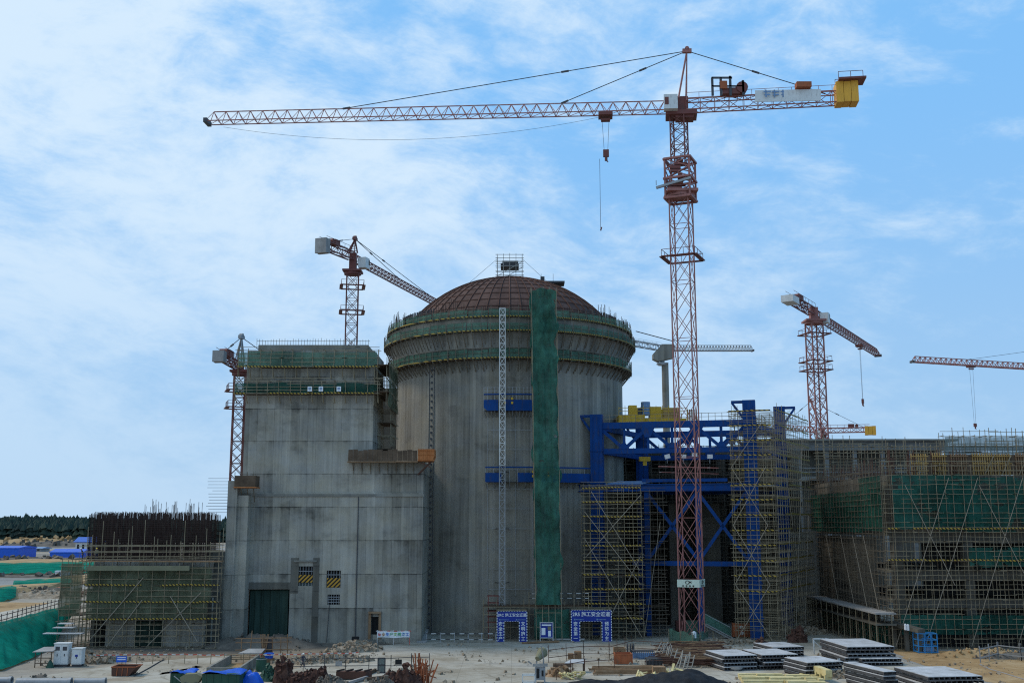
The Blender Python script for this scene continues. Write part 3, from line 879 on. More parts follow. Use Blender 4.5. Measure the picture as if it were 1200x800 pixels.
def tri_jib(mb, p, q, w, h, n, tc, tb, taper=1.0):
    p, q = Vector(p), Vector(q)
    d = q - p
    L = d.length
    d /= L
    s = d.cross(Vector((0, 0, 1))).normalized()
    u = s.cross(d).normalized()
    sc = lambda i: 1 - (1 - taper) * i / n
    B = lambda k, i: p + d * (L * i / n) + s * (k * w / 2 * sc(i))
    T = lambda i: p + d * (L * i / n) + u * (h * sc(i))
    mb.bar(B(-1, 0), B(-1, n), tc); mb.bar(B(1, 0), B(1, n), tc); mb.bar(T(0.5), T(n - .5), tc)
    for i in range(n):
        for k in (-1, 1):
            mb.bar(B(k, i), T(i + .5), tb)
            mb.bar(T(i + .5), B(k, i + 1), tb)
        mb.bar(B(-1, i), B(1, i), tb * .9)
        mb.bar(B(-1, i), B(1, i + 1), tb * .8)
    mb.bar(B(-1, n), B(1, n), tc)
    return B, T


# hoist mast up the front of the shell
x0 = P(588.5, 600, 164.6)
t = thing('hoist_mast', 'slim pale lattice hoist mast rising up the front of the concrete shell', 'hoist', (x0.x, 164.6, 0))
mb = MB(); lattice(mb, (x0.x, 164.6, 0), (x0.x, 164.6, 25.5), 0.85, 24, 0.11, 0.065, mode='Z'); mb.build('lower_mast_lattice', M['grey'], t)
mb = MB(); lattice(mb, (x0.x, 164.6, 25.5), (x0.x, 164.6, 49.6), 0.85, 22, 0.11, 0.07, mode='Z'); mb.build('upper_mast_lattice', M['white'], t)
mb = MB(); mb.box(x0.x - .5, x0.x + .5, 164.15, 165.05, 0, 0.5); mb.build('base', M['dgrey'], t)
for z in (8, 16, 24.5, 33.8, 41.8):
    mb = MB()
    for s in (-.4, .4): mb.bar((x0.x + s, 165, z), (x0.x + s * 3, 168.3, z), 0.1)
    mb.build('wall_tie', M['dgrey'], t)
t = thing('hoist_cage', 'rusty red hoist cage at the foot of the slim lattice mast', 'hoist cage', (x0.x - 1.6, 164.6, 0))
a = x0.x - 1.3
mb = MB()
for s in (-.7, .7):
    for r in (-.7, .7): mb.bar((a + s, 164.6 + r, 0), (a + s, 164.6 + r, 6.2), 0.12)
for z in (2.4, 3.2, 4.0, 5.2, 6.2):
    for r in (-.7, .7): mb.bar((a - .9, 164.6 + r, z), (a + .9, 164.6 + r, z), 0.1); mb.bar((a + r, 163.8, z), (a + r, 165.4, z), 0.1)
mb.build('cage_lattice', M['redd'], t)
mb = MB(); mb.box(a - .65, a + .65, 164, 165.2, 4.0, 4.15); mb.build('cage_floor', M['rust'], t)

# thin guide tubes standing on the shell between the blue platforms
t = thing('guide_tube_frame', 'faint grid of thin tubes on the shell behind the lattice hoist mast', 'tube frame', (-1, 166.3, 0))
mb = MB()
xa, xb = P(571, 600, 166).x, P(624, 600, 166).x
for k in range(9):
    x = xa + (xb - xa) * k / 8
    y = RC[1] - math.sqrt((RR + .35) ** 2 - (x - RC[0]) ** 2)
    if k in (0, 1, 3, 5, 8): mb.bar((x, y, 6), (x, y, 33), 0.05)
for z in range(7, 34, 3):
    for k in range(8):
        f = lambda k: Vector((xa + (xb - xa) * k / 8, RC[1] - math.sqrt((RR + .4) ** 2 - (xa + (xb - xa) * k / 8 - RC[0]) ** 2), z))
        mb.bar(f(k), f(k + 1), 0.06)
mb.build('tube_lattice', M['grey'], t)


def blue_platform(label, xa, xb, zlo, zhi, rail):
    a0 = math.asin((P(xa, 480, 167).x - RC[0]) / (RR + .8))
    a1 = math.asin((P(xb, 480, 168).x - RC[0]) / (RR + .8))
    r0, r1 = RR + .02, RR + 1.5
    t = thing('blue_platform', label, 'platform', (RC[0], RC[1] - RR, zlo), 'blue steel platforms on the shell')
    f = lambda q, r, z: Vector((RC[0] + r * math.sin(q), RC[1] - r * math.cos(q), z))
    n = 14
    rr = random.Random(label)
    gap = {4, 5} if rail else {2, 3, 6}
    for k in range(n):
        b0, b1 = a0 + (a1 - a0) * k / n, a0 + (a1 - a0) * (k + 1) / n
        if k in gap:
            continue
        mb = MB()
        zb = zlo + (0.5 if k == 0 and rail else 0)
        mb.prism([f(b0, r1, zb), f(b1, r1, zlo), f(b1, r1, zhi), f(b0, r1, zhi)], f((b0 + b1) / 2, .3, 0) - f((b0 + b1) / 2, .42, 0))
        mb.build('fascia_panel', M['blue'], t)
    mb = MB(); mb.lathe([(r0, zlo + .1), (r1 - .1, zlo + .1), (r1 - .1, zlo), (r0, zlo)], RC, 14, a0, a1); mb.build('deck', M['dgrey'], t)
    mb = MB()
    mb.lathe([(r1 - .3, zhi + .75), (r1 + .05, zhi + .75), (r1 + .05, zhi + .95), (r1 - .3, zhi + .95)], RC, 14, a0, a1)
    mb.build('top_rail', M['blue'], t)
    mb = MB()
    for k in range(n + 1):
        q = a0 + (a1 - a0) * k / n
        mb.bar(f(q, r1 - .1, zlo), f(q, r1 - .1, zhi + (2.0 if rail else .9)), 0.07)
        mb.bar(f(q, r0, zlo - .9), f(q, r1 - .3, zlo), 0.12)
        if k < n and rail:
            for zz in (zhi + 1.4, zhi + 1.9):
                mb.bar(f(q, r1 - .1, zz), f(q + (a1 - a0) / n, r1 - .1, zz), 0.06)
    mb.build('guard_rail_lattice', M['grey'], t)
    mb = MB()
    for q in (a0 + (a1 - a0) * .42, a0 + (a1 - a0) * .56):
        for z in (zhi - .5, zhi + .15):
            c = f(q, r1 + .03, z); mb.box(c.x - .16, c.x + .16, c.y - .12, c.y + .12, z - .18, z + .18)
    mb.build('lamp', M['yellow'], t)


blue_platform('upper blue steel platform with guard rail on the shell beside the green chute', 568, 625, 33.9, 35.6, True)
blue_platform('lower and longer blue steel platform running behind the green chute', 570, 690, 23.0, 24.4, False)

# green netted chute
ca, cb = P(626, 600, 162), P(657, 600, 162)
t = thing('netted_stair_tower', 'tall narrow stair tower wrapped in dark green netting on the shell front', 'scaffold tower', ((ca.x + cb.x) / 2, 162.5, 0))
mb = MB()
pl = lambda y, xl, xr: (P(xl, y, 161.2).x, P(xr, y, 161.2).x, P(xl, y, 161.2).z)
top, bot = pl(342, 622, 651), pl(708, 628, 658)


def chute_face(side):
    def fn(u, v):
        z = bot[2] + (top[2] - bot[2]) * v
        if v > .985: z += .5 * math.sin(math.pi * u) + .3 * mnoise.noise(Vector((u * 4, 2, 2)))
        xl = bot[0] + (top[0] - bot[0]) * v
        xr = bot[1] + (top[1] - bot[1]) * v
        n = lambda a, b: mnoise.fractal(Vector((a, b, 7.7)), 1.0, 2.0, 4)
        wv = 0.5 * n(u * 3.5, z * .20) + 0.16 * math.sin(u * 12.6 + .6 * math.sin(z * .3)) - .2 * abs(math.sin(z * .79 + u))
        xl += .75 * mnoise.noise(Vector((z * .35, 1, 0))); xr += .65 * mnoise.noise(Vector((z * .4, 5, 0)))
        if side == 'f': return (xl + (xr - xl) * u, 161.0 + wv - .12 * u, z)
        if side == 'b': return (xl + (xr - xl) * u, 164.0, z)
        if side == 'l': return (xl, 161.0 + 3.0 * u + (wv if u in (0,) else 0), z)
        return (xr, 160.88 + 3.0 * u, z)
    return fn


for s in 'flr': mb.grid(chute_face(s), 20, 120)
mb.build('safety_net', M['netc'], t, smooth=True)
mb = MB()
for k in range(5):
    for y in (161.3, 163.8):
        xb_ = bot[0] + (bot[1] - bot[0]) * k / 4; xt_ = top[0] + (top[1] - top[0]) * k / 4
        mb.bar((xb_ + (xb_ - xt_) * .1, y, 0), (xt_, y, top[2] + random.uniform(.2, .9)), 0.08)
for z in range(2, 52, 2):
    v = (z - bot[2]) / (top[2] - bot[2]); xl = bot[0] + (top[0] - bot[0]) * v; xr = bot[1] + (top[1] - bot[1]) * v
    mb.bar((xl, 161.4, z), (xr, 161.4, z), 0.07); mb.bar((xl, 163.7, z), (xr, 163.7, z), 0.07)
for k in (0, 1):
    xb_ = bot[0] + (bot[1] - bot[0]) * k; xt_ = top[0] + (top[1] - top[0]) * k
    mb.bar((xb_, 160.55, 3.5), (xt_ + .1, 160.65, top[2] + .5), 0.06)
mb.build('tube_lattice', M['tube'], t)
mb = MB()
mb.grid(lambda u, v: (bot[0] - .2 + (bot[1] - bot[0] + 1.4) * u, 162.6 + .15 * math.sin(u * 13), 0.2 + 4.2 * v), 16, 6)
mb.build('lower_curtain_net', M['netc'], t, smooth=True)


# ------------------------------------------------------------------ fuel building (square, left of the shell)
def rect(xa, ya, xb, yb, Y):
    a, b = P(xa, ya, Y), P(xb, yb, Y)
    return (P(xa, (ya + yb) / 2, Y).x, P(xb, (ya + yb) / 2, Y).x, b.z, a.z)


FY = 160.0
def fuel_building():
    t = thing('fuel_building', 'tall square grey concrete building with netted top beside the round shell', 'building', (-26, FY, 0))
    zl = P(400, 577, FY).z                     # ledge
    zr = P(460, 540, FY).z
    xL, xR, xU = -39.6, -13.0, -20.6
    ztop = 42.3
    w1 = rect(350, 663, 367, 686, FY); w2 = rect(383, 668, 399.5, 688, FY); w3 = rect(384, 696, 398.5, 708, FY)
    dr = rect(435, 722, 444, 743, FY); gate = rect(290, 690, 339, 748, FY)
    mb = MB()
    mb.wall_y(xL, xR, -.2, zl, FY - .25, [w1, w2, w3, dr, gate], 0.7)
    mb.add([(xR, FY - .25, -.2), (xR, 178, -.2), (xR, 178, zl), (xR, FY - .25, zl)], [(0, 1, 2, 3)])
    mb.add([(xL, FY - .25, -.2), (xL, 190, -.2), (xL, 190, zl), (xL, FY - .25, zl)], [(3, 2, 1, 0)])
    mb.add([(xL, FY - .25, zl), (xR, FY - .25, zl), (xR, FY, zl), (xL, FY, zl)], [(0, 1, 2, 3)])
    mb.build('lower_wall', M['conc'], t)
    mb = MB()
    mb.box(xL, xU, FY, 172, zl, ztop)
    mb.build('upper_wall', M['conc'], t)
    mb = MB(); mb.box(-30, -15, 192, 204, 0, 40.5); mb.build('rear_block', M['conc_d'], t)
    mb = MB(); mb.box(xU + .002, xR, FY, 177, zl + .002, zr); mb.build('side_wall', M['conc'], t)
    mb = MB(); mb.box(xL + .05, xR + .12, FY - .42, FY - .05, zl - .55, zl - .2); mb.build('ledge', M['conc_n'], t)
    mb = MB(); mb.box(xL + 1.5, xU - 1.0, FY + .3, 171, ztop, ztop + .9); mb.build('parapet', M['conc_n'], t)
    # interior darkness behind the openings: shade put into the colour of a back wall
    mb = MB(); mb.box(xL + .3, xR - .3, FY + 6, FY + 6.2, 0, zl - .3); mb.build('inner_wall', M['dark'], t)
    # window fittings
    for w, hz in ((w1, True), (w2, True), (w3, False)):
        f = MB()
        for k in range(5):
            x = w[0] + (w[1] - w[0]) * (k + .5) / 5
            f.bar((x, FY - .05, w[2]), (x, FY - .05, w[3]), 0.06)
        for k in range(1, 4):
            z = w[2] + (w[3] - w[2]) * k / 4
            f.bar((w[0], FY - .1, z), (w[1], FY - .1, z), 0.09)
        win = f.build('window_grille', M['grey'], t)
        b = MB()
        b.box(w[0] + .02, w[1] - .02, FY + .41, FY + .44, w[2] + .02, w[3] - .02)
        b.build('recess_shade_sheet', M['black'], win)  # black sheet: shade inside the window put into its colour
        if hz:
            b = MB(); b.box(w[0] + .05, w[1] - .05, FY - .19, FY - .14, w[2] + (.5 if w is w1 else 0.05), w[2] + (w[3] - w[2]) * .56)
            b.build('warning_board', M['haz'], win)
        if w is w1:
            b = MB(); b.box(w[0] + .1, w[1] - .05, FY + .02, FY + .05, w[2] + .02, w[2] + .5); b.build('torn_mesh', M['netgrey'], win)
    b = MB(); b.box(*rect(345, 655, 372, 659, FY)[:2], FY - .5, FY - .252, w1[3] + .6, w1[3] + .85); b.build('window_hood', M['conc_n'], t)
    b = MB()
    for (xa, xb, za, zb) in ((w1[0] - 1.1, w1[0] - .003, w1[2] - 1, w1[3] + 1.2), (w1[1] + .003, w1[1] + .9, 0, w1[3] + 1.2)): b.box(xa, xb, FY - .31, FY - .253, za, zb)
    b.build('stained_jamb', M['conc_d'], t)
    # personnel door with frame and steps
    b = MB()
    b.box(dr[0] - .35, dr[0], FY - .5, FY - .2, 0, dr[3] + .5); b.box(dr[1], dr[1] + .35, FY - .5, FY - .2, 0, dr[3] + .5); b.box(dr[0] - .35, dr[1] + .35, FY - .9, FY - .2, dr[3] + .5, dr[3] + .75)
    d = b.build('door_frame', M['wood'], t)
    b = MB(); b.box(dr[0], dr[1], FY + .3, FY + .35, dr[2], dr[3]); b.build('doorway_shade_sheet', M['black'], d)  # doorway darkness painted as a black sheet
    b = MB(); b.box(dr[0] - .6, dr[1] + .7, FY - 1.3, FY - .26, 0, .45); b.box(dr[0] - .2, dr[1] + 1.2, FY - 2.1, FY - 1.3, 0, .25); b.build('step', M['conc_n'], d)
    # big gate opening with dark green curtain
    gx0, gx1, gz0, gz1 = gate
    b = MB()
    b.grid(lambda u, v: (gx0 + .25 + (gx1 - gx0 - .5) * u, FY + .27 + .10 * math.sin(u * 30) + .06 * math.sin(u * 77), 0.2 + (gz1 - .35) * v), 50, 6)
    b.build('gate_curtain', M['greencur'], t, smooth=True)
    b = MB(); b.box(gx0 - .2, gx1 + .4, FY - .33, FY - .255, gz1 + .05, gz1 + 1.0); b.build('lintel_stain_band', M['conc_d'], t)
    # starter bars on the parapet
    b = MB()
    x = xL + 1.2
    while x < xU - .8:
        b.bar((x, FY + .6, ztop + .8), (x + random.uniform(-.05, .05), FY + .6, ztop + 1.5 + random.uniform(.1, .5)), 0.05); x += .42
    b.bar((xL + 1.2, FY + .6, ztop + 1.55), (xU - .8, FY + .6, ztop + 1.55), 0.045)
    b.build('starter_rebar_mesh', M['tubed'], t)
    # wing
    b = MB()
    wz = P(268, 563, 157).z
    b.box(-40.9, -39.55, 157, 175, -.2, wz)
    b.build('wing_pier', M['conc'], t)
    b = MB(); b.box(-39.55, -38.0, 157.5, FY - .25, -.2, P(280, 580, 157).z); b.build('wing_wall', M['conc'], t)
    b = MB(); b.box(-43.2, -40.9, 156.2, 172, -.2, 12.8); b.build('wing_annex', M['conc_d'], t)
    b = MB()
    for z in range(0, 12):
        zz = P(250, 600, 157).z + z * .44
        b.bar((-40.9, 157.5, zz), (-43.2 - random.uniform(0, .9), 157.5, zz), 0.05)
    b.build('side_rebar_mesh', M['dgrey'], t)
    # vertical dark cable and anchor holes on the front
    b = MB(); b.bar((P(418, 690, FY).x, FY - .3, 0), (P(418, 690, FY).x, FY - .3, zl - .6), .12); b.bar((P(384, 720, FY).x, FY - .3, 0), (P(386, 720, FY).x, FY - .3, w3[2]), .07)
    b.build('conduit', M['dgrey'], t)
    return zl, zr, ztop


m_, nt_, out_ = new_mat('gate_curtain_cloth')
finish(nt_, out_, ramp(nt_, nz(nt_, pos(nt_), 0.5, 6, 0.6, (3, 3, .4)), [(.3, (.012, .028, .022)), (.7, (.035, .065, .05))]), .85)
M['greencur'] = m_
ZL, ZR, ZT = fuel_building()


def netted_gallery(label, Y, x0, x1, z, h, bz, mat='netg'):
    t = scaffold('netted_scaffold', label, (x0, Y), (1, 0), x1 - x0, 1.3, h + .2, bay=1.6, lift=(h + .2) / 2, z0=z, ragged=.35, decks=(0.0,), nets=[(0, x1 - x0, 0.1, h)], netmat=mat, group='netted galleries on the square concrete building', seed=label)
    mb = MB()
    n = int((x1 - x0) / 1.6)
    for k in range(n + 1):
        x = x0 + (x1 - x0) * k / n
        mb.bar((x, Y, z - .05), (x, Y + 1.35, z - bz), .09)
        mb.bar((x, Y + .2, z), (x, Y + .2, z - bz), .06)
    mb.build('bracket_lattice', M['tube'], t)
    return t


netted_gallery('upper green netted gallery just under the roof of the square concrete building', FY - 1.5, -40.6, -20.0, P(400, 432, FY).z, 2.3, 1.6)
netted_gallery('lower green netted gallery carrying three small white notices', FY - 1.5, -40.9, -19.8, P(400, 463, FY).z, 1.6, 1.2, 'netd')
for k, (x, w) in enumerate(((363, 'notice board'), (376, 'notice board'), (397, 'notice board'))):
    c = P(x, 455.5, FY - 1.85)
    t = thing('notice_board', ['plain small white notice on the lower gallery, farthest of three from the round shell', 'small white notice in the middle of three on the lower gallery', 'small white notice with blue mark, last of three towards the round shell'][k], 'sign', (c.x, c.y, c.z - .45), 'white notices on the lower gallery')
    mb = MB(); mb.box(c.x - .32, c.x + .32, c.y, c.y + .05, c.z - .36, c.z + .36); mb.build('board', M['signwhite'], t)
    mb = MB(); mb.box(c.x - .2, c.x + .2, c.y - .02, c.y - .005, c.z - .05, c.z + .2); mb.box(c.x - .14, c.x + .14, c.y - .02, c.y - .005, c.z - .25, c.z - .17); mb.build('mark', M['bluel'], t)

# brown hanging scaffold on the flank facing the shell
t = thing('hanging_scaffold', 'brown ragged scaffold hanging in the gap between square building and round shell', 'scaffold', (-20, 164, 26))
mb = MB()
for k in range(9):
    y = FY - 1 + k * 1.6
    for x in (-20.4, -18.6): mb.bar((x, y, 27.5 if k > 3 else 34), (x, y, 41.0 + random.uniform(-.4, 1)), .08)
for z in (28, 30, 32, 34, 36, 38, 40):
    y0 = FY - 1.5 if z > 34 else FY + 5
    for x in (-20.4, -18.6): mb.bar((x, y0, z), (x, FY + 12.5, z), .08)
    for k in range(9):
        y = FY - 1 + k * 1.6
        if y >= y0 - .5: mb.bar((-20.6, y, z), (-18.0, y, z), .08)
mb.build('tube_lattice', M['tube'], t)
for z in (28, 32, 36, 40):
    y0 = FY - 1.5 if z > 34 else FY + 5
    mb = MB()
    mb.box(-20.3, -18.4, y0, FY + 12, z - .1, z)
    mb.box(-18.42, -18.36, y0, FY + 12, z, z + .35)
    mb.build('deck_board', M['woodd'], t)
mb = MB()
mb.grid(lambda u, v: (-18.25 + .2 * mnoise.noise(Vector((u * 6, v * 5, 2))), FY - 1.2 + 13 * u, 33.8 + 7 * v), 16, 10)
mb.build('safety_net', M['neto'], t, smooth=True)
for s in range(3):
    mb = MB(); mb.bar((-18.3, FY - 1 + s * 4, 41), (-18.3, FY + 4 + s * 4, 34), .1); mb.build('diagonal_brace', M['brace'], t)

# timber walkway on the stepped shoulder, with orange box
a = rect(408, 526, 489, 540, FY - 1.6)
t = thing('timber_walkway', 'weathered timber walkway with an orange plywood box on the building shoulder', 'walkway', (a[0], FY - 1.6, a[2]))
mb = MB()
n = 14
for k in range(n):
    x = a[0] + (a[1] - a[0]) * k / n; w = (a[1] - a[0]) / n
    mb.box(x + .02, x + w - .02, FY - 1.62, FY - 1.56, a[2] + random.uniform(.0, .1), a[3] - random.uniform(0, .25))
mb.build('fascia_plank', M['woodd'], t)
mb = MB(); mb.box(a[0] - .1, a[1] + .1, FY - 1.7, FY + 2.5, a[2] - .16, a[2] - .02); mb.build('deck', M['wood'], t)
mb = MB()
for k in range(8):
    x = a[0] + (a[1] - a[0]) * (k + .5) / 8
    mb.bar((x, FY - 1.5, a[2] - .1), (x, FY, a[2] - 1.4), .1); mb.bar((x, FY - .05, a[2] - .1), (x, FY - .05, a[2] - 1.8), .08)
mb.build('bracket_lattice', M['tubed'], t)
b = rect(490, 526, 509, 540, FY - 1.6)
mb = MB()
mb.prism([(b[0], FY - 1.8, b[2]), (b[1] - .3, FY - 1.8, b[2]), (b[1], FY - 1.8, b[2] + .7), (b[1], FY - 1.8, b[3]), (b[0], FY - 1.8, b[3])], (0, 3.5, 0))
for k in range(4): mb.box(b[0] + .1 + k * .55, b[0] + .2 + k * .55, FY - 1.88, FY - 1.8, b[2], b[3])
for z in (b[2] + .1, (b[2] + b[3]) / 2, b[3] - .2): mb.box(b[0] - .05, b[1] + .05, FY - 1.92, FY - 1.86, z, z + .12)
x_ = mb.build('plywood_box', M['orange'], t); x_['label'] = 'bright orange plywood box end'
mb = MB(); mb.bar((b[1] - .4, FY - 1.2, b[2]), (b[0] - .1, FY - .2, b[2] - 1.9), .2); mb.bar((b[0] + .2, FY - 1.2, b[2] - .1), (b[1] - .6, FY - 1.2, b[2] - .9), .15); mb.build('strut', M['rust'], t)

# platform box on the wing
a = rect(275, 557, 297, 571, 156.6)
t = thing('timber_platform', 'weathered timber work platform perched on the wing below the upper wall', 'platform', (a[0], 156.6, a[2]))
mb = MB(); mb.box(a[0], a[1] + .3, 156.55, 156.62, a[2] + .1, a[3]); mb.box(a[1] + .26, a[1] + .32, 156.62, 159, a[2] + .1, a[3]); mb.build('side_board', M['woodd'], t)
mb = MB(); mb.box(a[0] - .1, a[1] + .4, 156.5, 159.2, a[2] - .05, a[2] + .1); mb.build('deck', M['orange'], t)
mb = MB()
for k in range(4):
    x = a[0] + (a[1] - a[0]) * k / 3; mb.bar((x, 156.8, a[2]), (x - .3, 159, a[2] - 2), .1)
    mb.bar((x, 156.6, a[2]), (x, 156.6, a[3] + .5), .08)
mb.build('bracket_lattice', M['tubed'], t)


# ------------------------------------------------------------------ annex with the rebar wall
def annex():
    Y = 154.0
    t = thing('annex_building', 'low unfinished concrete annex behind olive netting with dark openings at its foot', 'building', (-50, Y, 0))
    zt = P(180, 656, Y).z
    h1 = rect(105, 727, 123, 775, Y); h2 = rect(157, 727, 189, 775, Y); h3 = rect(240, 700, 247, 775, Y)
    hs = [(a, b, 0.0, d) for a, b, c, d in (h1, h2, h3)]
    mb = MB(); mb.wall_y(-58.2, -42.0, 0, zt, Y, hs, .8)
    mb.build('front_wall', M['conc'], t)
    mb = MB(); mb.box(-58.2, -42, Y + .8, 172, zt - .6, zt - .002); mb.build('roof', M['conc_d'], t)
    mb = MB(); mb.box(-58.2, -57.8, Y + .002, 172, 0, zt - .62); mb.build('side_wall', M['conc_d'], t)
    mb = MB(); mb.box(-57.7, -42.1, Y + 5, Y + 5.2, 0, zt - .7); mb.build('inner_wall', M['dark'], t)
    a, b, c, d = hs[1]
    mb = MB(); mb.grid(lambda u, v: (a + .1 + (b - a - .2) * u, Y + .3 + .1 * math.sin(u * 28) + .1 * mnoise.noise(Vector((u * 5, v * 4, 1))), .1 + (d - .2) * v), 30, 8); mb.build('door_curtain', M['greencur'], t, smooth=True)
    # rebar cage
    c = thing('rebar_cage', 'dense dark brown rebar cage rising above the low annex', 'rebar', (-49, 156, zt))
    rr = random.Random(11)
    x0, x1 = P(107, 620, 155).x, P(246, 620, 155).x
    for row, (yy, zz) in enumerate(((154.6, 18.2), (156.2, 18.4), (158.2, 18.3), (160.5, 18.0))):
        mb = MB()
        x = x0
        while x < x1:
            top = zz + rr.uniform(-.12, .1) + (rr.uniform(.6, 1.9) if (x1 - 6.2 < x < x1 - 2.5 and rr.random() < .22) or (x0 + 7.6 < x < x0 + 9 and rr.random() < .25) else 0)
            mb.bar((x, yy, zt - .1), (x + rr.uniform(-.05, .05), yy + rr.uniform(-.08, .08), top), .05); x += rr.uniform(.09, .14)
        z = zt
        while z < 17.4:
            mb.bar((x0 - .3, yy - .06, z), (x1 + .3, yy - .06, z + rr.uniform(-.05, .05)), .045); z += .3
        mb.build('rebar_mesh', M['rebar'], c)
    mb = MB()
    for yy in (157, 160, 164, 168):
        z = zt
        while z < 17.6:
            mb.bar((x0 - .2, 154.5, z), (x0 - .2, 170, z), .05); z += .4
        for k in range(40):
            mb.bar((x0 - .2, 154.5 + k * .4, zt), (x0 - .2, 154.5 + k * .4, 18), .06)
    mb.build('side_rebar_mesh', M['rebar'], c)
    # scaffolds
    H = P(180, 640, 151.6).z
    z_ = lambda y: P(180, y, 151.4).z
    Lx = P(256, 680, 151.6).x - P(100, 680, 151.6).x
    scaffold('netted_scaffold', 'olive netted scaffold with hazard boards in front of the low annex', (P(100, 680, 151.6).x, 151.6), (1, 0), Lx, 1.6, H, bay=1.75, lift=1.6, tw=.075,
             decks=(z_(686), z_(706), z_(726)), nets=[(.3, Lx - 1.4, z_(724), z_(690)), (.3, Lx - 1.0, z_(705), z_(668)), (.1, Lx - 1.2, z_(687), z_(664))], netmat='neto',
             braces=[(1.0, 1, 8, 9.5, .2), (9, .4, 16, 7.5, .2), (8, 6.5, 3.5, .3, .2), (15.8, 1, 11.8, 7, .2)], ragged=4.0)
    scaffold('netted_scaffold', 'olive netted scaffold turning the outer corner of the annex', (P(78, 690, 155).x, 152.6), (.985, -.17), 3.2, 9.0, z_(657), bay=1.5, lift=1.7, nrow=6, nets=[(0, 3.2, z_(722), z_(660))], netmat='neto', decks=(z_(695), z_(722)), toe=None, ragged=.8)
    # pale timber beam laid along the scaffold head
    t2 = one((lambda q: (q.box(P(103, 666, 150.9).x, P(222, 666, 150.9).x, 150.7, 151.1, z_(668), z_(662.5)), q)[1])(MB()), 'timber_beam', 'long grey timber beam along the head of the annex scaffold', 'beam', M['olivebd'])
    t3 = thing('work_rail', 'long horizontal tube rail with boards at the foot of the rebar cage', 'rail', (-50, 151.3, z_(655)))
    mb = MB()
    for y in (640, 647, 655): mb.bar((P(92, y, 151.3).x, 151.3, z_(y)), (P(258, y, 151.3).x, 151.3, z_(y - 1)), .08)
    mb.build('tube_lattice', M['tube'], t3)
    mb = MB(); mb.box(P(92, y, 151.3).x, P(258, y, 151.3).x, 151.4, 153.4, z_(657) - .1, z_(657)); mb.build('deck', M['wood'], t3)
    for k, (xa, xb, y) in enumerate(((52, 97, 742), (60, 84, 736), (62, 78, 732))):
        a_, b_ = P(xa, y, 148), P(xb, y, 148)
        one((lambda q: (q.box(a_.x, b_.x, 147.4 + k, 148.6 + k, a_.z, a_.z + .1), q)[1])(MB()), 'scaffold_board', ['longest grey board jutting out from the annex corner scaffold', 'middle short board jutting out above the longest board at the annex corner', 'topmost small board jutting out at the annex corner scaffold'][k], 'board', M['ply'])


annex()


# ------------------------------------------------------------------ auxiliary building behind the blue gantry
def aux():
    Y = 192.0
    t = thing('auxiliary_building', 'dark unfinished concrete building behind the blue steel gantry', 'building', (36, Y, 0))
    cols = [17.5, 24.0, 30.5, 37.0, 43.5, 50.0]
    zs = [0, 7.0, 14.0, 20.5, 25.5, 29.5]
    for k, x in enumerate(cols):
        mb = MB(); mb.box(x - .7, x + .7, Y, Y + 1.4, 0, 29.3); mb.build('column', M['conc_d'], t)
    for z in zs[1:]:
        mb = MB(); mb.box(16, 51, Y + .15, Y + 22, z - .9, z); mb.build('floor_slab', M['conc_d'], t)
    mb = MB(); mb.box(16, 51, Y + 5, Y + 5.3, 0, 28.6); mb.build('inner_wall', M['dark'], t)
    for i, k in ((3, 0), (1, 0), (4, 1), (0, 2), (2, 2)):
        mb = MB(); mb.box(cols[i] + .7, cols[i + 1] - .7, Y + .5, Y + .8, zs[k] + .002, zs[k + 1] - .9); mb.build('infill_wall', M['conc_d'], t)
    mb = MB(); mb.wall_y(45.6, 51.0, 0, 15.2, 184.5, [(46.4, 47.8, 0, 2.4)], .8); mb.add([(45.6, 184.5, 0), (45.6, Y, 0), (45.6, Y, 15.2), (45.6, 184.5, 15.2)], [(3, 2, 1, 0)]); mb.build('lit_tone_wall', M['conc'], t)  # lighter concrete than its neighbours, light on this wall put into its colour
    # piers below the gantry deck
    for x, w in ((27.0, 1.6), (33.0, 3.4)):
        mb = MB(); mb.box(x - w / 2, x + w / 2, 183, 191.9, 0, 20); mb.build('pier', M['conc_d'], t)


aux()
scaffold('brown_scaffold', 'dense brown scaffold filling the space between the blue gantry deck and truss', (19, 189.5), (1, 0), 30, 1.6, 29.3, bay=1.1, lift=1.25, tw=.085, mat='tubed', decks=(21, 23, 25, 27.5), toe=None, ragged=1.6, skip=.02)


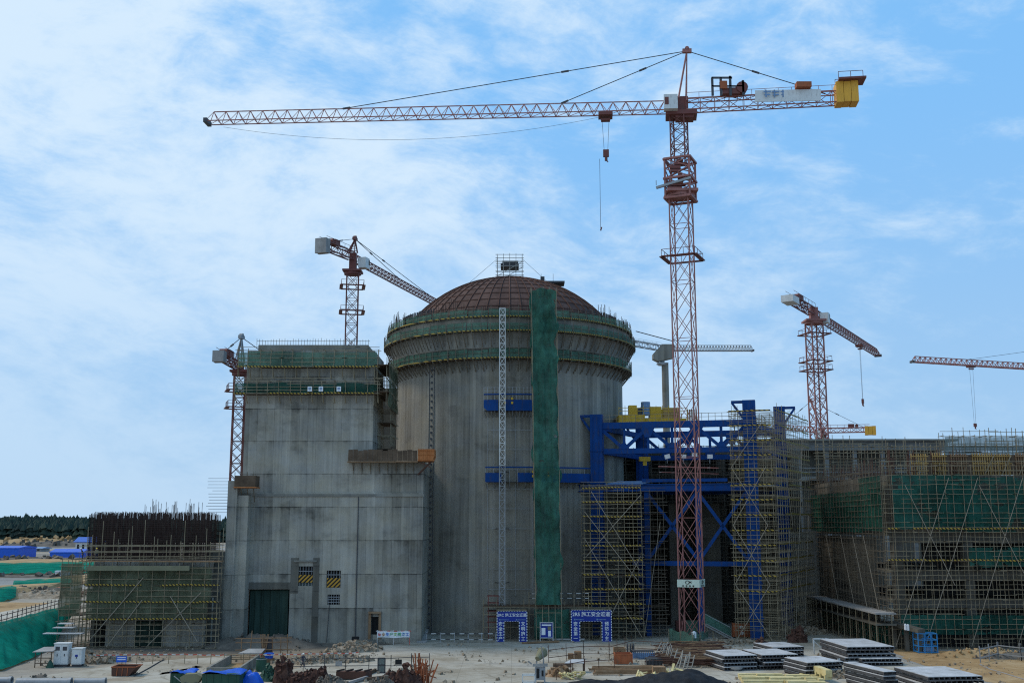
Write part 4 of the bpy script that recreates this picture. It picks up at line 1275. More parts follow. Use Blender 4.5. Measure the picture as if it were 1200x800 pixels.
# ------------------------------------------------------------------ tall scaffolded hall on the far side (turbine / electrical)
def hall():
    Y, X = 152.0, 52.2
    t = thing('scaffolded_hall', 'long unfinished concrete hall wrapped in scaffolding and green netting', 'building', (80, Y, 0))
    cols = [53.3 + 9.7 * k for k in range(7)]
    for x in cols:
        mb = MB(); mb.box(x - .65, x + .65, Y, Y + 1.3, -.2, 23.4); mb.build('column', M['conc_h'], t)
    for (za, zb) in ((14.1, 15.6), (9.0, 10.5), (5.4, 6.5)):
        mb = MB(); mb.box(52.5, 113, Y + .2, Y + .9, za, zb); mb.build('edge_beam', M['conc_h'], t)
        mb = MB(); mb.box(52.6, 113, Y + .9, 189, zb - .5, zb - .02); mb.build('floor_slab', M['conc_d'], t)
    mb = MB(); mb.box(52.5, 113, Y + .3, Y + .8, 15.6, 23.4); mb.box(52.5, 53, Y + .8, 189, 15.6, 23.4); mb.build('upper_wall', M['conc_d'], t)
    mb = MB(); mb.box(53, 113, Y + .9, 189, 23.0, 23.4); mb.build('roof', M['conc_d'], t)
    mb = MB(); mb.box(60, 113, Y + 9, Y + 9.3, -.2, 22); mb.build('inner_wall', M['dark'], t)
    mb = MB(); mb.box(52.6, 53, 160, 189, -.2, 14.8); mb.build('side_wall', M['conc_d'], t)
    mb = MB(); mb.box(54, 113, Y + 2.5, Y + 2.7, -.1, 5.3); mb.build('void_shade_sheet', M['black'], t)  # black sheet paints the shade of the open void below the hall
    # timber formwork of the storey being cast
    f = thing('wall_formwork', 'row of upright yellow brown timber formwork along the hall roof edge', 'formwork', (80, Y, 23.4))
    rr = random.Random(3)
    x = 56.0
    while x < 113:
        h = 3.0 + rr.uniform(-.15, .15)
        mb = MB()
        n = rr.randint(6, 9)
        for k in range(n):
            mb.box(x + k * .34, x + k * .34 + .12, Y + .35, Y + .5, 23.5, 23.5 + h)
        for z in (24.0, 25.0, 26.0): mb.box(x - .05, x + n * .34, Y + .22, Y + .35, z, z + .14)
        p = mb.build('formwork_panel', M['form'] if rr.random() > .35 else M['wood'], f)
        x += n * .34 + rr.choice((.05, .05, .1, .6))
    mb = MB(); mb.box(58, 113, Y + .5, Y + .56, 23.45, 26.3); mb.build('sheathing_board', M['woodd'], f)
    mb = MB()
    x = 66.0
    while x < 113:
        mb.bar((x, Y - .1, 23.5), (x + 1.6, Y + .2, 26.2), .1); x += 2.4
    mb.build('prop_lattice', M['tube'], f)
    r = thing('rebar_cage', 'rusty column rebar standing on the hall roof corner', 'rebar', (57, Y, 23.4))
    for cx in (53.3, 56.2, 59.4, 62):
        mb = MB()
        for k in range(14):
            a, b = rr.uniform(-.6, .6), rr.uniform(-.5, .5)
            mb.bar((cx + a, Y + .7 + b, 23.3), (cx + a + rr.uniform(-.1, .1), Y + .7 + b, 26.3 + rr.uniform(-1, .8)), .07)
        for z in (24, 24.8, 25.6): mb.box(cx - .65, cx + .65, Y + .1, Y + .17, z, z + .08)
        mb.build('column_rebar_mesh', M['rust'], r)
    mb = MB()
    for k in range(60):
        y = Y + 1 + k * .6
        mb.bar((52.8, y, 23.3), (52.8 + rr.uniform(-.1, .1), y, 25.0 + rr.uniform(-.4, 1.2)), .07)
    mb.build('rebar_mesh', M['rust'], r)
    # scaffolds
    zz = lambda y: P(1130, y, 150.3).z
    br = []
    for k in range(10):
        x = -2 + k * 6.2
        x = max(.2, x)
        br += [(x, 0.5, x + 8.6, 23.0, .2)]
        if k % 2 == 0: br += [(x + 8.5, .5 + 8, x + 2.5, 22, .2)]
    scaffold('netted_scaffold', 'wide scaffold with dark green netting across the front of the long hall', (51.4, 150.3), (1, 0), 62, 1.3, 24.5, bay=1.2, lift=1.3, tw=.055, mat='tube', skip=.03, decks=(zz(657), zz(620)),
             braces=br, nets=[(7.5, 62, zz(623), zz(559)), (1.0, 13.2, zz(620), zz(556)), (1.2, 62, zz(743), zz(720)), (11, 62, zz(664), zz(641))], netmat='netr', ragged=1.0, sidetoe=False)
    scaffold('netted_scaffold', 'deep scaffold with green netting along the shaded flank of the long hall', (51.2, 151.5), (0, 1), 36, -1.4, 24.0, bay=1.5, lift=1.55, tw=.06, mat='tubed', decks=(), nets=[(0, 10, zz(622), zz(556)), (9, 36, 15.5, 21.5)], netmat='netd', ragged=2.5,
             braces=[(1, 1, 8, 15, .2), (6, 1, 13, 15, .2), (12, 1, 19, 15, .2), (20, 1, 27, 15, .2)])
    scaffold('netted_scaffold', 'top scaffold with pale grey netting along the hall roof line', (61.0, 153.2), (1, 0), 52, 1.4, 5.4, bay=1.5, lift=1.35, z0=23.4, tw=.07, decks=(3.4,), toe=None, nets=[(.3, 13.2, 3.6, 5.4), (17, 24, 3.6, 5.5), (25, 52, 3.5, 5.2), (0, 52, 2.9, 4.2)], netmat='netgrey', ragged=1.5)
    scaffold('brown_scaffold', 'rusty brown scaffold crowding the far end of the hall roof before the flat-roofed block', (52.5, 186), (1, 0), 40, 1.4, 6.2, bay=1.2, lift=1.1, z0=23.4, tw=.09, mat='tube', decks=(2.2, 4.4), toe=None, ragged=2.2)
    # flank walkway canopy
    w = thing('walkway_canopy', 'roofed walkway running along the foot of the hall flank', 'canopy', (50.3, 170, 0))
    mb = MB(); mb.box(48.8, 51.6, 149.2, 188, 4.75, 4.95); mb.build('roof', M['ply2'], w)
    mb = MB(); mb.box(48.8, 51.6, 149.2, 188, 3.3, 3.5); mb.build('lower_roof', M['conc_d'], w)
    for k in range(14):
        mb = MB(); mb.bar((48.9, 149.4 + k * 2.9, 0), (48.9, 149.4 + k * 2.9, 4.8), .1); mb.bar((51, 149.4 + k * 2.9, 0), (51, 149.4 + k * 2.9, 4.8), .1); mb.build('post_lattice', M['tube'], w)
    mb = MB(); mb.grid(lambda u, v: (51.3, 152 + 35 * u, .2 + 3.0 * v), 20, 3); mb.build('side_net', M['netd'], w)


hall()

# flat-roofed grey block behind
t = thing('flat_roofed_block', 'pale grey flat-roofed concrete block beyond the hall scaffold', 'building', (70, 225, 0))
mb = MB(); mb.box(52, 90, 224, 245, 31.6, 33.5); mb.build('roof_beam', M['plaster'], t)
mb = MB(); mb.box(50, 92, 223.2, 246, 33.5, 33.9); mb.build('roof', M['conc_n'], t)
for k in range(7):
    mb = MB(); mb.box(53 + k * 5.8, 53.9 + k * 5.8, 224.3, 225.2, 0, 31.6); mb.build('column', M['plaster'], t)
mb = MB(); mb.box(52, 90, 228, 228.3, 0, 31.5); mb.build('inner_wall', M['conc_d'], t)
mb = MB(); mb.box(52, 90, 224.5, 244, 25.5, 26.3); mb.build('floor_slab', M['conc_n'], t)
mb = MB()
for z in (27.2, 28.0): mb.bar((52, 224.2, z), (90, 224.2, z), .12)
mb.build('guard_rail', M['grey'], t)


# ------------------------------------------------------------------ blue steel gantry
FL, FR, RRc, RLc = Vector((13.4, 170.6, 0)), Vector((36.2, 164.6, 0)), Vector((45.2, 182.4, 0)), Vector((22.6, 188.6, 0))
def gantry():
    t = thing('steel_gantry', 'huge blue steel gantry of columns and trusses beside the round shell', 'gantry', (29, 176, 0))
    U = (FR - FL).normalized(); V = Vector((-U.y, U.x, 0))
    w = .95
    Z = Vector((0, 0, 1))
    for c, h, sgn in ((FL, 33.7, -1), (FR, 35.3, -1), (RRc, 36.2, 1), (RLc, 33.4, -1)):
        mb = MB()
        mb.obox(c + Z * (h / 2), U * w, V * w * .9, Z * (h / 2))
        col = mb.build('column', M['blue'], t)
        mb = MB()
        e = c + U * (sgn * w)
        mb.bar(e + Z * (h - .2), e + U * (sgn * 1.7) + Z * (h - .2), .5, .4); mb.bar(e + U * (sgn * 1.6) + Z * (h - .3), e + Z * (h - 2.6), .35)
        mb.build('cap_bracket', M['blue'], col)
        mb = MB()
        for z in (3, 8, 13, 18, 23, 28): mb.obox(c + Z * z, U * (w + .12), V * (w + .06), Z * .1)
        for k in (-.45, .45): mb.obox(c + U * k - V * (w * .9 + .04) + Z * (h / 2), U * .06, V * .05, Z * (h / 2 - .4))
        mb.build('stiffener_rib', M['blue'], col)

    def truss(A, B, zt, zb):
        tr = MB()
        for z, hh in ((zt, 1.0), (zb, .8)):
            tr.obox((A + B) / 2 + Z * z, (B - A) / 2, V * .35, Z * (hh / 2))
        o = tr.build('truss', M['blue'], t)
        n = 6
        nodes = [A + (B - A) * ((k + .15) / 6.3) for k in range(7)]
        for k in range(6):
            a, b = nodes[k], nodes[k + 1]
            mb = MB()
            za, zb_ = (zt - .4, zb + .3) if k % 2 == 0 else (zb + .3, zt - .4)
            mb.bar(a + Z * za, b + Z * zb_, .5, .5); mb.build('diagonal', M['blue'], o)
        for k in range(1, 6):
            mb = MB(); mb.bar(nodes[k] + Z * (zt - .4), nodes[k] + Z * (zb + .3), .38); mb.build('post', M['blue'], o)
            if k % 2 == 0:
                mb = MB(); q = nodes[k]
                mb.prism([q - U * 1.1 + Z * (zt - .45) - V * .4, q + U * 1.1 + Z * (zt - .45) - V * .4, q + U * .45 + Z * (zt - 1.9) - V * .4, q - U * .45 + Z * (zt - 1.9) - V * .4], V * .1); mb.build('gusset', M['blue'], o)
            else:
                mb = MB(); q = nodes[k]
                mb.prism([q - U * .9 + Z * (zb + .35) - V * .4, q + U * .9 + Z * (zb + .35) - V * .4, q + U * .3 + Z * (zb + 1.2) - V * .4, q - U * .3 + Z * (zb + 1.2) - V * .4], V * .1); mb.build('gusset', M['blue'], o)
        return o
    truss(FL, FR, 31.9, 27.9)
    truss(RLc, RRc, 31.9, 27.9)
    for A, B in ((FL, RLc), (FR, RRc)):
        for z in (31.7, 28.0):
            mb = MB(); mb.bar(A + Z * z, B + Z * z, .7, .8); mb.build('tie_beam', M['blue'], t)
    # lower deck
    zd = 22.2
    mb = MB(); mb.obox((FL + RRc) / 2 + Z * (zd + .25), (FR - FL) / 2 * 1.1, V * 9.5, Z * .1); mb.build('deck', M['grey'], t)
    for A, B, k in ((FL - U * 3.2, FR - U * .9, 0), (RLc, RRc, 1)):
        mb = MB(); mb.obox((A + B) / 2 + Z * zd - V * .2, (B - A) / 2, V * .3, Z * .5); mb.obox((A + B) / 2 + Z * (zd + .5) - V * .2, (B - A) / 2, V * .5, Z * .06); mb.obox((A + B) / 2 + Z * (zd - .5) - V * .2, (B - A) / 2, V * .5, Z * .06); mb.build('edge_beam', M['blue'], t)
    mb = MB(); mb.obox(FL + U * 13.5 + Z * 23.3 - V * .1, U * 6.5, V * .2, Z * .25); mb.build('runway_beam', M['blue'], t)
    pts = [FL + U * s for s in (7.6, 15.4)] + [FR - U * .8]
    for p in pts[:2]:
        mb = MB(); mb.bar(p, p + Z * zd, .8, .8); mb.build('deck_column', M['blue'], t)
    mb = MB(); mb.obox((pts[0] + pts[2]) / 2 + Z * 10.8 - U * 1, U * ((pts[2] - pts[0]).length / 2 + 1.3), V * .25, Z * .35); mb.build('lower_beam', M['blue'], t)
    for a, b in ((pts[0], pts[1]), (pts[1], pts[2])):
        for za, zb in ((21.6, 11.2), (11.2, 21.6)):
            mb = MB(); mb.bar(a + Z * za, b + Z * zb, .48, .48); mb.build('cross_brace', M['blue'], t)
    # guard rail on the truss
    mb = MB()
    for k in range(24):
        p = FL + (FR - FL) * (k / 23)
        mb.bar(p + Z * 32.4, p + Z * 33.6, .06)
    for z in (33.0, 33.55): mb.bar(FL + Z * z, FR + Z * z, .06)
    mb.build('guard_rail', M['tube'], t)
    # bundle of pale blue sheets lying on the deck
    mb = MB()
    for k in range(5):
        c = FL + U * (4 + k * .4) + V * (1.5 + k * .5) + Z * (22.85 + .12 * k)
        mb.obox(c, U * 3.0, V * .8, Z * .05)
    one(mb, 'sheet_bundle', 'loose pale blue metal sheets lying on the gantry deck', 'metal sheets', M['bluel'])
    # yellow hoist trolley riding on top
    y = thing('hoist_trolley', 'yellow hoisting trolley with a blue drum riding on the blue gantry', 'hoist trolley', (22.6, 176.5, 32.5))
    B = lambda x0, x1, y0, y1, z0, z1, n, m: (lambda q: (q.box(x0, x1, y0, y1, z0, z1), q.build(n, M[m], y)))(MB())
    B(17.2, 21.4, 173.6, 179, 32.5, 34.0, 'main_girder', 'yellow')
    B(21.5, 28.2, 174.2, 179, 32.5, 33.5, 'side_girder', 'yellow')
    B(18.9, 20.2, 174.2, 175.6, 34.0, 35.6, 'control_cabinet', 'yellow')
    B(22.4, 24.2, 174.4, 177, 33.5, 35.4, 'gear_housing', 'yellow')
    B(24.5, 27.2, 174.6, 177.6, 33.5, 35.2, 'motor_housing', 'form')
    B(20.3, 21.0, 174.4, 177, 34.0, 35.2, 'equipment_box', 'dgrey')
    mb = MB(); mb.cyl((21.7, 175, 34.0), (21.7, 175, 36.2), .75, 16); mb.cyl((21.7, 175, 35.3), (21.7, 175, 35.5), .82, 16); mb.build('drum', M['bluel'], y)
    mb = MB()
    for k in range(12):
        x = 17.2 + k * 1.0
        mb.bar((x, 173.5, 32.5), (x, 173.5, 35.1 + random.uniform(-.2, .5)), .07)
    for z in (34.6, 35.1): mb.bar((17.2, 173.5, z), (28.2, 173.5, z), .07)
    mb.build('guard_rail', M['yellow'], y)
    mb = MB()
    for k in range(5): mb.bar((28.5 + k * .35, 175, 32.5), (28.5 + k * .35, 175, 35), .22)
    mb.build('bracket_lattice', M['wood'], y)
    mb = MB()
    for s in (-.4, .4): mb.bar((21.5 + s * .3, 176, 32.5), (21.5 + s * .3, 176, 27.5), .06)
    mb.build('hoist_rope', M['dgrey'], y)
    mb = MB(); mb.box(20.6, 22.4, 175.6, 176.4, 26.7, 27.4); mb.box(21.2, 21.8, 175.7, 176.3, 26.0, 26.7); mb.build('hook_block', M['yellow'], y)


gantry()

# scaffolds round the gantry
zs_ = lambda y, Y: P(700, y, Y).z
lv = [zs_(y, 163) for y in (742 - 17 * k for k in range(1, 11))]
xa, xb = P(684, 650, 163).x, P(752, 650, 163).x
L_ = xb - xa
scaffold('hazard_board_scaffold', 'tall scaffold with many yellow hazard boards between the shell and the crane mast', (xa, 163), (1, 0), L_, 4.2, 22.2, bay=1.25, lift=1.12, nrow=2, tw=.065, decks=[z for z in lv if 0.5 < z < 22], braces=[(.2, 18.5, L_ - .3, 8, .2), (L_ - .4, 10, 1.2, 21.5, .2), (.2, 14.5, L_ - .2, .4, .2), (L_ - .2, 12, 2.2, .3, .2), (.4, 12, L_, 21, .25)], ragged=.6, skip=.02)
xa2, xb2 = P(753, 650, 166).x, P(776, 650, 166).x
scaffold('set_back_scaffold', 'darker scaffold set back beside the hazard board scaffold under the blue deck', (xa2, 166.5), (1, 0), xb2 - xa2 + .6, 5, 21.5, bay=1.1, lift=1.1, nrow=2, tw=.06, mat='tubed', decks=(2.3, 4.6, 6.9, 9.2, 11.5, 13.8, 16, 18.2, 20.4), toe=None, braces=[(.1, .3, 2.8, 17, .2)], ragged=.5)
Kc = Vector((38.4, 160.6, 0)); Ud = Vector((.95, -.31, 0)).normalized(); Ud2 = Vector((.463, .886, 0)).normalized()
O1 = Kc - Ud * 6.0
decks = [2.2 * k + .3 for k in range(3, 16)]
scaffold('corner_scaffold', 'scaffold with hazard boards wrapped round the nearer tall blue gantry column', (O1.x, O1.y), (Ud.x, Ud.y), 6.0, 6.5, 32.5, bay=1.2, lift=1.3, nrow=3, tw=.065, decks=decks, boards=False, braces=[(.1, .2, 5.1, 8, .2), (5.1, .2, .1, 8, .2), (.1, 8, 5.1, 16.5, .2), (5.1, 8, .1, 16.5, .2), (.1, 16.5, 5.1, 25, .2), (5.1, 16.5, .1, 25, .2), (.1, 25, 5.1, 32, .2)], ragged=1.2, skip=.02)
O2 = Kc + Ud2 * .6 + Vector((.5, 0, 0))
scaffold('oblique_scaffold', 'long oblique scaffold running back round the farther tall blue gantry column', (O2.x, O2.y), (Ud2.x, Ud2.y), 22, 6.5, 33, bay=1.5, lift=1.4, nrow=2, tw=.06, decks=[z + .2 for z in decks], boards=False, braces=[(.5, .3, 6, 16, .2), (7, .3, 13, 18, .2), (13, .3, 19, 18, .2), (8, 16, 3, 30, .2), (12, 14, 17, 31, .2), (14, 1, 9, 14, .2)], ragged=1.8, skip=.02)
# floodlights hanging near the crane mast
for k, (x, y) in enumerate(((782, 537), (801, 537), (814, 535), (832, 537))):
    c = P(x, y, 166)
    t = thing('floodlight', ['tilted white floodlight, first of the row under the blue truss', 'white floodlight behind the near face of the red mast', 'white floodlight in the middle of the red mast', 'white floodlight last in the row beyond the red mast'][k], 'floodlight', tuple(c), 'white floodlights under the blue truss')
    mb = MB(); mb.obox(c + Vector((0, 0, .3)), (.38, 0, .1 if k == 0 else 0), (0, .25, 0), (-.1 if k == 0 else 0, -.1, .3)); mb.build('lamp_head', M['signwhite'], t)
    mb = MB(); mb.bar(c + Vector((0, .2, .3)), c + Vector((0, .2, -.7)), .08); mb.build('stem', M['grey'], t)
mb = MB()
a, b = P(772, 546, 166.2), P(842, 548, 166.2)
mb.bar(a, b, .12); mb.bar(a + Vector((0, .8, 0)), b + Vector((0, .8, 0)), .12); mb.bar(a + Vector((0, 0, -.9)), b + Vector((0, 0, -.9)), .08)
one(mb, 'lamp_rail', 'thin reddish rail carrying the white floodlights', 'rail', M['redw'])

# ------------------------------------------------------------------ tower cranes
def crane(label, base, w, z_mast, pivot_z, jib_tip, cj_tip, apex=None, rot=0.0, nm=24, jw=1.6, jh=1.6, nj=24, tc=.2, tb=.1, mats=('red', 'red', 'red'), cab=True, cw=('cw', 2.2, 2.6, 2.2), pend=(.45,), trolley=None, hook=None, collar=None, mast=True, flat=False, post=True, cj_h=1.2, winch=True, zb=0.0):
    bx, by = base
    t = thing('tower_crane', label, 'crane', (bx, by, zb))
    mm, mj, ma = (M[k] for k in mats)
    if mast:
        mb = MB(); lattice(mb, (bx, by, zb), (bx, by, z_mast), w, nm, tc, tb, rot)
        mb.build('mast_lattice', mm, t)
    piv = Vector((bx, by, pivot_z))
    mb = MB(); mb.cyl((bx, by, z_mast), (bx, by, z_mast + .5), w * .75, 14); mb.box(bx - w * .8, bx + w * .8, by - w * .8, by + w * .8, z_mast + .5, z_mast + .9); (mb.bar((bx, by, z_mast + .9), (bx, by, pivot_z + jh), w * .6, w * .6) if post else None)
    mb.build('slewing_ring', mm, t)
    jib_tip, cj_tip = Vector(jib_tip), Vector(cj_tip)
    dj = (jib_tip - piv).normalized()
    dc = (cj_tip - piv).normalized()
    sj = dj.cross(Vector((0, 0, 1))).normalized()
    sc = dc.cross(Vector((0, 0, 1))).normalized()
    mb = MB()
    Bf, Tf = tri_jib(mb, piv + dj * (w * .4), jib_tip, jw, jh, nj, tc * .8, tb)
    jib = mb.build('jib_lattice', mj, t)
    mb = MB(); mb.obox(jib_tip + Vector((0, 0, .1)), dj * .3, sj * jw * .6, (0, 0, .35)); mb.build('tip_sheave', M['dgrey'], jib)
    # counter jib: a box lattice with walkway
    mb = MB()
    Lc = (cj_tip - piv).length
    n = max(4, int(Lc / (cj_h * 1.3)))
    a0 = piv + dc * (w * .4)
    lattice(mb, a0 + Vector((0, 0, cj_h / 2)), cj_tip + Vector((0, 0, cj_h / 2)), jw * .9, n, tc * .9, tb, 0, 'Z', cj_h)
    cj = mb.build('counter_jib_lattice', mj, t)
    mb = MB()
    for s in (-1, 1):
        for k in range(int(Lc / 2)):
            p = a0 + dc * (k * 2) + sc * (s * jw * .55) + Vector((0, 0, cj_h))
            mb.bar(p, p + Vector((0, 0, .9)), .06)
        q = a0 + sc * (s * jw * .55) + Vector((0, 0, cj_h + .9)); mb.bar(q, q + dc * (Lc - 1), .06)
    mb.build('guard_rail', mj, cj)
    m, dx, dy, dz = cw
    mb = MB()
    c = cj_tip + Vector((0, 0, cj_h * .3 + (.9 if jh == 1.8 and jw == 1.9 else 0)))
    for k in range(3):
        mb.obox(c - dc * (dx * .5 - dx * (k + .5) / 3), dc * (dx / 6 - .03), sc * (dy / 2), (0, 0, dz / 2 * (1 - .04 * (k == 1))))
    mb.build('counterweight', M[m], t)
    if winch:
        mb = MB()
        c = piv + dc * (Lc * .62) + Vector((0, 0, cj_h + .55))
        mb.obox(c, dc * .9, sc * .7, (0, 0, .55)); mb.cyl(c + dc * 1.6 - sc * .7, c + dc * 1.6 + sc * .7, .5, 10)
        mb.build('hoist_winch', M['redd'], t)
    if cab:
        c = piv + sj * (w * .5 + .9) * (1 if (sj.y < 0) else -1) + dj * .8 + Vector((0, 0, -.6))
        mb = MB(); mb.obox(c, dj * 1.0, sj * .85, (0, 0, 1.1)); k = mb.build('cab', M['white'], t)
        mb = MB(); mb.obox(c + dj * .8 + Vector((0, 0, .25)), dj * .24, sj * .88, (0, 0, .55)); mb.build('window', M['black'], k)
    if apex is not None:
        apex = Vector(apex)
        mb = MB()
        for s in (-1, 1):
            mb.bar(piv + sj * s * w * .4 + Vector((0, 0, jh)), apex, tc * 1.2)
            mb.bar(piv + sj * s * w * .4 + dc * 1.2 + Vector((0, 0, jh * .7)), apex, tc * .8)
        for k in range(1, 6):
            f = k / 6
            a = (piv + sj * w * .4 + Vector((0, 0, jh))).lerp(apex, f); b = (piv - sj * w * .4 + Vector((0, 0, jh))).lerp(apex, f)
            mb.bar(a, b, tb)
        mb.obox(apex, dj * .7, sj * .3, (0, 0, .3)); mb.cyl(apex - sj * .3 + Vector((0, 0, .35)), apex + sj * .3 + Vector((0, 0, .35)), .35, 10)
        mb.build('apex_tower', ma, t)
        for f in pend:
            p = Tf(max(.5, f * nj - .5))
            mb = MB(); mb.bar(apex, p, .1)
            q = apex.lerp(p, .35); d = (p - apex).normalized(); mb.bar(q - d * .6, q + d * .6, .24)
            mb.bar(p - d * 1.2, p, .24)
            mb.build('pendant_bar', M['dgrey'], t)
        mb = MB(); p = cj_tip - dc * (Lc * .12) + Vector((0, 0, cj_h)); mb.bar(apex, p, .1); q = apex.lerp(p, .5); d = (p - apex).normalized(); mb.bar(q - d * .6, q + d * .6, .24); mb.build('pendant_bar', M['dgrey'], t)
    if trolley is not None:
        c = piv.lerp(jib_tip, trolley) + Vector((0, 0, -.35))
        mb = MB(); mb.obox(c, dj * 1.1, sj * jw * .6, (0, 0, .25)); mb.obox(c + Vector((0, 0, -.8)), dj * .7, sj * .5, (0, 0, .12))
        for s in (-.7, .7): mb.bar(c + dj * s, c + dj * s + Vector((0, 0, -.8)), .12)
        mb.build('trolley', M['redd'], t)
        if hook:
            mb = MB()
            for s in (-.55, .55): mb.bar(c + dj * s + Vector((0, 0, -.5)), Vector((c.x + dj.x * s * .5, c.y + dj.y * s * .5, hook + .9)), .05)
            mb.build('hoist_rope', M['dgrey'], t)
            mb = MB(); mb.obox((c.x, c.y, hook + .5), dj * .45, sj * .25, (0, 0, .55)); mb.cyl((c.x, c.y, hook), (c.x, c.y, hook - .7), .22, 8); mb.bar((c.x, c.y, hook - .6), (c.x + .3, c.y, hook - .9), .15); mb.build('hook_block', M['redd'], t)
    if collar:
        for z in collar:
            mb = MB()
            r = w * .5 + 1.1
            e = Matrix.Rotation(rot, 3, 'Z')
            for k in range(4):
                a = e @ Vector((r * (-1, 1, 1, -1)[k], r * (-1, -1, 1, 1)[k], 0)); b = e @ Vector((r * (1, 1, -1, -1)[k], r * (-1, 1, 1, -1)[k], 0))
                mb.bar(piv.xy.to_3d() + a + Vector((0, 0, z)), piv.xy.to_3d() + b + Vector((0, 0, z)), .7, .14)
                mb.bar(piv.xy.to_3d() + a + Vector((0, 0, z + 1.1)), piv.xy.to_3d() + b + Vector((0, 0, z + 1.1)), .07)
                for f in (0, .33, .66): mb.bar(piv.xy.to_3d() + a.lerp(b, f) + Vector((0, 0, z)), piv.xy.to_3d() + a.lerp(b, f) + Vector((0, 0, z + 1.1)), .07)
            mb.build('mast_platform', M['redd'], t)
    return t, dict(piv=piv, dj=dj, dc=dc, sj=sj, sc=sc, T=Tf, Lc=Lc, cj=cj)


def main_crane():
    bx, by, rot = 25.9, 160.0, R(-23.5)
    zj = 79.9
    tip = P(243, 144, 165); cj = P(992, 121, 156.8)
    zm = P(795, 232, 160).z
    t, d = crane('tallest red tower crane before the blue gantry, its long jib over the shell', (bx, by), 2.9, zm, zj, tip, cj, apex=P(805, 60, 159), rot=rot, nm=15, jw=1.9, jh=1.8, nj=37, tc=.17, tb=.08, mats=('red', 'redw', 'red'), cab=False,
                 cw=('cw', 3.3, 2.6, 3.3), pend=(.716, .245), trolley=(785 - 703) / (785 - 243), hook=P(701, 184, 161).z, collar=(P(800, 303, 160).z,), winch=False, cj_h=1.7, post=False)
    piv, dj, dc, sc = d['piv'], d['dj'], d['dc'], d['sc']
    # climbing frame and slimmer inner mast
    zc0, zc1 = zm - .3, P(795, 189, 160).z
    e = Matrix.Rotation(rot, 3, 'Z')
    mb = MB(); lattice(mb, (bx, by, zc0), (bx, by, zc1), 3.8, 4, .26, .14, rot)
    for z in (zc0, (zc0 + zc1) / 2, zc1):
        for k in range(4):
            a = e @ Vector((2.0 * (-1, 1, 1, -1)[k], 2.0 * (-1, -1, 1, 1)[k], 0)); b = e @ Vector((2.0 * (1, 1, -1, -1)[k], 2.0 * (-1, 1, 1, -1)[k], 0))
            mb.bar(Vector((bx, by, z)) + a, Vector((bx, by, z)) + b, .4, .3)
    f = mb.build('climbing_frame', M['red'], t)
    mb = MB()
    for k in range(10): mb.box(bx - 1.5 + random.uniform(-.6, 1), bx - .5 + random.uniform(0, 1.5), by - 1.9, by - 1.2, zc0 + .6 + k * .55, zc0 + 1.0 + k * .55)
    mb.build('jack_frame', M['redd'], f)
    a = e @ Vector((-2.6, -2.2, 0)); b = e @ Vector((2.2, -2.2, 0)); z = P(790, 214, 158).z
    mb = MB(); mb.bar(Vector((bx, by, z)) + a - Vector((.6, 0, .5)), Vector((bx, by, z + .5)) + b, .4, .35); mb.bar(Vector((bx, by, z + .4)) + a - Vector((.6, 0, .5)), Vector((bx, by, z + 1.2)) + a - Vector((.6, 0, .5)), .1); mb.build('monorail_beam', M['grey'], f)
    mb = MB(); lattice(mb, (bx, by, zc1 - 1), (bx, by, zj - .8), 2.2, 5, .17, .085, rot); mb.build('inner_mast_lattice', M['redd'], t)
    mb = MB(); mb.obox((bx + .4, by, zj - .6), dj * 2.4, sc * 1.6, (0, 0, .35)); mb.obox((bx + .9, by, zj - .95), dj * 1.4, sc * 1.2, (0, 0, .4)); mb.obox((bx + .6, by, zj + .9), dj * .9, sc * .8, (0, 0, 1.3)); mb.build('turntable', M['redd'], t)
    c = P(786, 121, 158.2)
    mb = MB(); mb.obox(c, dj * 1.05, sc * .8, (0, 0, 1.15)); k = mb.build('cab', M['white'], t)
    mb = MB(); mb.obox(c + dj * .62 + Vector((0, 0, .1)), dj * .3, sc * .83, (0, 0, .6)); mb.build('window', M['redd'], k)
    # counter jib dressing
    cjo = d['cj']
    for (xa, xb, ya, yb) in ((885, 962, 104, 122),):
        p = [P(xa, 105.5, 156.6), P(xb, 104, 155.2)]
        mb = MB(); mb.prism([P(xa, 106, 157.2), P(xb, 104.5, 155.8), P(xb, 118, 155.8), P(xa, 119.5, 157.2)], (0, .12, 0)); b_ = mb.build('side_panel', M['white'], t)
        mb = MB()
        for k in range(3):
            q = P(899 + k * 10, 107.5, 156.6)
            mb.obox(q, (.55, -.05, 0), (0, .02, 0), (0, 0, .1)); mb.obox(q + Vector((0, 0, -.5)), (.45, -.05, 0), (0, .02, 0), (0, 0, .1)); mb.obox(q + Vector((-.2, 0, -.3)), (.1, 0, 0), (0, .02, 0), (0, 0, .6))
        mb.build('faded_mark', M['bluel'], b_)
    # machinery house
    mb = MB()
    for (x0, x1, y0, y1) in ((834, 836, 91, 112), (844, 846, 91, 112), (855, 857, 89, 112), (870, 872, 94, 112), (834, 858, 90, 92), (834, 872, 100, 101.5)):
        for yy in (157, 158.8):
            a, b = P(x0, y1, yy), P(x1, y0, yy); mb.box(a.x, b.x, yy, yy + .2, a.z, b.z)
    mb.build('winch_frame', M['dgrey'], t)
    a, b = P(846, 112, 158), P(866, 105, 158)
    mb = MB(); mb.box(a.x, b.x, 157.2, 158.9, a.z, b.z); mb.cyl((b.x + .3, 157, a.z + 1), (b.x + .3, 159, a.z + 1), .9, 12); mb.build('winch_drum', M['redd'], t)
    a, b = P(844, 104, 157), P(852, 95, 157); mb = MB(); mb.box(a.x, b.x, 156.9, 157.6, a.z, b.z); mb.build('switch_box', M['rustbright'], t)
    a, b = P(933, 103, 156), P(950, 97, 156); mb = MB(); mb.box(a.x, b.x, 155.5, 156.8, a.z, b.z); mb.build('sheave_box', M['rustbright'], t)
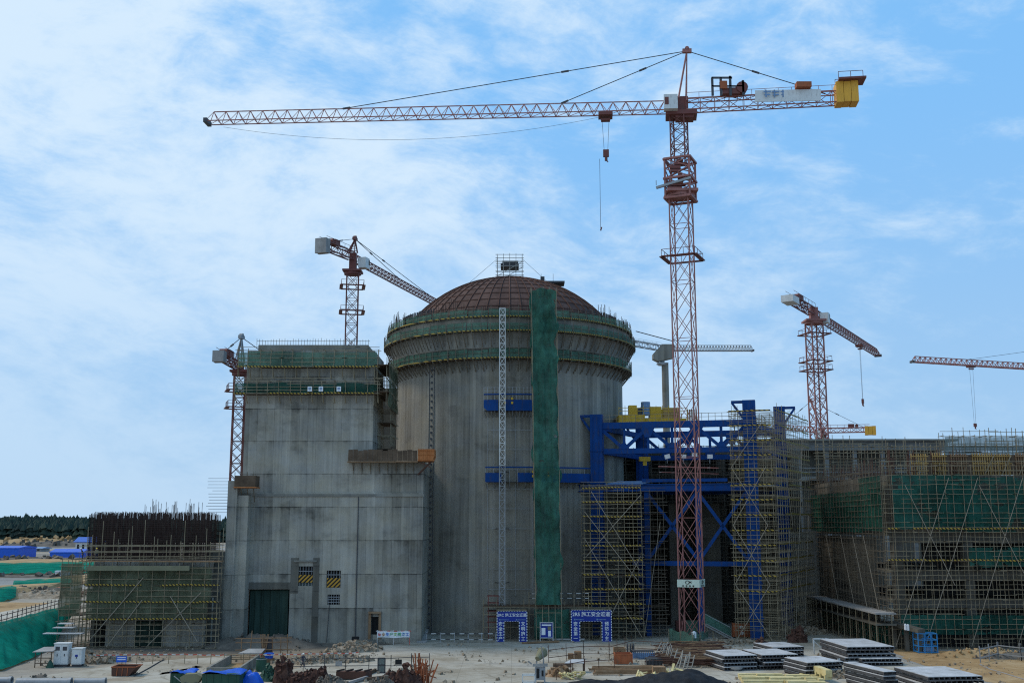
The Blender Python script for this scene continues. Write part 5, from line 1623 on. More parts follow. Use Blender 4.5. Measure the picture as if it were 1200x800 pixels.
    # frame above the counterweight
    c = P(995, 96, 156)
    mb = MB(); mb.obox(c + Vector((.3, 0, .1)), dc * 2.0, sc * 1.5, (0, 0, .15))
    for s in (-1, 1):
        for k in (-1.8, 0, 1.8): mb.bar(c + dc * k + sc * s * 1.5, c + dc * k + sc * s * 1.5 + Vector((0, 0, 1.1)), .07)
        mb.bar(c + dc * -1.8 + sc * s * 1.5 + Vector((0, 0, 1.1)), c + dc * 1.8 + sc * s * 1.5 + Vector((0, 0, 1.1)), .07)
    mb.build('weight_platform', M['redd'], t)
    # slack travel cable hanging below the jib
    mb = MB()
    q0, q1 = P(262, 149, 164.7), P(705, 137, 161)
    last = None
    for k in range(25):
        f = k / 24
        q = q0.lerp(q1, f) - Vector((0, 0, 2.9 * (1 - (2 * f - 1) ** 2)))
        if last is not None: mb.bar(last, q, .035)
        last = q
    mb.build('travel_cable', M['dgrey'], t)
    # lower rope with its own hook
    x = P(703, 200, 161).x
    mb = MB(); mb.bar((x, 161.1, P(703, 186, 161).z), (x, 161.1, P(703, 268, 161).z), .06); mb.build('sling_rope', M['dgrey'], t)
    mb = MB(); mb.bar((x, 161.1, P(703, 270, 161).z), (x + .15, 161.1, P(703, 266, 161).z), .2); mb.build('sling_hook', M['redd'], t)
    # pale boards with a dark emblem round the mast foot
    z0, z1 = P(810, 688, 158).z, P(810, 679, 158).z
    for k in (0, 1):
        n = e @ Vector((0, -1, 0)) if k == 0 else e @ Vector((1, 0, 0))
        u = Vector((-n.y, n.x, 0))
        c = Vector((bx, by, (z0 + z1) / 2)) + n * 1.62
        mb = MB(); mb.obox(c, u * 1.62, n * .04, (0, 0, (z1 - z0) / 2)); b_ = mb.build('sign_board', M['paleboard'], t)
        mb = MB()
        for i in range(12):
            q0, q1 = 2 * math.pi * i / 12, 2 * math.pi * (i + 1) / 12
            f_ = lambda q: c + n * .06 + u * (.28 * math.cos(q) - .1) + Vector((0, 0, .16 + .24 * math.sin(q)))
            mb.bar(f_(q0), f_(q1), .07)
        mb.bar(c + n * .06 + u * .05 + Vector((0, 0, .05)), c + n * .06 + u * .5 + Vector((0, 0, .3)), .08)
        mb.bar(c + n * .06 + u * .2 + Vector((0, 0, .3)), c + n * .06 + u * .5 + Vector((0, 0, .05)), .07)
        for i in range(4):
            o = c + n * .06 + u * (-.75 + .5 * i) + Vector((0, 0, -.36))
            mb.bar(o - u * .13, o + u * .13, .06); mb.bar(o + Vector((0, 0, -.12)), o + Vector((0, 0, .12)), .06); mb.bar(o - u * .12 + Vector((0, 0, .1)), o + u * .12 + Vector((0, 0, .1)), .05)
        mb.build('emblem_logo', M['black'], b_)
    # foot
    mb = MB(); mb.box(bx - 3, bx + 3, by - 3, by + 3, -.2, .5); mb.build('foundation', M['conc_n'], t)


M['paleboard'] = paint('pale_green_board', (0.62, 0.70, 0.58), 0.08, 0.6, dirtamt=.15)
main_crane()

# the crane behind the fuel building
pz = P(413, 305, 220).z
crane('dark red crane rising behind the square building with its jib passing behind the dome', (-33.2, 220), 2.4, P(411, 322, 220).z, pz, P(503, 353, 262) + (P(503, 353, 262) - P(413, 305, 220)) * .12, P(378, 291, 208.5), apex=P(416, 280, 220), rot=R(10), nm=26, jw=1.5, jh=1.5, nj=26, tc=.24, tb=.10, mats=('redd', 'redd', 'redd'), cw=('ply2', 1.7, 2.5, 3.0), pend=(.5, .9), collar=(P(411, 322, 220).z - 2.6, P(411, 366, 220).z), cj_h=1.6)
# far-left crane peeping over the corner
pz = P(281, 432, 190).z
crane('crane half hidden behind the far corner of the square building, counterweight in view', (-48.2, 190), 1.9, P(280, 440, 190).z, P(281, 434, 190).z, (-37, 235, P(281, 434, 190).z), P(257, 420, 181), apex=P(283, 395, 190), rot=R(20), nm=22, jw=1.4, jh=1.3, nj=20, tc=.22, tb=.11, mats=('redd', 'redd', 'grey'), cw=('ply2', 1.3, 2.0, 1.9), pend=(.6,), collar=(P(280, 458, 190).z, P(280, 478, 190).z), cj_h=1.1)
# red hammerhead crane above the hall
pz = P(958, 370, 230).z
t8, d8 = crane('red hammerhead crane without apex rising between the blue gantry and the long hall', (65.3, 230), 2.7, P(958, 380, 230).z, pz, P(1029, 417, 300), P(926, 354, 219), apex=None, rot=R(15), nm=22, jw=1.6, jh=1.8, nj=28, tc=.24, tb=.11, mats=('red', 'redd', 'red'), cw=('white', 3.6, 2.6, 1.4), collar=(P(958, 392, 230).z, P(958, 424, 230).z, P(958, 434, 230).z), cj_h=1.5, trolley=.66, hook=P(1017, 470, 272).z, cab=True)
# far pale crane with concrete-coloured tower
Y = 420
px = P(776, 415, Y)
t9, d9 = crane('far pale grey crane on a single slim tower beyond the blue gantry', (px.x, Y), 2.6, P(776, 428, Y).z, P(776, 411, Y).z, P(882, 411, 424), P(735, 404, 414), apex=None, nm=20, jw=2.2, jh=2.2, nj=30, tc=.30, tb=.14, mats=('grey', 'grey', 'grey'), cw=('grey', 4, 4, 4), mast=False, cab=False, cj_h=2.0, winch=False)
mb = MB(); mb.cyl((px.x + 1, Y, 0), (px.x + 1, Y, P(776, 425, Y).z), 1.35, 16); mb.build('tower', M['conc_n'], t9)
mb = MB()
a, b = P(765, 424, Y), P(789, 404, Y)
mb.prism([(a.x, Y - 2, a.z + 1), (a.x + 2, Y - 2, a.z), (b.x, Y - 2, a.z + 1.5), (b.x, Y - 2, b.z), (a.x + 3.5, Y - 2, b.z), (a.x, Y - 2, a.z + 3)], (0, 4, 0)); mb.build('machine_house', M['conc_n'], t9)
mb = MB(); mb.bar(P(745, 388, Y), P(790, 400, Y), .3); mb.build('pendant_bar', M['dgrey'], t9)
# far crane whose jib enters past the hall
crane('far red and white jib of a crane standing beyond the long hall', (190, 352), 3.0, P(1290, 440, 352).z, P(1290, 437, 352).z, P(1069, 424, 345), (215, 354, P(1290, 437, 352).z), apex=P(1290, 400, 352), nm=20, jw=2.0, jh=1.9, nj=34, tc=.32, tb=.17, mats=('redw', 'redw', 'red'), pend=(.35, .7), trolley=(1290 - 1141) / (1290 - 1069), hook=P(1150, 500, 348).z, cj_h=1.5)
# far low crane
crane('far low crane with its counterweight end showing past the red hammerhead mast', (P(962, 505, 330).x, 330), 2.2, P(962, 512, 330).z, P(962, 507, 330).z, P(905, 502, 335), P(1020, 506, 326), apex=P(950, 470, 330), nm=16, jw=1.6, jh=1.5, nj=12, tc=.28, tb=.15, mats=('redd', 'redw', 'red'), cw=('cw', 3.2, 3, 2.6), pend=(.8,), cj_h=1.4)


# ------------------------------------------------------------------ writing
def text(s, at, size, mat, parent, name='lettering', u=(1, 0, 0), wscale=1.0, bold=.02, align='CENTER'):
    cu = bpy.data.curves.new(name, 'FONT')
    cu.body = s
    cu.size = size
    cu.align_x, cu.align_y = align, 'CENTER'
    cu.offset = bold * size
    cu.extrude = 0.006
    tmp = bpy.data.objects.new(name, cu)
    C.objects.link(tmp)
    dg = bpy.context.evaluated_depsgraph_get()
    me = bpy.data.meshes.new_from_object(tmp.evaluated_get(dg))
    bpy.data.objects.remove(tmp)
    me.materials.clear()
    me.materials.append(mat)
    o = bpy.data.objects.new(name, me)
    C.objects.link(o)
    o.rotation_euler = (R(90), 0, math.atan2(u[1], u[0]))
    o.scale = (wscale, 1, 1)
    if parent is not None:
        o.parent = parent
        o.location = Vector(at) - WORLD_AT[parent.name]
    else:
        o.location = at
    return o


def safety_gate(label, x0, x1, y0, y1, xi0, xi1, yi, Y, title, left, right):
    a, b, z0, z1 = rect(x0, y0, x1, y1, Y)
    c, d, _, zi = rect(xi0, yi, xi1, y1, Y)
    z0 = 0.0
    t = thing('safety_gate', label, 'gate sign', ((a + b) / 2, Y, 0), 'blue safety passage gates')
    for nm, q in (('header_board', (a, b, zi, z1)), ('side_board', (a, c, z0, zi - .003)), ('side_board', (d, b, z0, zi - .003))):
        mb = MB(); mb.box(q[0], q[1], Y, Y + .25, q[2], q[3]); o = mb.build(nm, M['signblue'], t)
    mb = MB()
    for (p, q) in (((a, z0), (a, z1)), ((a, z1), (b, z1)), ((b, z1), (b, z0)), ((c, z0), (c, zi)), ((c, zi), (d, zi)), ((d, zi), (d, z0))):
        L = math.hypot(q[0] - p[0], q[1] - p[1]); n = max(3, int(L / .36))
        for k in range(n):
            f0, f1 = (k + .2) / n, (k + .75) / n
            mb.bar((p[0] + (q[0] - p[0]) * f0, Y - .02, p[1] + (q[1] - p[1]) * f0), (p[0] + (q[0] - p[0]) * f1, Y - .02, p[1] + (q[1] - p[1]) * f1), .11, .03)
    mb.build('border_stripe', M['signwhite'], t)
    hh = z1 - zi
    W = b - a
    sz = min(hh * .52, W * .86 / 8.0 * 1.12)
    text(title, ((a + b) / 2, Y - .03, zi + hh * .62), sz, M['signwhite'], t, bold=.010)
    mb = MB()
    for k in range(2):
        xx = a + W * (.07 + .56 * k)
        mb.box(xx, xx + .2, Y - .03, Y - .008, zi + hh * .10, zi + hh * .24)
        for i in range(6):
            mb.box(xx + .3 + i * .19, xx + .43 + i * .19, Y - .03, Y - .008, zi + hh * .12, zi + hh * .20)
    mb.build('small_print', M['bluel'], t)
    for s, xa, xb in ((left, a, c), (right, d, b)):
        w = min((xb - xa) * .72, (zi - z0) / 4.6)
        for k, ch in enumerate(s):
            text(ch, ((xa + xb) / 2, Y - .03, zi - (zi - z0) * (k + .55) / (len(s) + .15)), w, M['signwhite'], t, bold=.010)
    # tube portal behind
    mb = MB()
    for x in (a + .2, c - .1, d + .1, b - .2):
        for y in (Y + .35, Y + 2.6): mb.bar((x, y, 0), (x, y, z1 + .2), .08)
        mb.bar((x, Y + .3, z1), (x, Y + 2.8, z1), .08); mb.bar((x, Y + .3, zi), (x, Y + 2.8, zi), .08)
    mb.box(a, b, Y + .3, Y + 3, z1 + .05, z1 + .12)
    mb.build('portal_frame', M['tube'], t)


safety_gate('blue safety passage gate at the foot of the lattice hoist mast', 582.5, 617.5, 716, 751.5, 590.5, 608.5, 727.5, 160.6, '2RC 施工安全通道', '安全生产', '文明施工')
safety_gate('wider blue safety passage gate before the hazard board scaffold', 669.5, 716.5, 714.5, 750, 679.5, 705.5, 727.5, 161.0, '2RS 施工安全通道', '安全第一', '预防为主')

# notice board between the gates
a, b, z0, z1 = rect(633, 729, 648, 749, 161.2)
t = thing('notice_board', 'small blue framed notice board between the two safety gates', 'notice board', ((a + b) / 2, 161.2, 0))
mb = MB(); mb.box(a, b, 161.2, 161.3, .5, z1); mb.build('board', M['signblue'], t)
mb = MB(); mb.box(a + .2, a + .75, 161.17, 161.19, .9, z1 - .75); mb.box(a + 1.15, a + 1.55, 161.17, 161.19, .7, 1.5); mb.box(a + .25, b - .25, 161.17, 161.19, z1 - .45, z1 - .25); mb.build('notice_sheet', M['signwhite'], t)
mb = MB(); mb.box(a + 1.1, a + 1.6, 161.17, 161.19, 1.6, 2.1); mb.build('picture_sheet', M['olivebd'], t)
mb = MB()
for x in (a, b): mb.bar((x, 161.15, 0), (x, 161.15, z1 + .1), .09)
mb.bar((a, 161.15, z1), (b, 161.15, z1), .09); mb.bar((a, 161.15, .5), (b, 161.15, .5), .09)
mb.build('frame', M['white'], t)

# railing run and clutter at the shell foot
def rail_fence(label, pts, h=1.15, step=2.0, mat='tube', bars=(1.0, .5), bmat=None, t_=.07, cat='railing', group=None):
    t = thing('barrier_rail', label, cat, (*pts[0][:2], 0), group)
    P_ = [Vector((p[0], p[1], 0)) for p in pts]
    for a, b in zip(P_, P_[1:]):
        mr = MB()
        n = max(1, round((b - a).length / step))
        for k in range(n + 1):
            q = a.lerp(b, k / n)
            mb = MB()
            mb.bar(q, q + Vector((random.uniform(-.05, .05), 0, h + random.uniform(0, .25))), t_)
            mb.build('post', M[mat], t)
        for z in bars:
            mr.bar(a + Vector((0, -.05, h * z)), b + Vector((0, -.05, h * z + random.uniform(-.06, .06))), t_)
        mr.build('rail_bar', M[bmat or mat], t)
    return t


gg = lambda x, y: tuple(G(x, y)[:2])
rail_fence('black and white guard rail along the shell foot beside the first safety gate', [gg(500, 752), gg(581, 752.5)], 1.2, 1.9, 'grey', (1.0, .35), 'bw', .12)
rail_fence('high black and white guard rail on the landing behind the notice board', [(P(620, 709, 163).x, 163), (P(690, 709, 163).x, 163)], 6.6, 2.2, 'tube', (1.0, .90), 'bw', .10)
t = thing('landing_scaffold', 'low timber decked scaffold landing behind the two safety gates', 'scaffold', (6, 164, 0))
mb = MB()
for k in range(9):
    for y in (163.4, 166): mb.bar((P(566, 740, 163).x + k * 2.0, y, 0), (P(566, 740, 163).x + k * 2.0, y, 5.6), .07)
for z in (1.8, 3.6, 4.6):
    mb.bar((P(566, 740, 163).x, 163.3, z), (P(690, 740, 163).x, 163.3, z), .08)
mb.bar((P(656, 740, 163).x, 163.1, 0.2), (P(690, 700, 163).x, 163.1, 4.6), .12)
mb.bar((P(650, 742, 163).x, 163.0, 1.2), (P(668, 723, 163).x, 163.0, 4.2), .12)
mb.build('tube_lattice', M['tube'], t)
mb = MB(); mb.box(P(566, 740, 163).x, P(690, 740, 163).x, 163.2, 166.2, 4.7, 4.85); mb.build('deck_board', M['woodd'], t)
t = thing('plank', 'long pale planks lying on the ground before the notice board', 'planks', (*gg(645, 754), 0))
a, b = G(612, 754), G(655, 752.5)
mb = MB(); mb.bar(a + Vector((0, 0, .15)), b + Vector((0, 0, .18)), .5, .2); mb.build('long_plank', M['wood'], t)
a, b = G(642, 750.5), G(685, 751)
mb = MB(); mb.bar(a + Vector((0, 0, .25)), b + Vector((0, 0, .3)), .45, .18); mb.build('long_plank', M['ply2'], t)

# white banner with coloured characters near the small door
a, b = P(442, 743, 157), P(480, 743, 157)
t = thing('banner', 'white banner with coloured characters tied to a rail beside the small doorway', 'banner', ((a.x + b.x) / 2, 157, 0))
za, zb = P(460, 746.5, 157).z, P(460, 739.5, 157).z
mb = MB(); mb.grid(lambda u, v: (a.x + (b.x - a.x) * u, 157 + .05 * math.sin(u * 20), za + (zb - za) * v + .05 * math.sin(u * 9)), 24, 2); mb.build('cloth', M['signwhite'], t)
cols = []
for k, c in enumerate([(.5, .05, .05), (.45, .2, .05), (.03, .15, .5), (.05, .35, .15), (.25, .45, .05), (.05, .35, .12), (.04, .2, .45), (.03, .12, .5)]):
    cols.append(paint('banner_ink', c, .05, .6, dirtamt=.1))
for k, ch in enumerate('安全生产文明施工'):
    text(ch, (a.x + (b.x - a.x) * (k + .6) / 8.2, 156.93, (za + zb) / 2), .5, cols[k], t, bold=.02)
mb = MB()
for x in (a.x, (a.x + b.x) / 2, b.x): mb.bar((x, 157.12, 0), (x, 157.12, zb + .2), .08)
mb.bar((a.x - .2, 157.12, zb + .06), (b.x + .2, 157.12, zb + .06), .1)
mb.build('frame', M['rw'], t)
for k, (x, w, c) in enumerate(((455, 10, 'rustbright'), (476, 11, 'rust'))):
    p = G(x, 751)
    mb = MB(); mb.box(p.x - w * .06, p.x + w * .06, p.y - .5, p.y + .3, 0, .42 + .2 * k); mb.bar((p.x - .6, p.y, .5), (p.x + .6, p.y, .6), .1)
    one(mb, 'tool_box', ['low orange box on the ground under the banner', 'rusty brown box on the ground under the end of the banner'][k], 'box', M[c])
# ramp of pale boards
p, q = G(490, 753), G(501, 741)
mb = MB(); mb.prism([G(488, 753), G(499, 753), G(502, 745) + Vector((0, 0, .9)), G(494, 745) + Vector((0, 0, .9))], (0, 0, .12))
one(mb, 'board_ramp', 'small sloping board ramp between the banner and the shell foot', 'ramp', M['ply2'])

# ------------------------------------------------------------------ yard objects
def skinbox(mb, poly, h):
    mb.prism([(*p, 0) for p in poly], (0, 0, h))


# distribution cabinets and lean-to at the outer corner
for k, (x0, x1, y0, y1, lab) in enumerate(((62, 79, 753, 781, 'taller white electrical cabinet with two dark vents by the annex corner'), (83, 95, 759, 781, 'smaller white electrical cabinet standing beside the taller one'))):
    p, q = G(x0, y1), G(x1, y1)
    Y = p.y
    h = P(x0, y0, Y).z
    t = thing('electrical_cabinet', lab, 'cabinet', ((p.x + q.x) / 2, Y, 0), 'white electrical cabinets')
    mb = MB(); mb.box(p.x, q.x, Y, Y + 1.0, .3, h - .1); mb.box(p.x - .06, q.x + .06, Y - .08, Y + 1.1, h - .1, h); mb.build('body', M['white'], t)
    mb = MB(); mb.box(p.x + .05, q.x - .05, Y + .1, Y + .9, 0, .3); mb.build('plinth', M['dgrey'], t)
    w = (q.x - p.x)
    nd_ = 2 if k == 0 else 1
    for i in range(nd_):
        mb = MB(); mb.box(p.x + w * i / nd_ + .05, p.x + w * (i + 1) / nd_ - .05, Y - .03, Y - .003, .4, h - .2); d = mb.build('door', M['white'], t)
        mb = MB(); mb.box(p.x + w * (i + .5) / nd_ - .04, p.x + w * (i + .5) / nd_ + .04, Y - .08, Y - .03, h * .45, h * .55); mb.build('handle', M['dgrey'], d)
        if k == 0:
            mb = MB(); mb.box(p.x + w * (i + .2) / nd_, p.x + w * (i + .8) / nd_, Y - .05, Y - .031, h - .85, h - .4); mb.build('vent', M['dgrey'], d)
        else:
            mb = MB(); mb.box(p.x + w * .35, p.x + w * .62, Y - .05, Y - .031, h * .55, h * .66); mb.build('label_plate', M['signblue'], d)
p = G(52, 781)
t = thing('lean_to', 'low open lean-to with a pale board roof beside the white cabinets', 'shelter', tuple(p))
mb = MB(); mb.prism([(p.x - 1.2, p.y - .8, 1.75), (p.x + 1.2, p.y - .8, 1.85), (p.x + 1.2, p.y + 1.2, 2.15), (p.x - .7, p.y + 1.2, 2.1)], (0, 0, .08)); mb.build('roof', M['ply2'], t)
mb = MB()
for x in (-.9, 1.0):
    for y in (-.6, 1.0): mb.bar((p.x + x, p.y + y, 0), (p.x + x, p.y + y, 1.8), .09)
for z in (.5, 1.1): mb.bar((p.x - .9, p.y - .6, z), (p.x + 1, p.y - .6, z), .08)
mb.build('post_lattice', M['woodd'], t)
one(mound(p.x + .9, p.y - .6, .5, .5, .9, 4, rough=.3, ns=2), 'sack', 'dark green sack slumped between the lean-to and the cabinet', 'sack', M['greenbin'], smooth=True)
one(mound(*gg(103, 776), 3.6, 1.6, 1.2, 21, chunks=160, cs=(.25, .7)), 'stone_heap', 'heap of broken brown stone behind the small blue sign', 'stone heap', M['rubble'])
one(mound(*gg(128, 774), 3.0, 1.2, .6, 22, chunks=90, cs=(.2, .6)), 'stone_heap', 'low spread of broken stone under the annex scaffold', 'stone heap', M['rubble'])
# small blue sign
p = G(142, 779)
t = thing('ground_sign', 'small blue sign with white lines standing on the rubble before the annex', 'sign', tuple(p))
mb = MB(); mb.box(p.x - .62, p.x + .62, p.y, p.y + .05, .35, 1.05); b = mb.build('board', M['tarp'], t)
mb = MB()
for z in (.85, .62): mb.box(p.x - .5, p.x + .5, p.y - .02, p.y - .004, z, z + .09)
mb.build('print_line_stripe', M['signwhite'], b)
mb = MB()
for x in (-.5, .5): mb.bar((p.x + x, p.y + .08, 0), (p.x + x, p.y + .08, .9), .07)
mb.build('leg_frame', M['grey'], t)
# rusty skip
p, q = G(131, 792), G(157, 792)
t = thing('skip', 'open rusty steel skip with sloping sides on the dusty ground', 'skip', ((p.x + q.x) / 2, p.y, 0))
mb = MB()
a, b, w = p.x - .05, q.x - .2, 2.2
A = [(a, p.y, .05), (b - .4, p.y, .05), (b + .35, p.y, 1.0), (a - .05, p.y, 1.0)]
B = [(x, y + w, z) for x, y, z in A]
mb.add(A + B, [(0, 1, 2, 3), (7, 6, 5, 4), (0, 3, 7, 4), (1, 5, 6, 2), (0, 4, 5, 1)])
A2 = [(x * 1 + (.06 if i in (0, 3) else -.06), y + .06, z + (.1 if i < 2 else 0)) for i, (x, y, z) in enumerate(A)]; B2 = [(x, y + w - .12, z) for x, y, z in A2]
mb.add(A2 + B2, [(3, 2, 1, 0), (4, 5, 6, 7), (4, 7, 3, 0), (2, 6, 5, 1), (1, 5, 4, 0)])
mb.build('body', M['rust'], t)
mb = MB()
for r0, r1 in ((A[3], A[2]), (B[3], B[2]), (A[3], B[3]), (A[2], B[2])): mb.bar(r0, r1, .12, .1)
for k in range(1, 4): x = a + (b - a) * k / 4; mb.bar((x, p.y - .03, .05), (x + .05, p.y - .03, 1), .08)
mb.build('rim', M['rustbright'], t)
# drain pipes cut by the frame edge
for k, (xa, xb, y, r) in enumerate(((20, 84, 794, .40), (88, 124, 794.5, .36), (-60, 14, 797, .38))):
    Y = 117.5 + k * .6
    a, b = P(xa, 797, Y).x, P(xb, 797, Y).x
    mb = MB()
    n = 28
    prof = [(r, a), (r, b - .35), (r + .07, b - .3), (r + .07, b), (r - .1, b), (r - .1, a), (r, a)]
    vs, fs = [], []
    for (rr_, x) in prof:
        for i in range(n):
            q = 2 * math.pi * i / n; vs.append((x, Y + rr_ * math.cos(q), r + .06 + rr_ * math.sin(q)))
    for j in range(len(prof) - 1):
        for i in range(n): fs.append((j * n + i, j * n + (i + 1) % n, (j + 1) * n + (i + 1) % n, (j + 1) * n + i))
    mb.add(vs, fs)
    one(mb, 'drain_pipe', ['long pale grey drain pipe with open socket, lying end to end with another', 'shorter pale grey drain pipe lying between the long pipe and the blue lidded bin', 'pale grey drain pipe farthest out along the row of pipes'][k], 'pipe', M['grey'], 'drain pipes', smooth=False)
one(mound(*gg(47, 793), .9, .5, .35, 30, chunks=8), 'debris_heap', 'small dark heap of debris behind the long drain pipe', 'debris', M['mud'])
# black hose on the ground
mb = MB()
pts = [G(*q) + Vector((0, 0, .06)) for q in ((157, 792), (165, 788), (176, 782), (186, 776), (192, 773))]
for a, b in zip(pts, pts[1:]): mb.cyl(a, b, .07, 6)
one(mb, 'hose', 'dark hose snaking over the dusty path to the annex', 'hose', M['dgrey'])

# red and white tape along the mud bank
def tape(label, pts):
    t = thing('barrier_tape', label, 'barrier tape', (*pts[0], 0))
    mb, mr = MB(), MB()
    for a, b in zip(pts, pts[1:]):
        for k in range(3):
            f = k / 3; q = Vector((a[0] + (b[0] - a[0]) * f, a[1] + (b[1] - a[1]) * f, 0)); mb = MB(); mb.bar(q, q + Vector((.05, 0, 1.35)), .07); mb.build('post', M['tube'], t)
        n = 10
        for k in range(n):
            f0, f1 = k / n, (k + 1) / n
            sag = lambda f: 1.15 - .12 * math.sin(math.pi * ((f * 3) % 1))
            mr.bar((a[0] + (b[0] - a[0]) * f0, a[1] + (b[1] - a[1]) * f0, sag(f0)), (a[0] + (b[0] - a[0]) * f1, a[1] + (b[1] - a[1]) * f1, sag(f1)), .03, .11)
    mr.build('tape_band', M['rw'], t)


tape('red and white barrier tape strung in front of the annex and building foot', [gg(108, 778), gg(160, 777), gg(216, 777), gg(262, 778), gg(330, 777), gg(420, 775)])

# mud bank and rubble at the building foot
one(mound(*gg(305, 757), 9.0, 4.0, 1.5, 40, chunks=50, cs=(.2, .5)), 'mud_bank', 'dark mud bank heaped against the foot of the square building', 'mud bank', M['mud'], smooth=True)
one(mound(*gg(385, 775), 6.0, 1.7, .65, 41, rot=.25, chunks=230, cs=(.2, .65)), 'rubble_heap', 'pale rubble heap with broken bricks beside the walking worker', 'rubble', M['rubble'])
one(mound(*gg(415, 762), 4.2, 2.4, 1.0, 42, rot=.4, chunks=190, cs=(.2, .6)), 'rubble_heap', 'rubble heap sloping down from the small doorway', 'rubble', M['rubble'])
one(mound(*gg(345, 777), 3.0, 1.0, .5, 43, chunks=80, cs=(.2, .5)), 'rubble_heap', 'low rubble strewn by the small blue tub', 'rubble', M['rubble'])
p = G(416, 757)
one((lambda q: (q.box(p.x - .5, p.x + .5, p.y, p.y + .5, 0, 1.3), q.box(p.x - .35, p.x + .35, p.y - .02, p.y - .003, .15, 1.1), q)[2])(MB()), 'black_bin', 'small black box at the wall foot by the doorway rubble', 'box', M['black'])
# timber frames in the mud
t = thing('timber_staging', 'rough timber staging of poles and boards before the big gate opening', 'staging', tuple(G(312, 770)))
mb = MB()
p = G(312, 772)
for x in (-3.2, -2, -.6, .6, 1.8, 2.6):
    mb.bar((p.x + x, p.y + random.uniform(-.4, 1), 0), (p.x + x + random.uniform(-.1, .1), p.y, random.uniform(2.2, 4.2)), .1)
for z in (1.1, 2.0, 2.5): mb.bar((p.x - 4, p.y + .2, z), (p.x + 3.1, p.y + .2, z + .1), .1)
for k in range(8): mb.bar((p.x - .4 + random.uniform(-.5, .5), p.y + .4, 0), (p.x - .4 + random.uniform(-.6, .6), p.y + .5, 3.0), .08)
mb.build('pole_lattice', M['wood'], t)
mb = MB(); mb.box(p.x - .8, p.x + .6, p.y + .55, p.y + .9, .2, 2.4); mb.build('dark_shutter', M['dgrey'], t)
# concrete basin
a, b, c, d = G(243, 793), G(280, 793), G(303, 777), G(270, 777)
t = thing('concrete_basin', 'open rectangular concrete basin with pale walls sunk in the yard', 'basin', tuple((a + c) / 2))
H = 1.05
def wallseg(p, q, th=.28, h=H):
    mb = MB(); mb.bar(Vector((p.x, p.y, h / 2)), Vector((q.x, q.y, h / 2)), th, h); return mb
for p, q in ((a, b), (b, c), (a, d)): wallseg(p, q).build('wall', M['conc_n'], t)
mb = MB(); mb.add([(a.x, a.y, .03), (b.x, b.y, .03), (c.x, c.y, .03), (d.x, d.y, .03)], [(0, 1, 2, 3)]); mb.build('sand_floor', M['soil'], t)
mb = MB()
for k in range(3): mb.bar(d + Vector((-.5, .2 - k * .5, .5 + .3 * k)), c + Vector((0, .2 - k * .3, .5 + .3 * k)), .1)
mb.build('shoring_bar', M['tube'], t)
mb = MB(); mb.prism([c + Vector((-2.6, .3, 1.1)), c + Vector((.2, .4, 1.1)), c + Vector((.4, 1.6, 1.5)), c + Vector((-1.6, 1.5, 1.5))], (0, 0, .1))
one(mb, 'pale_board', 'pale sheet of plywood lying over the far end of the concrete basin', 'board', M['ply2'])

# bins with blue tarps
def bin_(label, x0, x1, yb, h, dep, lidm='tarp', bodym='greenbin', group='bins under blue tarpaulins'):
    p, q = G(x0, yb), G(x1, yb)
    t = thing('covered_bin', label, 'bin', ((p.x + q.x) / 2, p.y, 0), group)
    mb = MB(); mb.box(p.x, q.x, p.y, p.y + dep, 0, h)
    for k in range(5): x = p.x + (q.x - p.x) * (k + .5) / 5; mb.box(x - .05, x + .05, p.y - .05, p.y - .002, 0, h)
    mb.build('body', M[bodym], t)
    mb = MB()
    w = q.x - p.x
    mb.grid(lambda u, v: (p.x - .15 + (w + .3) * u, p.y - .2 + (dep + .4) * v, h + .10 + .16 * math.sin(u * 6) * math.sin(v * 4 + 1) + .08 * mnoise.noise(Vector((u * 7, v * 7, p.x))) - .35 * max(0, abs(u - .5) * 2 - .92) * 10 * .3), 18, 14)
    mb.build('tarpaulin', M[lidm], t, smooth=True)
    return t


bin_('dark green bin under a blue tarpaulin standing before the basin wall end', 199, 223, 803, 1.25, 2.4)
bin_('long dark bin half covered by a flapping blue tarpaulin below the basin', 236, 280, 807, 1.5, 2.6)
p = G(294, 803)
mb = MB()
mb.grid(lambda u, v: (p.x - 1.2 + 2.5 * u, p.y - .9 + 2.0 * v, (1.3 * max(0, 1 - abs(2 * u - 1) ** 3) * max(0, 1 - abs(2 * v - 1) ** 4)) * (1 + .35 * mnoise.noise(Vector((u * 4, v * 4, 3)))) + .12 * mnoise.noise(Vector((u * 9, v * 9, 5)))), 30, 24)
one(mb, 'covered_load', 'bright blue tarpaulin draped in folds over a load by the basin corner', 'tarpaulin', M['tarp'], smooth=True)
p = G(210, 806)
t = thing('small_cart', 'grey hand cart with a rounded hopper between the two covered bins', 'cart', tuple(p))
mb = MB(); mb.prism([(p.x + .2, p.y, .5), (p.x + 1.9, p.y, .5), (p.x + 2.3, p.y, 1.15), (p.x + 1.7, p.y, 1.45), (p.x + .5, p.y, 1.4), (p.x, p.y, 1.1)], (0, 1.1, 0)); mb.build('hopper', M['olivebd'], t)
mb = MB(); mb.cyl((p.x + .6, p.y - .1, .3), (p.x + .6, p.y + .05, .3), .3, 14); mb.cyl((p.x + 1.7, p.y - .1, .3), (p.x + 1.7, p.y + .05, .3), .3, 14); mb.build('wheel', M['dgrey'], t)
mb = MB(); mb.bar((p.x + .1, p.y + .3, .6), (p.x - .7, p.y + .3, 1.2), .08); mb.build('handle', M['grey'], t)
p = G(315, 776)
t = thing('plastic_tub', 'small blue and white tub standing on the rubble near the gate', 'tub', tuple(p))
mb = MB(); mb.cyl((p.x, p.y, .55), (p.x, p.y, 1.15), .48, 14, .6); mb.build('body', M['tarp'], t)
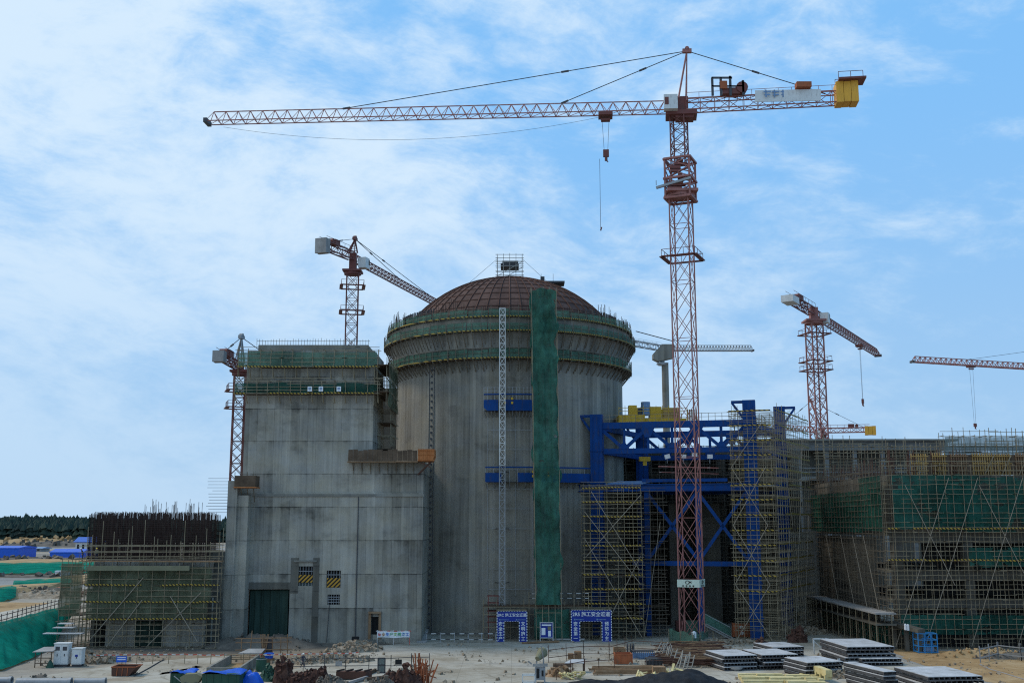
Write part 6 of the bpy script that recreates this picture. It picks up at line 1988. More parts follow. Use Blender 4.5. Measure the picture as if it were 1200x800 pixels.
mb = MB(); mb.cyl((p.x, p.y, .9), (p.x, p.y, 1.02), .585, 14, .60, caps=False); mb.build('white_band', M['signwhite'], t)
mb = MB(); mb.box(p.x - .6, p.x + .6, p.y - .5, p.y + .5, 0, .54); mb.build('stand', M['wood'], t)
p = G(306, 786)
t = thing('waste_bin', 'dark green open waste drum beside the concrete basin corner', 'bin', tuple(p))
mb = MB(); mb.cyl((p.x, p.y, 0), (p.x, p.y, 1.4), .6, 16, caps=False); mb.cyl((p.x, p.y, .02), (p.x, p.y, 1.3), .55, 16); mb.build('body', M['greenbin'], t)
mb = MB(); mb.cyl((p.x, p.y, 1.34), (p.x, p.y, 1.42), .64, 16, caps=False); mb.build('rim', M['grey'], t)
# heaps of rusty chain, coil and scrap
for k, (x, y, rx, ry, h, lab, m) in enumerate(((332, 800, 1.15, .9, 2.3, 'tall clump of rusty chain beside the blue tarpaulin', 'scrap'), (318, 797, 1.2, .9, 1.2, 'dark green netting heap beside the tall rusty clump', 'greenbin'), (350, 801, 1.6, .8, .8, 'low rusty coil heap next to the tall clump', 'scrap'), (372, 799, 2.2, .9, 1.1, 'longer rusty scrap heap in the middle of the row of scrap', 'scrap'), (388, 803, 1.8, .8, .8, 'dark scrap heap at the very edge near the rusty pallet', 'mud'),
        (470, 803, 2.4, 1.0, 1.5, 'rusty scrap heap before the fallen lattice of bars', 'scrap'), (445, 806, 1.6, .8, .8, 'small dark scrap heap near the brown timber', 'mud'), (893, 764, 1.2, .8, 1.5, 'brown bush-like heap of wire behind the panel stacks', 'scrap'), (935, 752, 1.5, .9, 1.6, 'brown wire heap at the corner of the pale panel stack', 'scrap'))):
    one(mound(*gg(x, y), rx, ry, h, 50 + k, rough=.8, ns=1.6, chunks=60, cs=(.2, .5), pw=.6), 'scrap_heap', lab, 'scrap', M[m])
# rusty pallet load
p = G(414, 796)
t = thing('rusty_pallet', 'dark rusty steel pallet load lying before the tube fence', 'pallet', tuple(p))
mb = MB(); mb.prism([(p.x - 1.9, p.y, .1), (p.x + 1.4, p.y, .1), (p.x + 1.9, p.y + 1, .1), (p.x - 1.2, p.y + 1.2, .1)], (0, 0, .75)); mb.build('load', M['rust'], t)
mb = MB()
for k in range(4): mb.bar((p.x - 1.8 + k, p.y - .1, .95), (p.x - 1.2 + k, p.y + 1.3, .95), .14)
mb.build('cross_bar', M['rebar'], t)
for k, (x0, y0, x1, y1, w, lab) in enumerate(((428, 792, 440, 787, .25, 'short dark beam leaning away from the rusty pallet'), (428, 797, 458, 795, .3, 'long brown beam lying below the tube fence'), (404, 803, 430, 796, .3, 'pale beam lying among the scrap heaps'))):
    a, b = G(x0, y0), G(x1, y1)
    one((lambda q: (q.bar(a + Vector((0, 0, .2)), b + Vector((0, 0, .3)), w, .25), q.bar(a + Vector((.1, .4, .15)), b + Vector((.1, .4, .15)), w, .15), q)[2])(MB()), 'timber_beam', lab, 'beam', M['woodd' if k < 2 else 'ply2'])
# fence with hung boards
f1 = rail_fence('tube fence with hung boards crossing the yard below the doorway rubble', [gg(330, 787), gg(405, 786), gg(432, 786), gg(458, 786), gg(482, 785), gg(503, 785)], 1.7, 2.7, 'dgrey', (.86, .36), 'dgrey', .07, 'fence')
for k, (x, y0, y1, w, m, lab) in enumerate(((397, 774, 780, 7, 'ply2', 'pale grey board hung on the tube fence by the rubble'), (467, 772, 778, 7, 'black', 'small black board hung on the tube fence'))):
    p = G(x, 786); za = P(x, y1, p.y).z; zb = P(x, y0, p.y).z; h = w * .055
    one((lambda q: (q.box(p.x - h, p.x + h, p.y - .16, p.y - .1, za, zb), q.bar((p.x, p.y - .1, zb), (p.x, p.y - .06, zb + .15), .05), q)[2])(MB()), 'hung_board', lab, 'board', M[m])
p = G(447, 788); a = p.x
t = thing('mesh_gate', 'small grey framed mesh gate leaning on the tube fence', 'gate', tuple(p))
mb = MB()
for (x, z, x2, z2) in ((-.4, 0, -.4, 1.65), (.4, 0, .4, 1.65), (-.4, 1.65, .4, 1.65), (-.4, .9, .4, .9), (-.4, .05, .4, .05)): mb.bar((a + x, p.y - .1, z), (a + x2, p.y - .1, z2), .12)
mb.build('frame', M['dgrey'], t)
mb = MB(); mb.box(a - .36, a + .36, p.y - .11, p.y - .09, .1, 1.6); mb.build('mesh', M['netgrey'], t)
# orange brown lattice barrier
t = thing('lattice_barrier', 'upright lattice of rusty orange bars at the edge of the paved yard', 'barrier', tuple(G(498, 802)))
mb = MB()
rr = random.Random(9)
for k in range(34):
    a, b = G(486 + rr.uniform(0, 18), 803 - rr.uniform(0, 4)), None
    p = Vector((a.x, a.y, 0)); mb.bar(p, p + Vector((rr.uniform(-.7, .9), rr.uniform(-.2, .4), rr.uniform(1.0, 3.2))), .11)
for k in range(10):
    a = G(486 + rr.uniform(0, 8), 802); mb.bar(a + Vector((0, 0, rr.uniform(.3, 2))), a + Vector((rr.uniform(.8, 1.9), .2, rr.uniform(.6, 2.6))), .09)
mb.build('bar_lattice', M['rustbright'], t)

# ------------------------------------------------------------------ centre: machine, crates, timber, racks
p = G(633, 799)
t = thing('mortar_mixer', 'battered grey machine with a tilted drum on a tall stand at the yard edge', 'mixer', tuple(p))
mb = MB()
mb.box(p.x - .55, p.x + .55, p.y - .4, p.y + .5, .3, 1.6)
for s in (-.5, .5): mb.bar((p.x + s, p.y - .4, 0), (p.x + s * .7, p.y, 2.3), .14); mb.bar((p.x + s, p.y + .5, 0), (p.x + s * .7, p.y, 2.3), .14)
mb.build('stand', M['grey'], t)
mb = MB(); mb.cyl((p.x - .3, p.y - .5, 2.5), (p.x + .3, p.y + .4, 3.1), .28, 14, .6); mb.cyl((p.x + .28, p.y + .38, 3.08), (p.x + .45, p.y + .65, 3.35), .6, 14, .35); mb.build('drum', M['olivebd'], t)
mb = MB(); mb.box(p.x - .8, p.x + .8, p.y - .5, p.y - .3, 1.7, 2.0); mb.bar((p.x - .9, p.y, 1.9), (p.x - 1.3, p.y, 2.2), .16); mb.bar((p.x + .4, p.y - .3, 2.2), (p.x + .1, p.y - .5, 3.9), .12); mb.build('yoke', M['ply2'], t)
mb = MB(); mb.box(p.x - .4, p.x - .1, p.y - .46, p.y - .42, .5, 1.5); mb.box(p.x + .15, p.x + .35, p.y - .46, p.y - .42, .7, 1.3); mb.build('dark_opening', M['black'], t)
p = G(619, 806)
t = thing('frame_rack', 'low white tubular rack beside the battered mixer', 'rack', tuple(p))
mb = MB()
for s in (-.6, .7): mb.bar((p.x + s, p.y, 0), (p.x + s, p.y, 1.3), .1); mb.bar((p.x + s, p.y + 1, 0), (p.x + s, p.y + 1, 1.3), .1)
for z in (.6, 1.3): mb.bar((p.x - .6, p.y, z), (p.x + .7, p.y, z), .1); mb.bar((p.x - .6, p.y + 1, z), (p.x + .7, p.y + 1, z), .1)
mb.build('tube_lattice', M['white'], t)


def crate(label, x0, x1, y0, yb, dep, mat, cat='crate', name='crate', open_=True, group=None):
    p, q = G(x0, yb), G(x1, yb)
    h = P(x0, y0, p.y).z
    t = thing(name, label, cat, ((p.x + q.x) / 2, p.y, 0), group)
    mb = MB()
    th = .07
    mb.box(p.x, q.x, p.y, p.y + th, .05, h); mb.box(p.x, q.x, p.y + dep - th, p.y + dep, .05, h); mb.box(p.x, p.x + th, p.y + th + .002, p.y + dep - th - .002, .05, h); mb.box(q.x - th, q.x, p.y + th + .002, p.y + dep - th - .002, .05, h)
    mb.box(p.x + th, q.x - th, p.y + th + .002, p.y + dep - th - .002, h * (.25 if open_ else .92), h * (.3 if open_ else .97))
    mb.build('body', M[mat], t)
    mb = MB()
    for x in (p.x, q.x): mb.box(x - .06, x + .06, p.y - .05, p.y - .003, 0, h + .04)
    for z in (.12, h - .08): mb.box(p.x - .05, q.x + .05, p.y - .04, p.y - .006, z - .06, z + .06)
    for k in (1, 2): x = p.x + (q.x - p.x) * k / 3; mb.box(x - .04, x + .04, p.y - .045, p.y - .004, .05, h)
    mb.build('edge_frame', M[mat], t)
    return t


crate('bright orange-red open steel crate in the middle of the yard', 721, 741, 765.5, 778, 1.9, 'rustbright')
crate('brown plywood box standing alone on the paved yard', 673.5, 681, 763, 772, 1.0, 'wood', 'box', 'plywood_box', False)
crate('small brown box leaning against the plywood box', 666, 672, 765.5, 772, .7, 'wood', 'box', 'plywood_box', False)
crate('pale timber crate with bars showing behind the orange-red crate', 720, 733, 759, 768, 1.6, 'wood', 'crate', 'timber_crate', True)
crate('pinkish timber box at the end of the long bundle of beams', 766, 780, 781, 793, 1.4, 'wood', 'box', 'timber_box', False)
for k, (x0, x1, y0, yb, lab) in enumerate(((742, 767, 763, 772, 'wide low dark slatted rack beside the orange-red crate'), (758, 776, 772, 781, 'smaller dark slatted rack before the wide low rack'))):
    p, q = G(x0, yb), G(x1, yb); h = P(x0, y0, p.y).z
    t = thing('slatted_rack', lab, 'rack', ((p.x + q.x) / 2, p.y, 0))
    mb = MB()
    for i in range(12):
        x = p.x + (q.x - p.x) * i / 11
        mb.bar((x, p.y, 0), (x, p.y, h), .08)
    mb.box(p.x, q.x, p.y + .1, p.y + .14, .1, h * .8)
    mb.build('slat_panel', M['bluel' if k == 0 else 'dgrey'], t)
    mb = MB()
    for i in range(12): x = p.x + (q.x - p.x) * i / 11; mb.bar((x, p.y + 1.6, 0), (x, p.y + 1.6, h), .08)
    mb.build('slat_panel', M['dgrey'], t)
    mb = MB(); mb.box(p.x, q.x, p.y - .05, p.y + 1.7, h, h + .08); mb.build('top_board', M['dgrey'], t)
t = thing('gas_bottle_rack', 'row of thin dark upright bottles behind the orange-red crate', 'gas bottles', tuple(G(738, 768)))
for k, x in enumerate((735.5, 739, 742.5)):
    q = G(x, 768); mb = MB(); mb.cyl(q, q + Vector((0, 0, 1.3)), .13, 10); mb.cyl(q + Vector((0, 0, 1.3)), q + Vector((0, 0, 1.55)), .13, 10, .05); mb.build('gas_bottle', M['dgrey'], t)
# yard poles with rails
rail_fence('tube fence round the storage bay behind the timber boxes', [gg(643, 776), gg(684, 771), gg(714, 772), gg(741, 764), gg(776, 766)], 2.0, 3.0, 'rust', (.75, .3), 'rust', .07, 'fence')
rail_fence('low tube fence in front of the long bundle of beams', [gg(652, 796), gg(685, 790), gg(702, 789), gg(720, 788)], 1.7, 3.0, 'rust', (.85,), 'rust', .07, 'fence')
# beams
t = thing('beam_bundle', 'long bundle of pinkish timber beams lying across the yard', 'timber', tuple(G(720, 790)))
rr = random.Random(5)
for k in range(8):
    a, b = G(690 + rr.uniform(0, 8), 791 - (k % 4) * 1.6), G(768 - rr.uniform(0, 5), 790 - (k % 4) * 1.6)
    z = .2 + .26 * (k // 4) + .03
    mb = MB(); mb.bar(a + Vector((0, 0, z)), b + Vector((0, 0, z)), .26, .24); mb.build('beam', M['wood'], t)
for k, (x, y, n, lab) in enumerate(((670, 795, 26, 'jumble of pale yellow timber offcuts near the mixer'), (758, 797, 22, 'jumble of pale yellow timber offcuts at the end of the beam bundle'), (784, 789, 14, 'small fan of pale timber offcuts beside the pinkish box'))):
    mb = MB(); c = G(x, y); rr = random.Random(60 + k)
    for i in range(n):
        e = Euler((rr.uniform(-.6, .6), rr.uniform(-.7, .7), rr.uniform(0, 3))).to_matrix()
        mb.obox(c + Vector((rr.uniform(-1.3, 1.3), rr.uniform(-.7, .7), rr.uniform(.15, .75))), e @ Vector((rr.uniform(.25, .7), 0, 0)), e @ Vector((0, rr.uniform(.06, .14), 0)), e @ Vector((0, 0, .05)))
    one(mb, 'offcut_heap', lab, 'timber offcuts', M['lumber'])
p = G(668, 788)
t = thing('canopy_table', 'low dark workbench with a pale sheet on top beside the mixer', 'workbench', tuple(p))
mb = MB(); mb.prism([(p.x - .6, p.y, 1.05), (p.x + 1.7, p.y, 1.05), (p.x + 1.7, p.y + 1.6, 1.25), (p.x + .3, p.y + 1.6, 1.25)], (0, 0, .08)); mb.build('top', M['ply'], t)
mb = MB()
for x, y in ((-.5, .1), (1.6, .1), (1.6, 1.5), (.4, 1.5)): mb.bar((p.x + x, p.y + y, 0), (p.x + x, p.y + y, 1.1), .1)
mb.box(p.x - 1.9, p.x + .2, p.y + .1, p.y + 1.2, .6, .95)
mb.build('frame', M['woodd'], t)
one(mound(*gg(655, 792), 1.6, .9, .9, 70, chunks=50, cs=(.2, .6)), 'timber_debris', 'brown splintered timber heap between the mixer and the workbench', 'debris', M['wood'])
# crossed tube frames leaning
t = thing('tube_frame_heap', 'heap of leaning galvanised scaffold frames beside the rusty bar pile', 'scaffold frames', tuple(G(780, 783)))
rr = random.Random(8)
for k in range(9):
    a = G(766 + k * 4.2, 770 + k * 2.2)
    tilt = rr.uniform(-.5, .5)
    mb = MB()
    u = Vector((math.cos(.9 + tilt), -math.sin(.9 + tilt) * .3, 0)); w = Vector((rr.uniform(.2, .6), .2, 1.0))
    for s in (0, 1.0): mb.bar(a + u * s, a + u * s + w * 1.9, .09)
    for s in (.2, .65, 1.1, 1.6): mb.bar(a + w * s, a + u + w * s, .08)
    mb.build('ladder_lattice', M['tubeg'], t)
# rusty bars pile
t = thing('rebar_pile', 'broad pile of rust-brown reinforcing bars lying before the crane foot', 'reinforcing bars', tuple(G(815, 775)))
one_ = mound(*gg(815, 775), 6.5, 3.2, .9, 80, rough=.5, ns=.5)
one_.build('bar_bed', M['scrap'], t)
rr = random.Random(12)
mb = MB()
for k in range(520):
    a = G(782 + rr.uniform(0, 58), 757 + rr.uniform(3, 25)); an = rr.gauss(.0, .25); L = rr.uniform(.8, 2.6)
    z = rr.uniform(.3, 1.0); d = Vector((math.cos(an), math.sin(an), rr.uniform(-.08, .08))) * L
    mb.bar(a + Vector((0, 0, z)) - d, a + Vector((0, 0, z)) + d, .07)
mb.build('bar_mesh', M['rust'], t)
mb = MB()
for k in range(60):
    a = G(782 + rr.uniform(0, 58), 757 + rr.uniform(3, 25)); an = rr.gauss(.0, .3); L = rr.uniform(.8, 1.8)
    d = Vector((math.cos(an), math.sin(an), 0)) * L; mb.bar(a + Vector((0, 0, 1.0)) - d, a + Vector((0, 0, 1.05)) + d, .09)
mb.build('pale_bar_mesh', M['wood'], t)
# crane foot skirting net, ramp
t = thing('foot_netting', 'green netting screen wrapped round the tall crane foot', 'netting', tuple(G(812, 755)))
a0, b0, c0 = G(784, 753), G(812, 758), G(829, 751)
mb = MB()
def skirt(u, v):
    q = a0.lerp(b0, u * 2) if u < .5 else b0.lerp(c0, u * 2 - 1)
    h = 1.9 - .5 * u + .15 * math.sin(u * 25)
    return (q.x + .12 * math.sin(u * 40) + .1 * v, q.y + .2 * v, .05 + h * v)
mb.grid(skirt, 48, 5); mb.build('screen_net', M['netg2'] if 'netg2' in M else M['netg'], t, smooth=True)
mb = MB(); mb.grid(lambda u, v: (G(800, 742).x + 2.4 * u, G(800, 745).y + .3 * v, .4 + 1.9 * v), 10, 4); mb.build('rear_screen_net', M['netg'], t, smooth=True)
mb = MB()
for q in (a0, a0.lerp(b0, .5), b0, b0.lerp(c0, .5), c0): mb.bar(q, q + Vector((0, 0, 2.0)), .08)
mb.build('post_lattice', M['tube'], t)
t = thing('white_drum', 'small white plastic drum on a post beside the crane foot netting', 'drum', tuple(G(813, 755)))
q = G(813, 756) + Vector((0, -.5, 0)); mb = MB(); mb.cyl(q + Vector((0, 0, 1.1)), q + Vector((0, 0, 1.9)), .32, 14); mb.cyl(q + Vector((0, 0, 1.9)), q + Vector((0, 0, 2.0)), .16, 10); mb.build('body', M['signwhite'], t)
mb = MB(); mb.bar(q, q + Vector((0, 0, 1.1)), .12); mb.build('post', M['tube'], t)
t = thing('netted_ramp', 'green netted gangway sloping down from the crane foot to the yard', 'gangway', tuple(G(840, 745)))
a, b = P(826, 729, 163.5), G(856, 748) + Vector((0, 0, .4))
d = (b - a)
n = Vector((.25, .9, 0)).normalized() * .9
mb = MB(); mb.grid(lambda u, v: tuple(a + d * u - n * (.5) + Vector((0, 0, -.1 + 1.4 * v + .06 * math.sin(u * 22)))), 22, 4); mb.build('side_net', M['netg'], t, smooth=True)
mb = MB(); mb.grid(lambda u, v: tuple(a + d * u + n * (.9) + Vector((0, 0, -.1 + 1.4 * v))), 22, 4); mb.build('far_side_net', M['netg'], t, smooth=True)
mb = MB(); mb.bar(a - Vector((0, 0, .2)), b - Vector((0, 0, .2)), 1.5, .12); mb.bar(a - n * .5 + Vector((0, 0, 1.3)), b - n * .5 + Vector((0, 0, 1.3)), .1); mb.bar(a - n * .55 - Vector((0, 0, .3)), b - n * .55 - Vector((0, 0, .3)), .25, .25); mb.build('tread_board', M['ply2'], t)
mb = MB()
for k in range(4): q = a.lerp(b, k / 3.2); mb.bar((q.x, q.y, 0), (q.x, q.y, q.z), .12)
mb.build('post_lattice', M['tube'], t)
for k, (x, y) in enumerate(((800, 738), (872, 745))):
    p = G(x, y + 2)
    t = thing('red_locker', ['dark red steel locker behind the crane foot', 'bright red steel locker with white marks at the foot of the blue column'][k], 'locker', tuple(p))
    w, h = (1.0, 1.7) if k == 0 else (1.6, 2.1)
    mb = MB(); mb.box(p.x - w, p.x + w, p.y, p.y + 1, .15, h)
    for i in range(4): mb.box(p.x - w + .1 + i * w / 2, p.x - w + w / 2 + i * w / 2 - .1, p.y - .04, p.y - .003, .3, h - .15)
    mb.build('body', M['rustbright' if k else 'redd'], t)
    mb = MB()
    for s in (-w + .1, w - .1): mb.box(p.x + s - .08, p.x + s + .08, p.y + .1, p.y + .9, 0, .15)
    mb.build('foot', M['dgrey'], t)
    if k:
        mb = MB(); mb.box(p.x - .6, p.x - .2, p.y - .06, p.y - .045, 1.3, 1.7); mb.box(p.x - .5, p.x - .1, p.y - .06, p.y - .045, .5, .9); mb.build('mark', M['signwhite'], t)
one(mound(*gg(848, 754), 6.0, 1.4, .5, 81, chunks=130, cs=(.2, .6)), 'rubble_heap', 'pale rubble strewn below the green gangway', 'rubble', M['rubble'])
one(mound(*gg(930, 742), 6.0, 2.5, .9, 82, chunks=120, cs=(.2, .7)), 'rubble_heap', 'grey rubble and hoses round the farther blue column foot', 'rubble', M['rubble'])


# ------------------------------------------------------------------ formwork panels in stacks, black netting, lumber
def panel_proto():
    t = thing('formwork_panel', 'formwork panel', 'formwork panel', (0, 0, 0), 'formwork panels laid in stacks')
    mb = MB(); mb.box(-.5, .5, -.5, .5, .36, .42); mb.build('plywood_face', M['ply'], t)
    mb = MB()
    for k in range(11): x = -.5 + k / 10; mb.box(x - .008, x + .008, -.5, .5, .10, .36)
    for y in (-.49, -.25, 0, .25, .49): mb.box(-.5, .5, y - .012, y + .012, .0, .1)
    mb.box(-.5, -.485, -.5, .5, .12, .35); mb.box(.485, .5, -.5, .5, .12, .35)
    mb.build('rib_lattice', M['panelf'], t)
    return t


PROTO = panel_proto()
first = [True]
def panel_stack(desc, corners, n, top_z_y=None, ang=None, lower='formwork panel'):
    """corners: photo pixels of near-left, near-right, far-left of the top face; n panels down"""
    h = .42 * n
    a, b, c = (PZ(x, y, h) for x, y in corners)
    L = (b - a).length
    an = math.atan2(b.y - a.y, b.x - a.x)
    W = max(1.5, abs((c - a).dot(Vector((-math.sin(an), math.cos(an), 0)))))
    ctr = a + Vector((math.cos(an), math.sin(an), 0)) * (L / 2) + Vector((-math.sin(an), math.cos(an), 0)) * (W / 2)
    for k in range(n):
        if first[0]:
            r = PROTO; first[0] = False
        else:
            r = copy_tree(PROTO, (0, 0, 0))
        j = (random.uniform(-.28, .28), random.uniform(-.28, .28)) if k < n - 1 else (0, 0)
        r.location = (ctr.x + j[0], ctr.y + j[1], .42 * k + .02)
        r.rotation_euler = (0, 0, an + (random.uniform(-.02, .02) if k < n - 1 else 0))
        r.scale = (L, W, 1.0)
        r['label'] = ('pale topmost panel of ' + desc) if k == n - 1 else ('formwork panel under the top of ' + desc)
        r['group'] = 'formwork panels in ' + desc


panel_stack('the stack nearest the rusty bar pile', [(849, 768), (887, 767), (840, 761)], 4)
panel_stack('the second stack, beside the farther blue column', [(893, 767), (935, 766), (886, 760)], 4)
panel_stack('the small stack tucked behind the first two stacks', [(906, 758), (942, 757), (901, 752)], 3)
panel_stack('the lone square stack with trestles', [(946, 776), (988, 774.5), (937, 769)], 4)
panel_stack('the tall wide stack nearest the hall walkway', [(993, 757.5), (1048, 757), (979, 748)], 5)
panel_stack('the low stack before the tall wide stack', [(1010, 771.5), (1056, 771), (1004, 768)], 2)
panel_stack('the long oblique stack beside the biggest stack', [(1036, 786.5), (1050, 786), (1000, 775)], 5)
panel_stack('the biggest stack lying before the orange soil', [(1088, 792.5), (1151, 791.5), (1051, 781)], 4)
# trestles and posts by the panels
for k, (x, y) in enumerate(((962, 786), (984, 787), (869, 784), (925, 784))):
    p = G(x, y)
    t = thing('trestle', ['white trestle under the near edge of the lone square stack', 'white trestle with splayed legs at the corner of the lone square stack', 'thin white trestle before the first panel stack', 'thin white trestle before the second panel stack'][k], 'trestle', tuple(p))
    for s in (-.35, .35):
        mb = MB(); mb.bar(p + Vector((s, 0, 0)), p + Vector((s * .2, .1, 1.5)), .1); mb.build('leg', M['white'], t)
    mb = MB(); mb.bar(p + Vector((-.9, .05, 1.1)), p + Vector((.9, .05, 1.1)), .1); mb.build('cross_bar', M['white'], t)
t = thing('white_stand', 'white slender steel stand of posts beside the tall wide panel stack', 'stand', tuple(G(962, 765)))
for k, x in enumerate((954, 967, 971)):
    p = G(x, 766); mb = MB(); mb.bar(p, p + Vector((0, 0, 2.0)), .16); mb.build('post', M['white'], t)
mb = MB(); mb.bar(G(954, 766) + Vector((0, 0, 1.95)), G(972, 766) + Vector((0, 0, 1.95)), .16); mb.bar(G(954, 766) + Vector((0, 0, 1.7)), G(967, 766) + Vector((0, 0, .4)), .1); mb.build('cross_bar', M['white'], t)
# black netting mound
mb = MB()
ctr = G(770, 806)
mb.grid(lambda u, v: (ctr.x - 11.5 + 23 * u, ctr.y - 3.5 + 7.0 * v,
        (max(0, 1 - abs(2 * u - 1) ** 2.6) * max(0, 1 - (2 * v - 1) ** 2) ** .8) * (.9 + .55 * mnoise.noise(Vector((u * 6.5, v * 2, 1.5))) + .55 * math.exp(-((u - .62) / .12) ** 2) + .25 * mnoise.noise(Vector((u * 22, v * 9, 4)))) * 1.15 - .05), 110, 30)
one(mb, 'black_netting_heap', 'long heap of black netting spread along the yard edge', 'netting heap', M['blacktarp'], smooth=True)
# yellow lumber
t = thing('lumber_stack', 'broad low stack of pale yellow timber before the panel stacks', 'timber stack', tuple(G(930, 793)))
rr = random.Random(15)
a, b = G(868, 800), G(962, 800)
for row in range(7):
    z0 = .15 + .12 * (row % 2)
    x = a.x
    y = a.y - 2 + row * .95
    xe = b.x + row * .1
    x += row * .1
    while x < xe:
        L = rr.uniform(1.6, 4.2)
        mb = MB(); mb.box(x, min(x + L, xe), y, y + .7, 0.02, z0 + rr.uniform(.1, .35)); mb.build('plank', M['lumber'], t)
        x += L + rr.uniform(.02, .6)
mb = MB(); p, q = G(931, 783.5), G(972, 800)
mb.bar(p + Vector((0, 0, 1.0)), q + Vector((0, 0, 1.0)), .7, .7)
for k in range(9): c = p.lerp(q, k / 8); mb.bar(c + Vector((-.5, 0, .6)), c + Vector((.3, .3, .6)), .2, .5)
one(mb, 'timber_girder', 'long pale yellow timber girder lying on the lumber beside the lone panel stack', 'girder', M['lumber'])
one(mound(*gg(985, 793), 2.6, 1.2, .7, 90, chunks=60, cs=(.2, .5)), 'rubble_heap', 'reddish debris between the yellow girder and the oblique panels', 'debris', M['rubble'])
one((lambda q: (q.cyl(G(862, 785) + Vector((0, 0, .2)), G(862, 785) + Vector((0, 0, .5)), .8, 18), q.cyl(G(862, 785), G(862, 785) + Vector((0, 0, .2)), .5, 14), q)[2])(MB()), 'cable_reel', 'flat pale round lid lying by the first panel stack', 'lid', M['ply2'])

# ------------------------------------------------------------------ right side: cage, barrier blocks, soil
p = G(1088, 765)
t = thing('steel_cage', 'bright blue steel cage standing at the edge of the orange soil', 'cage', tuple(p))
w = 1.25
mb = MB()
for x in (-w, -w * .35, w * .35, w):
    for y in (0, 1.8): mb.bar((p.x + x, p.y + y, 0), (p.x + x, p.y + y, 2.5), .11)
for z in (.15, .9, 1.7, 2.5):
    for y in (0, 1.8): mb.bar((p.x - w, p.y + y, z), (p.x + w, p.y + y, z), .1)
    for x in (-w, w): mb.bar((p.x + x, p.y, z), (p.x + x, p.y + 1.8, z), .1)
mb.bar((p.x - w, p.y + 1.8, .2), (p.x + w, p.y + 1.8, 2.4), .1)
mb.build('bar_lattice', M['cageblue'], t)
mb = MB(); mb.box(p.x - .5, p.x + .9, p.y + .3, p.y + 1.4, .2, .75); mb.build('bagged_load', M['bluel'], t)
for k, (x0, y0, x1, y1, h, m, lab) in enumerate(((1043, 750, 1062, 757, 2.0, 'conc_n', 'low concrete block wall at the foot of the hall corner'), (1063, 757, 1079, 763, 2.3, 'conc_n', 'second concrete block between the wall and the blue cage'))):
    a, b = G(x0, y0), G(x1, y1)
    mb = MB(); mb.bar(a + Vector((0, 0, h / 2)), b + Vector((0, 0, h / 2)), .9, h); mb.bar(a + Vector((0, 0, h + .1)), b + Vector((0, 0, h + .1)), 1.1, .2)
    one(mb, 'barrier_block', lab, 'concrete block', M[m])
t = thing('culvert_beam', 'long grey concrete beam stacked above the barrier blocks', 'beam', tuple(G(1062, 740)))
a, b = P(1044, 729, 152), P(1080, 739, 147)
mb = MB(); mb.bar(a, b, 1.3, .5); mb.build('beam', M['conc_d'], t)
mb = MB()
for f in (.1, .5, .9): q = a.lerp(b, f); mb.bar((q.x, q.y, 0), (q.x, q.y, q.z), .5)
mb.build('support', M['conc_d'], t)
for k, (x, y) in enumerate(((1061, 734), (1064, 734.5))):
    c = P(x, y, 147.5); mb = MB(); mb.cyl(c + Vector((0, 0, -.4)), c + Vector((0, 0, .3)), .16, 10); mb.cyl(c + Vector((0, 0, .3)), c + Vector((0, 0, .4)), .12, 10)
    one(mb, 'white_canister', 'small white canister standing on the concrete beam', 'canister', M['signwhite'], 'pair of white canisters')
p = G(1035, 744)
t = thing('meter_box', 'small pale blue box on posts under the walkway canopy end', 'box', tuple(p))
mb = MB(); mb.box(p.x - .45, p.x + .45, p.y, p.y + .5, .4, 1.5); mb.build('body', M['bluel'], t)
mb = MB()
for s in (-.4, .4): mb.bar((p.x + s, p.y + .2, 0), (p.x + s, p.y + .2, .4), .1)
mb.build('leg', M['grey'], t)
one(mound(*gg(1150, 769), 7.5, 1.8, .9, 91, chunks=60, cs=(.15, .4)), 'earth_heap', 'low heap of orange earth before the dark void under the hall', 'earth heap', M['soil'], smooth=True)
one(mound(*gg(1200, 771), 7.0, 1.3, .8, 92, chunks=60, cs=(.15, .4)), 'earth_heap', 'brown earth heap under the post and rail fence', 'earth heap', M['mud'], smooth=True)
rail_fence('white post and rail fence along the pit beside the orange earth', [gg(1149, 776), gg(1170, 771), gg(1197, 774), gg(1230, 776)], 1.9, 3.2, 'grey', (.85, .3), 'grey', .11, 'fence')
mb = MB(); pts = [G(*q) + Vector((0, 0, .05)) for q in ((1148, 778), (1160, 784), (1178, 789), (1200, 796), (1220, 803))]
for a, b in zip(pts, pts[1:]): mb.bar(a, b, .18, .06)
one(mb, 'chalk_line', 'pale rope lying across the orange soil', 'rope', M['ply2'])


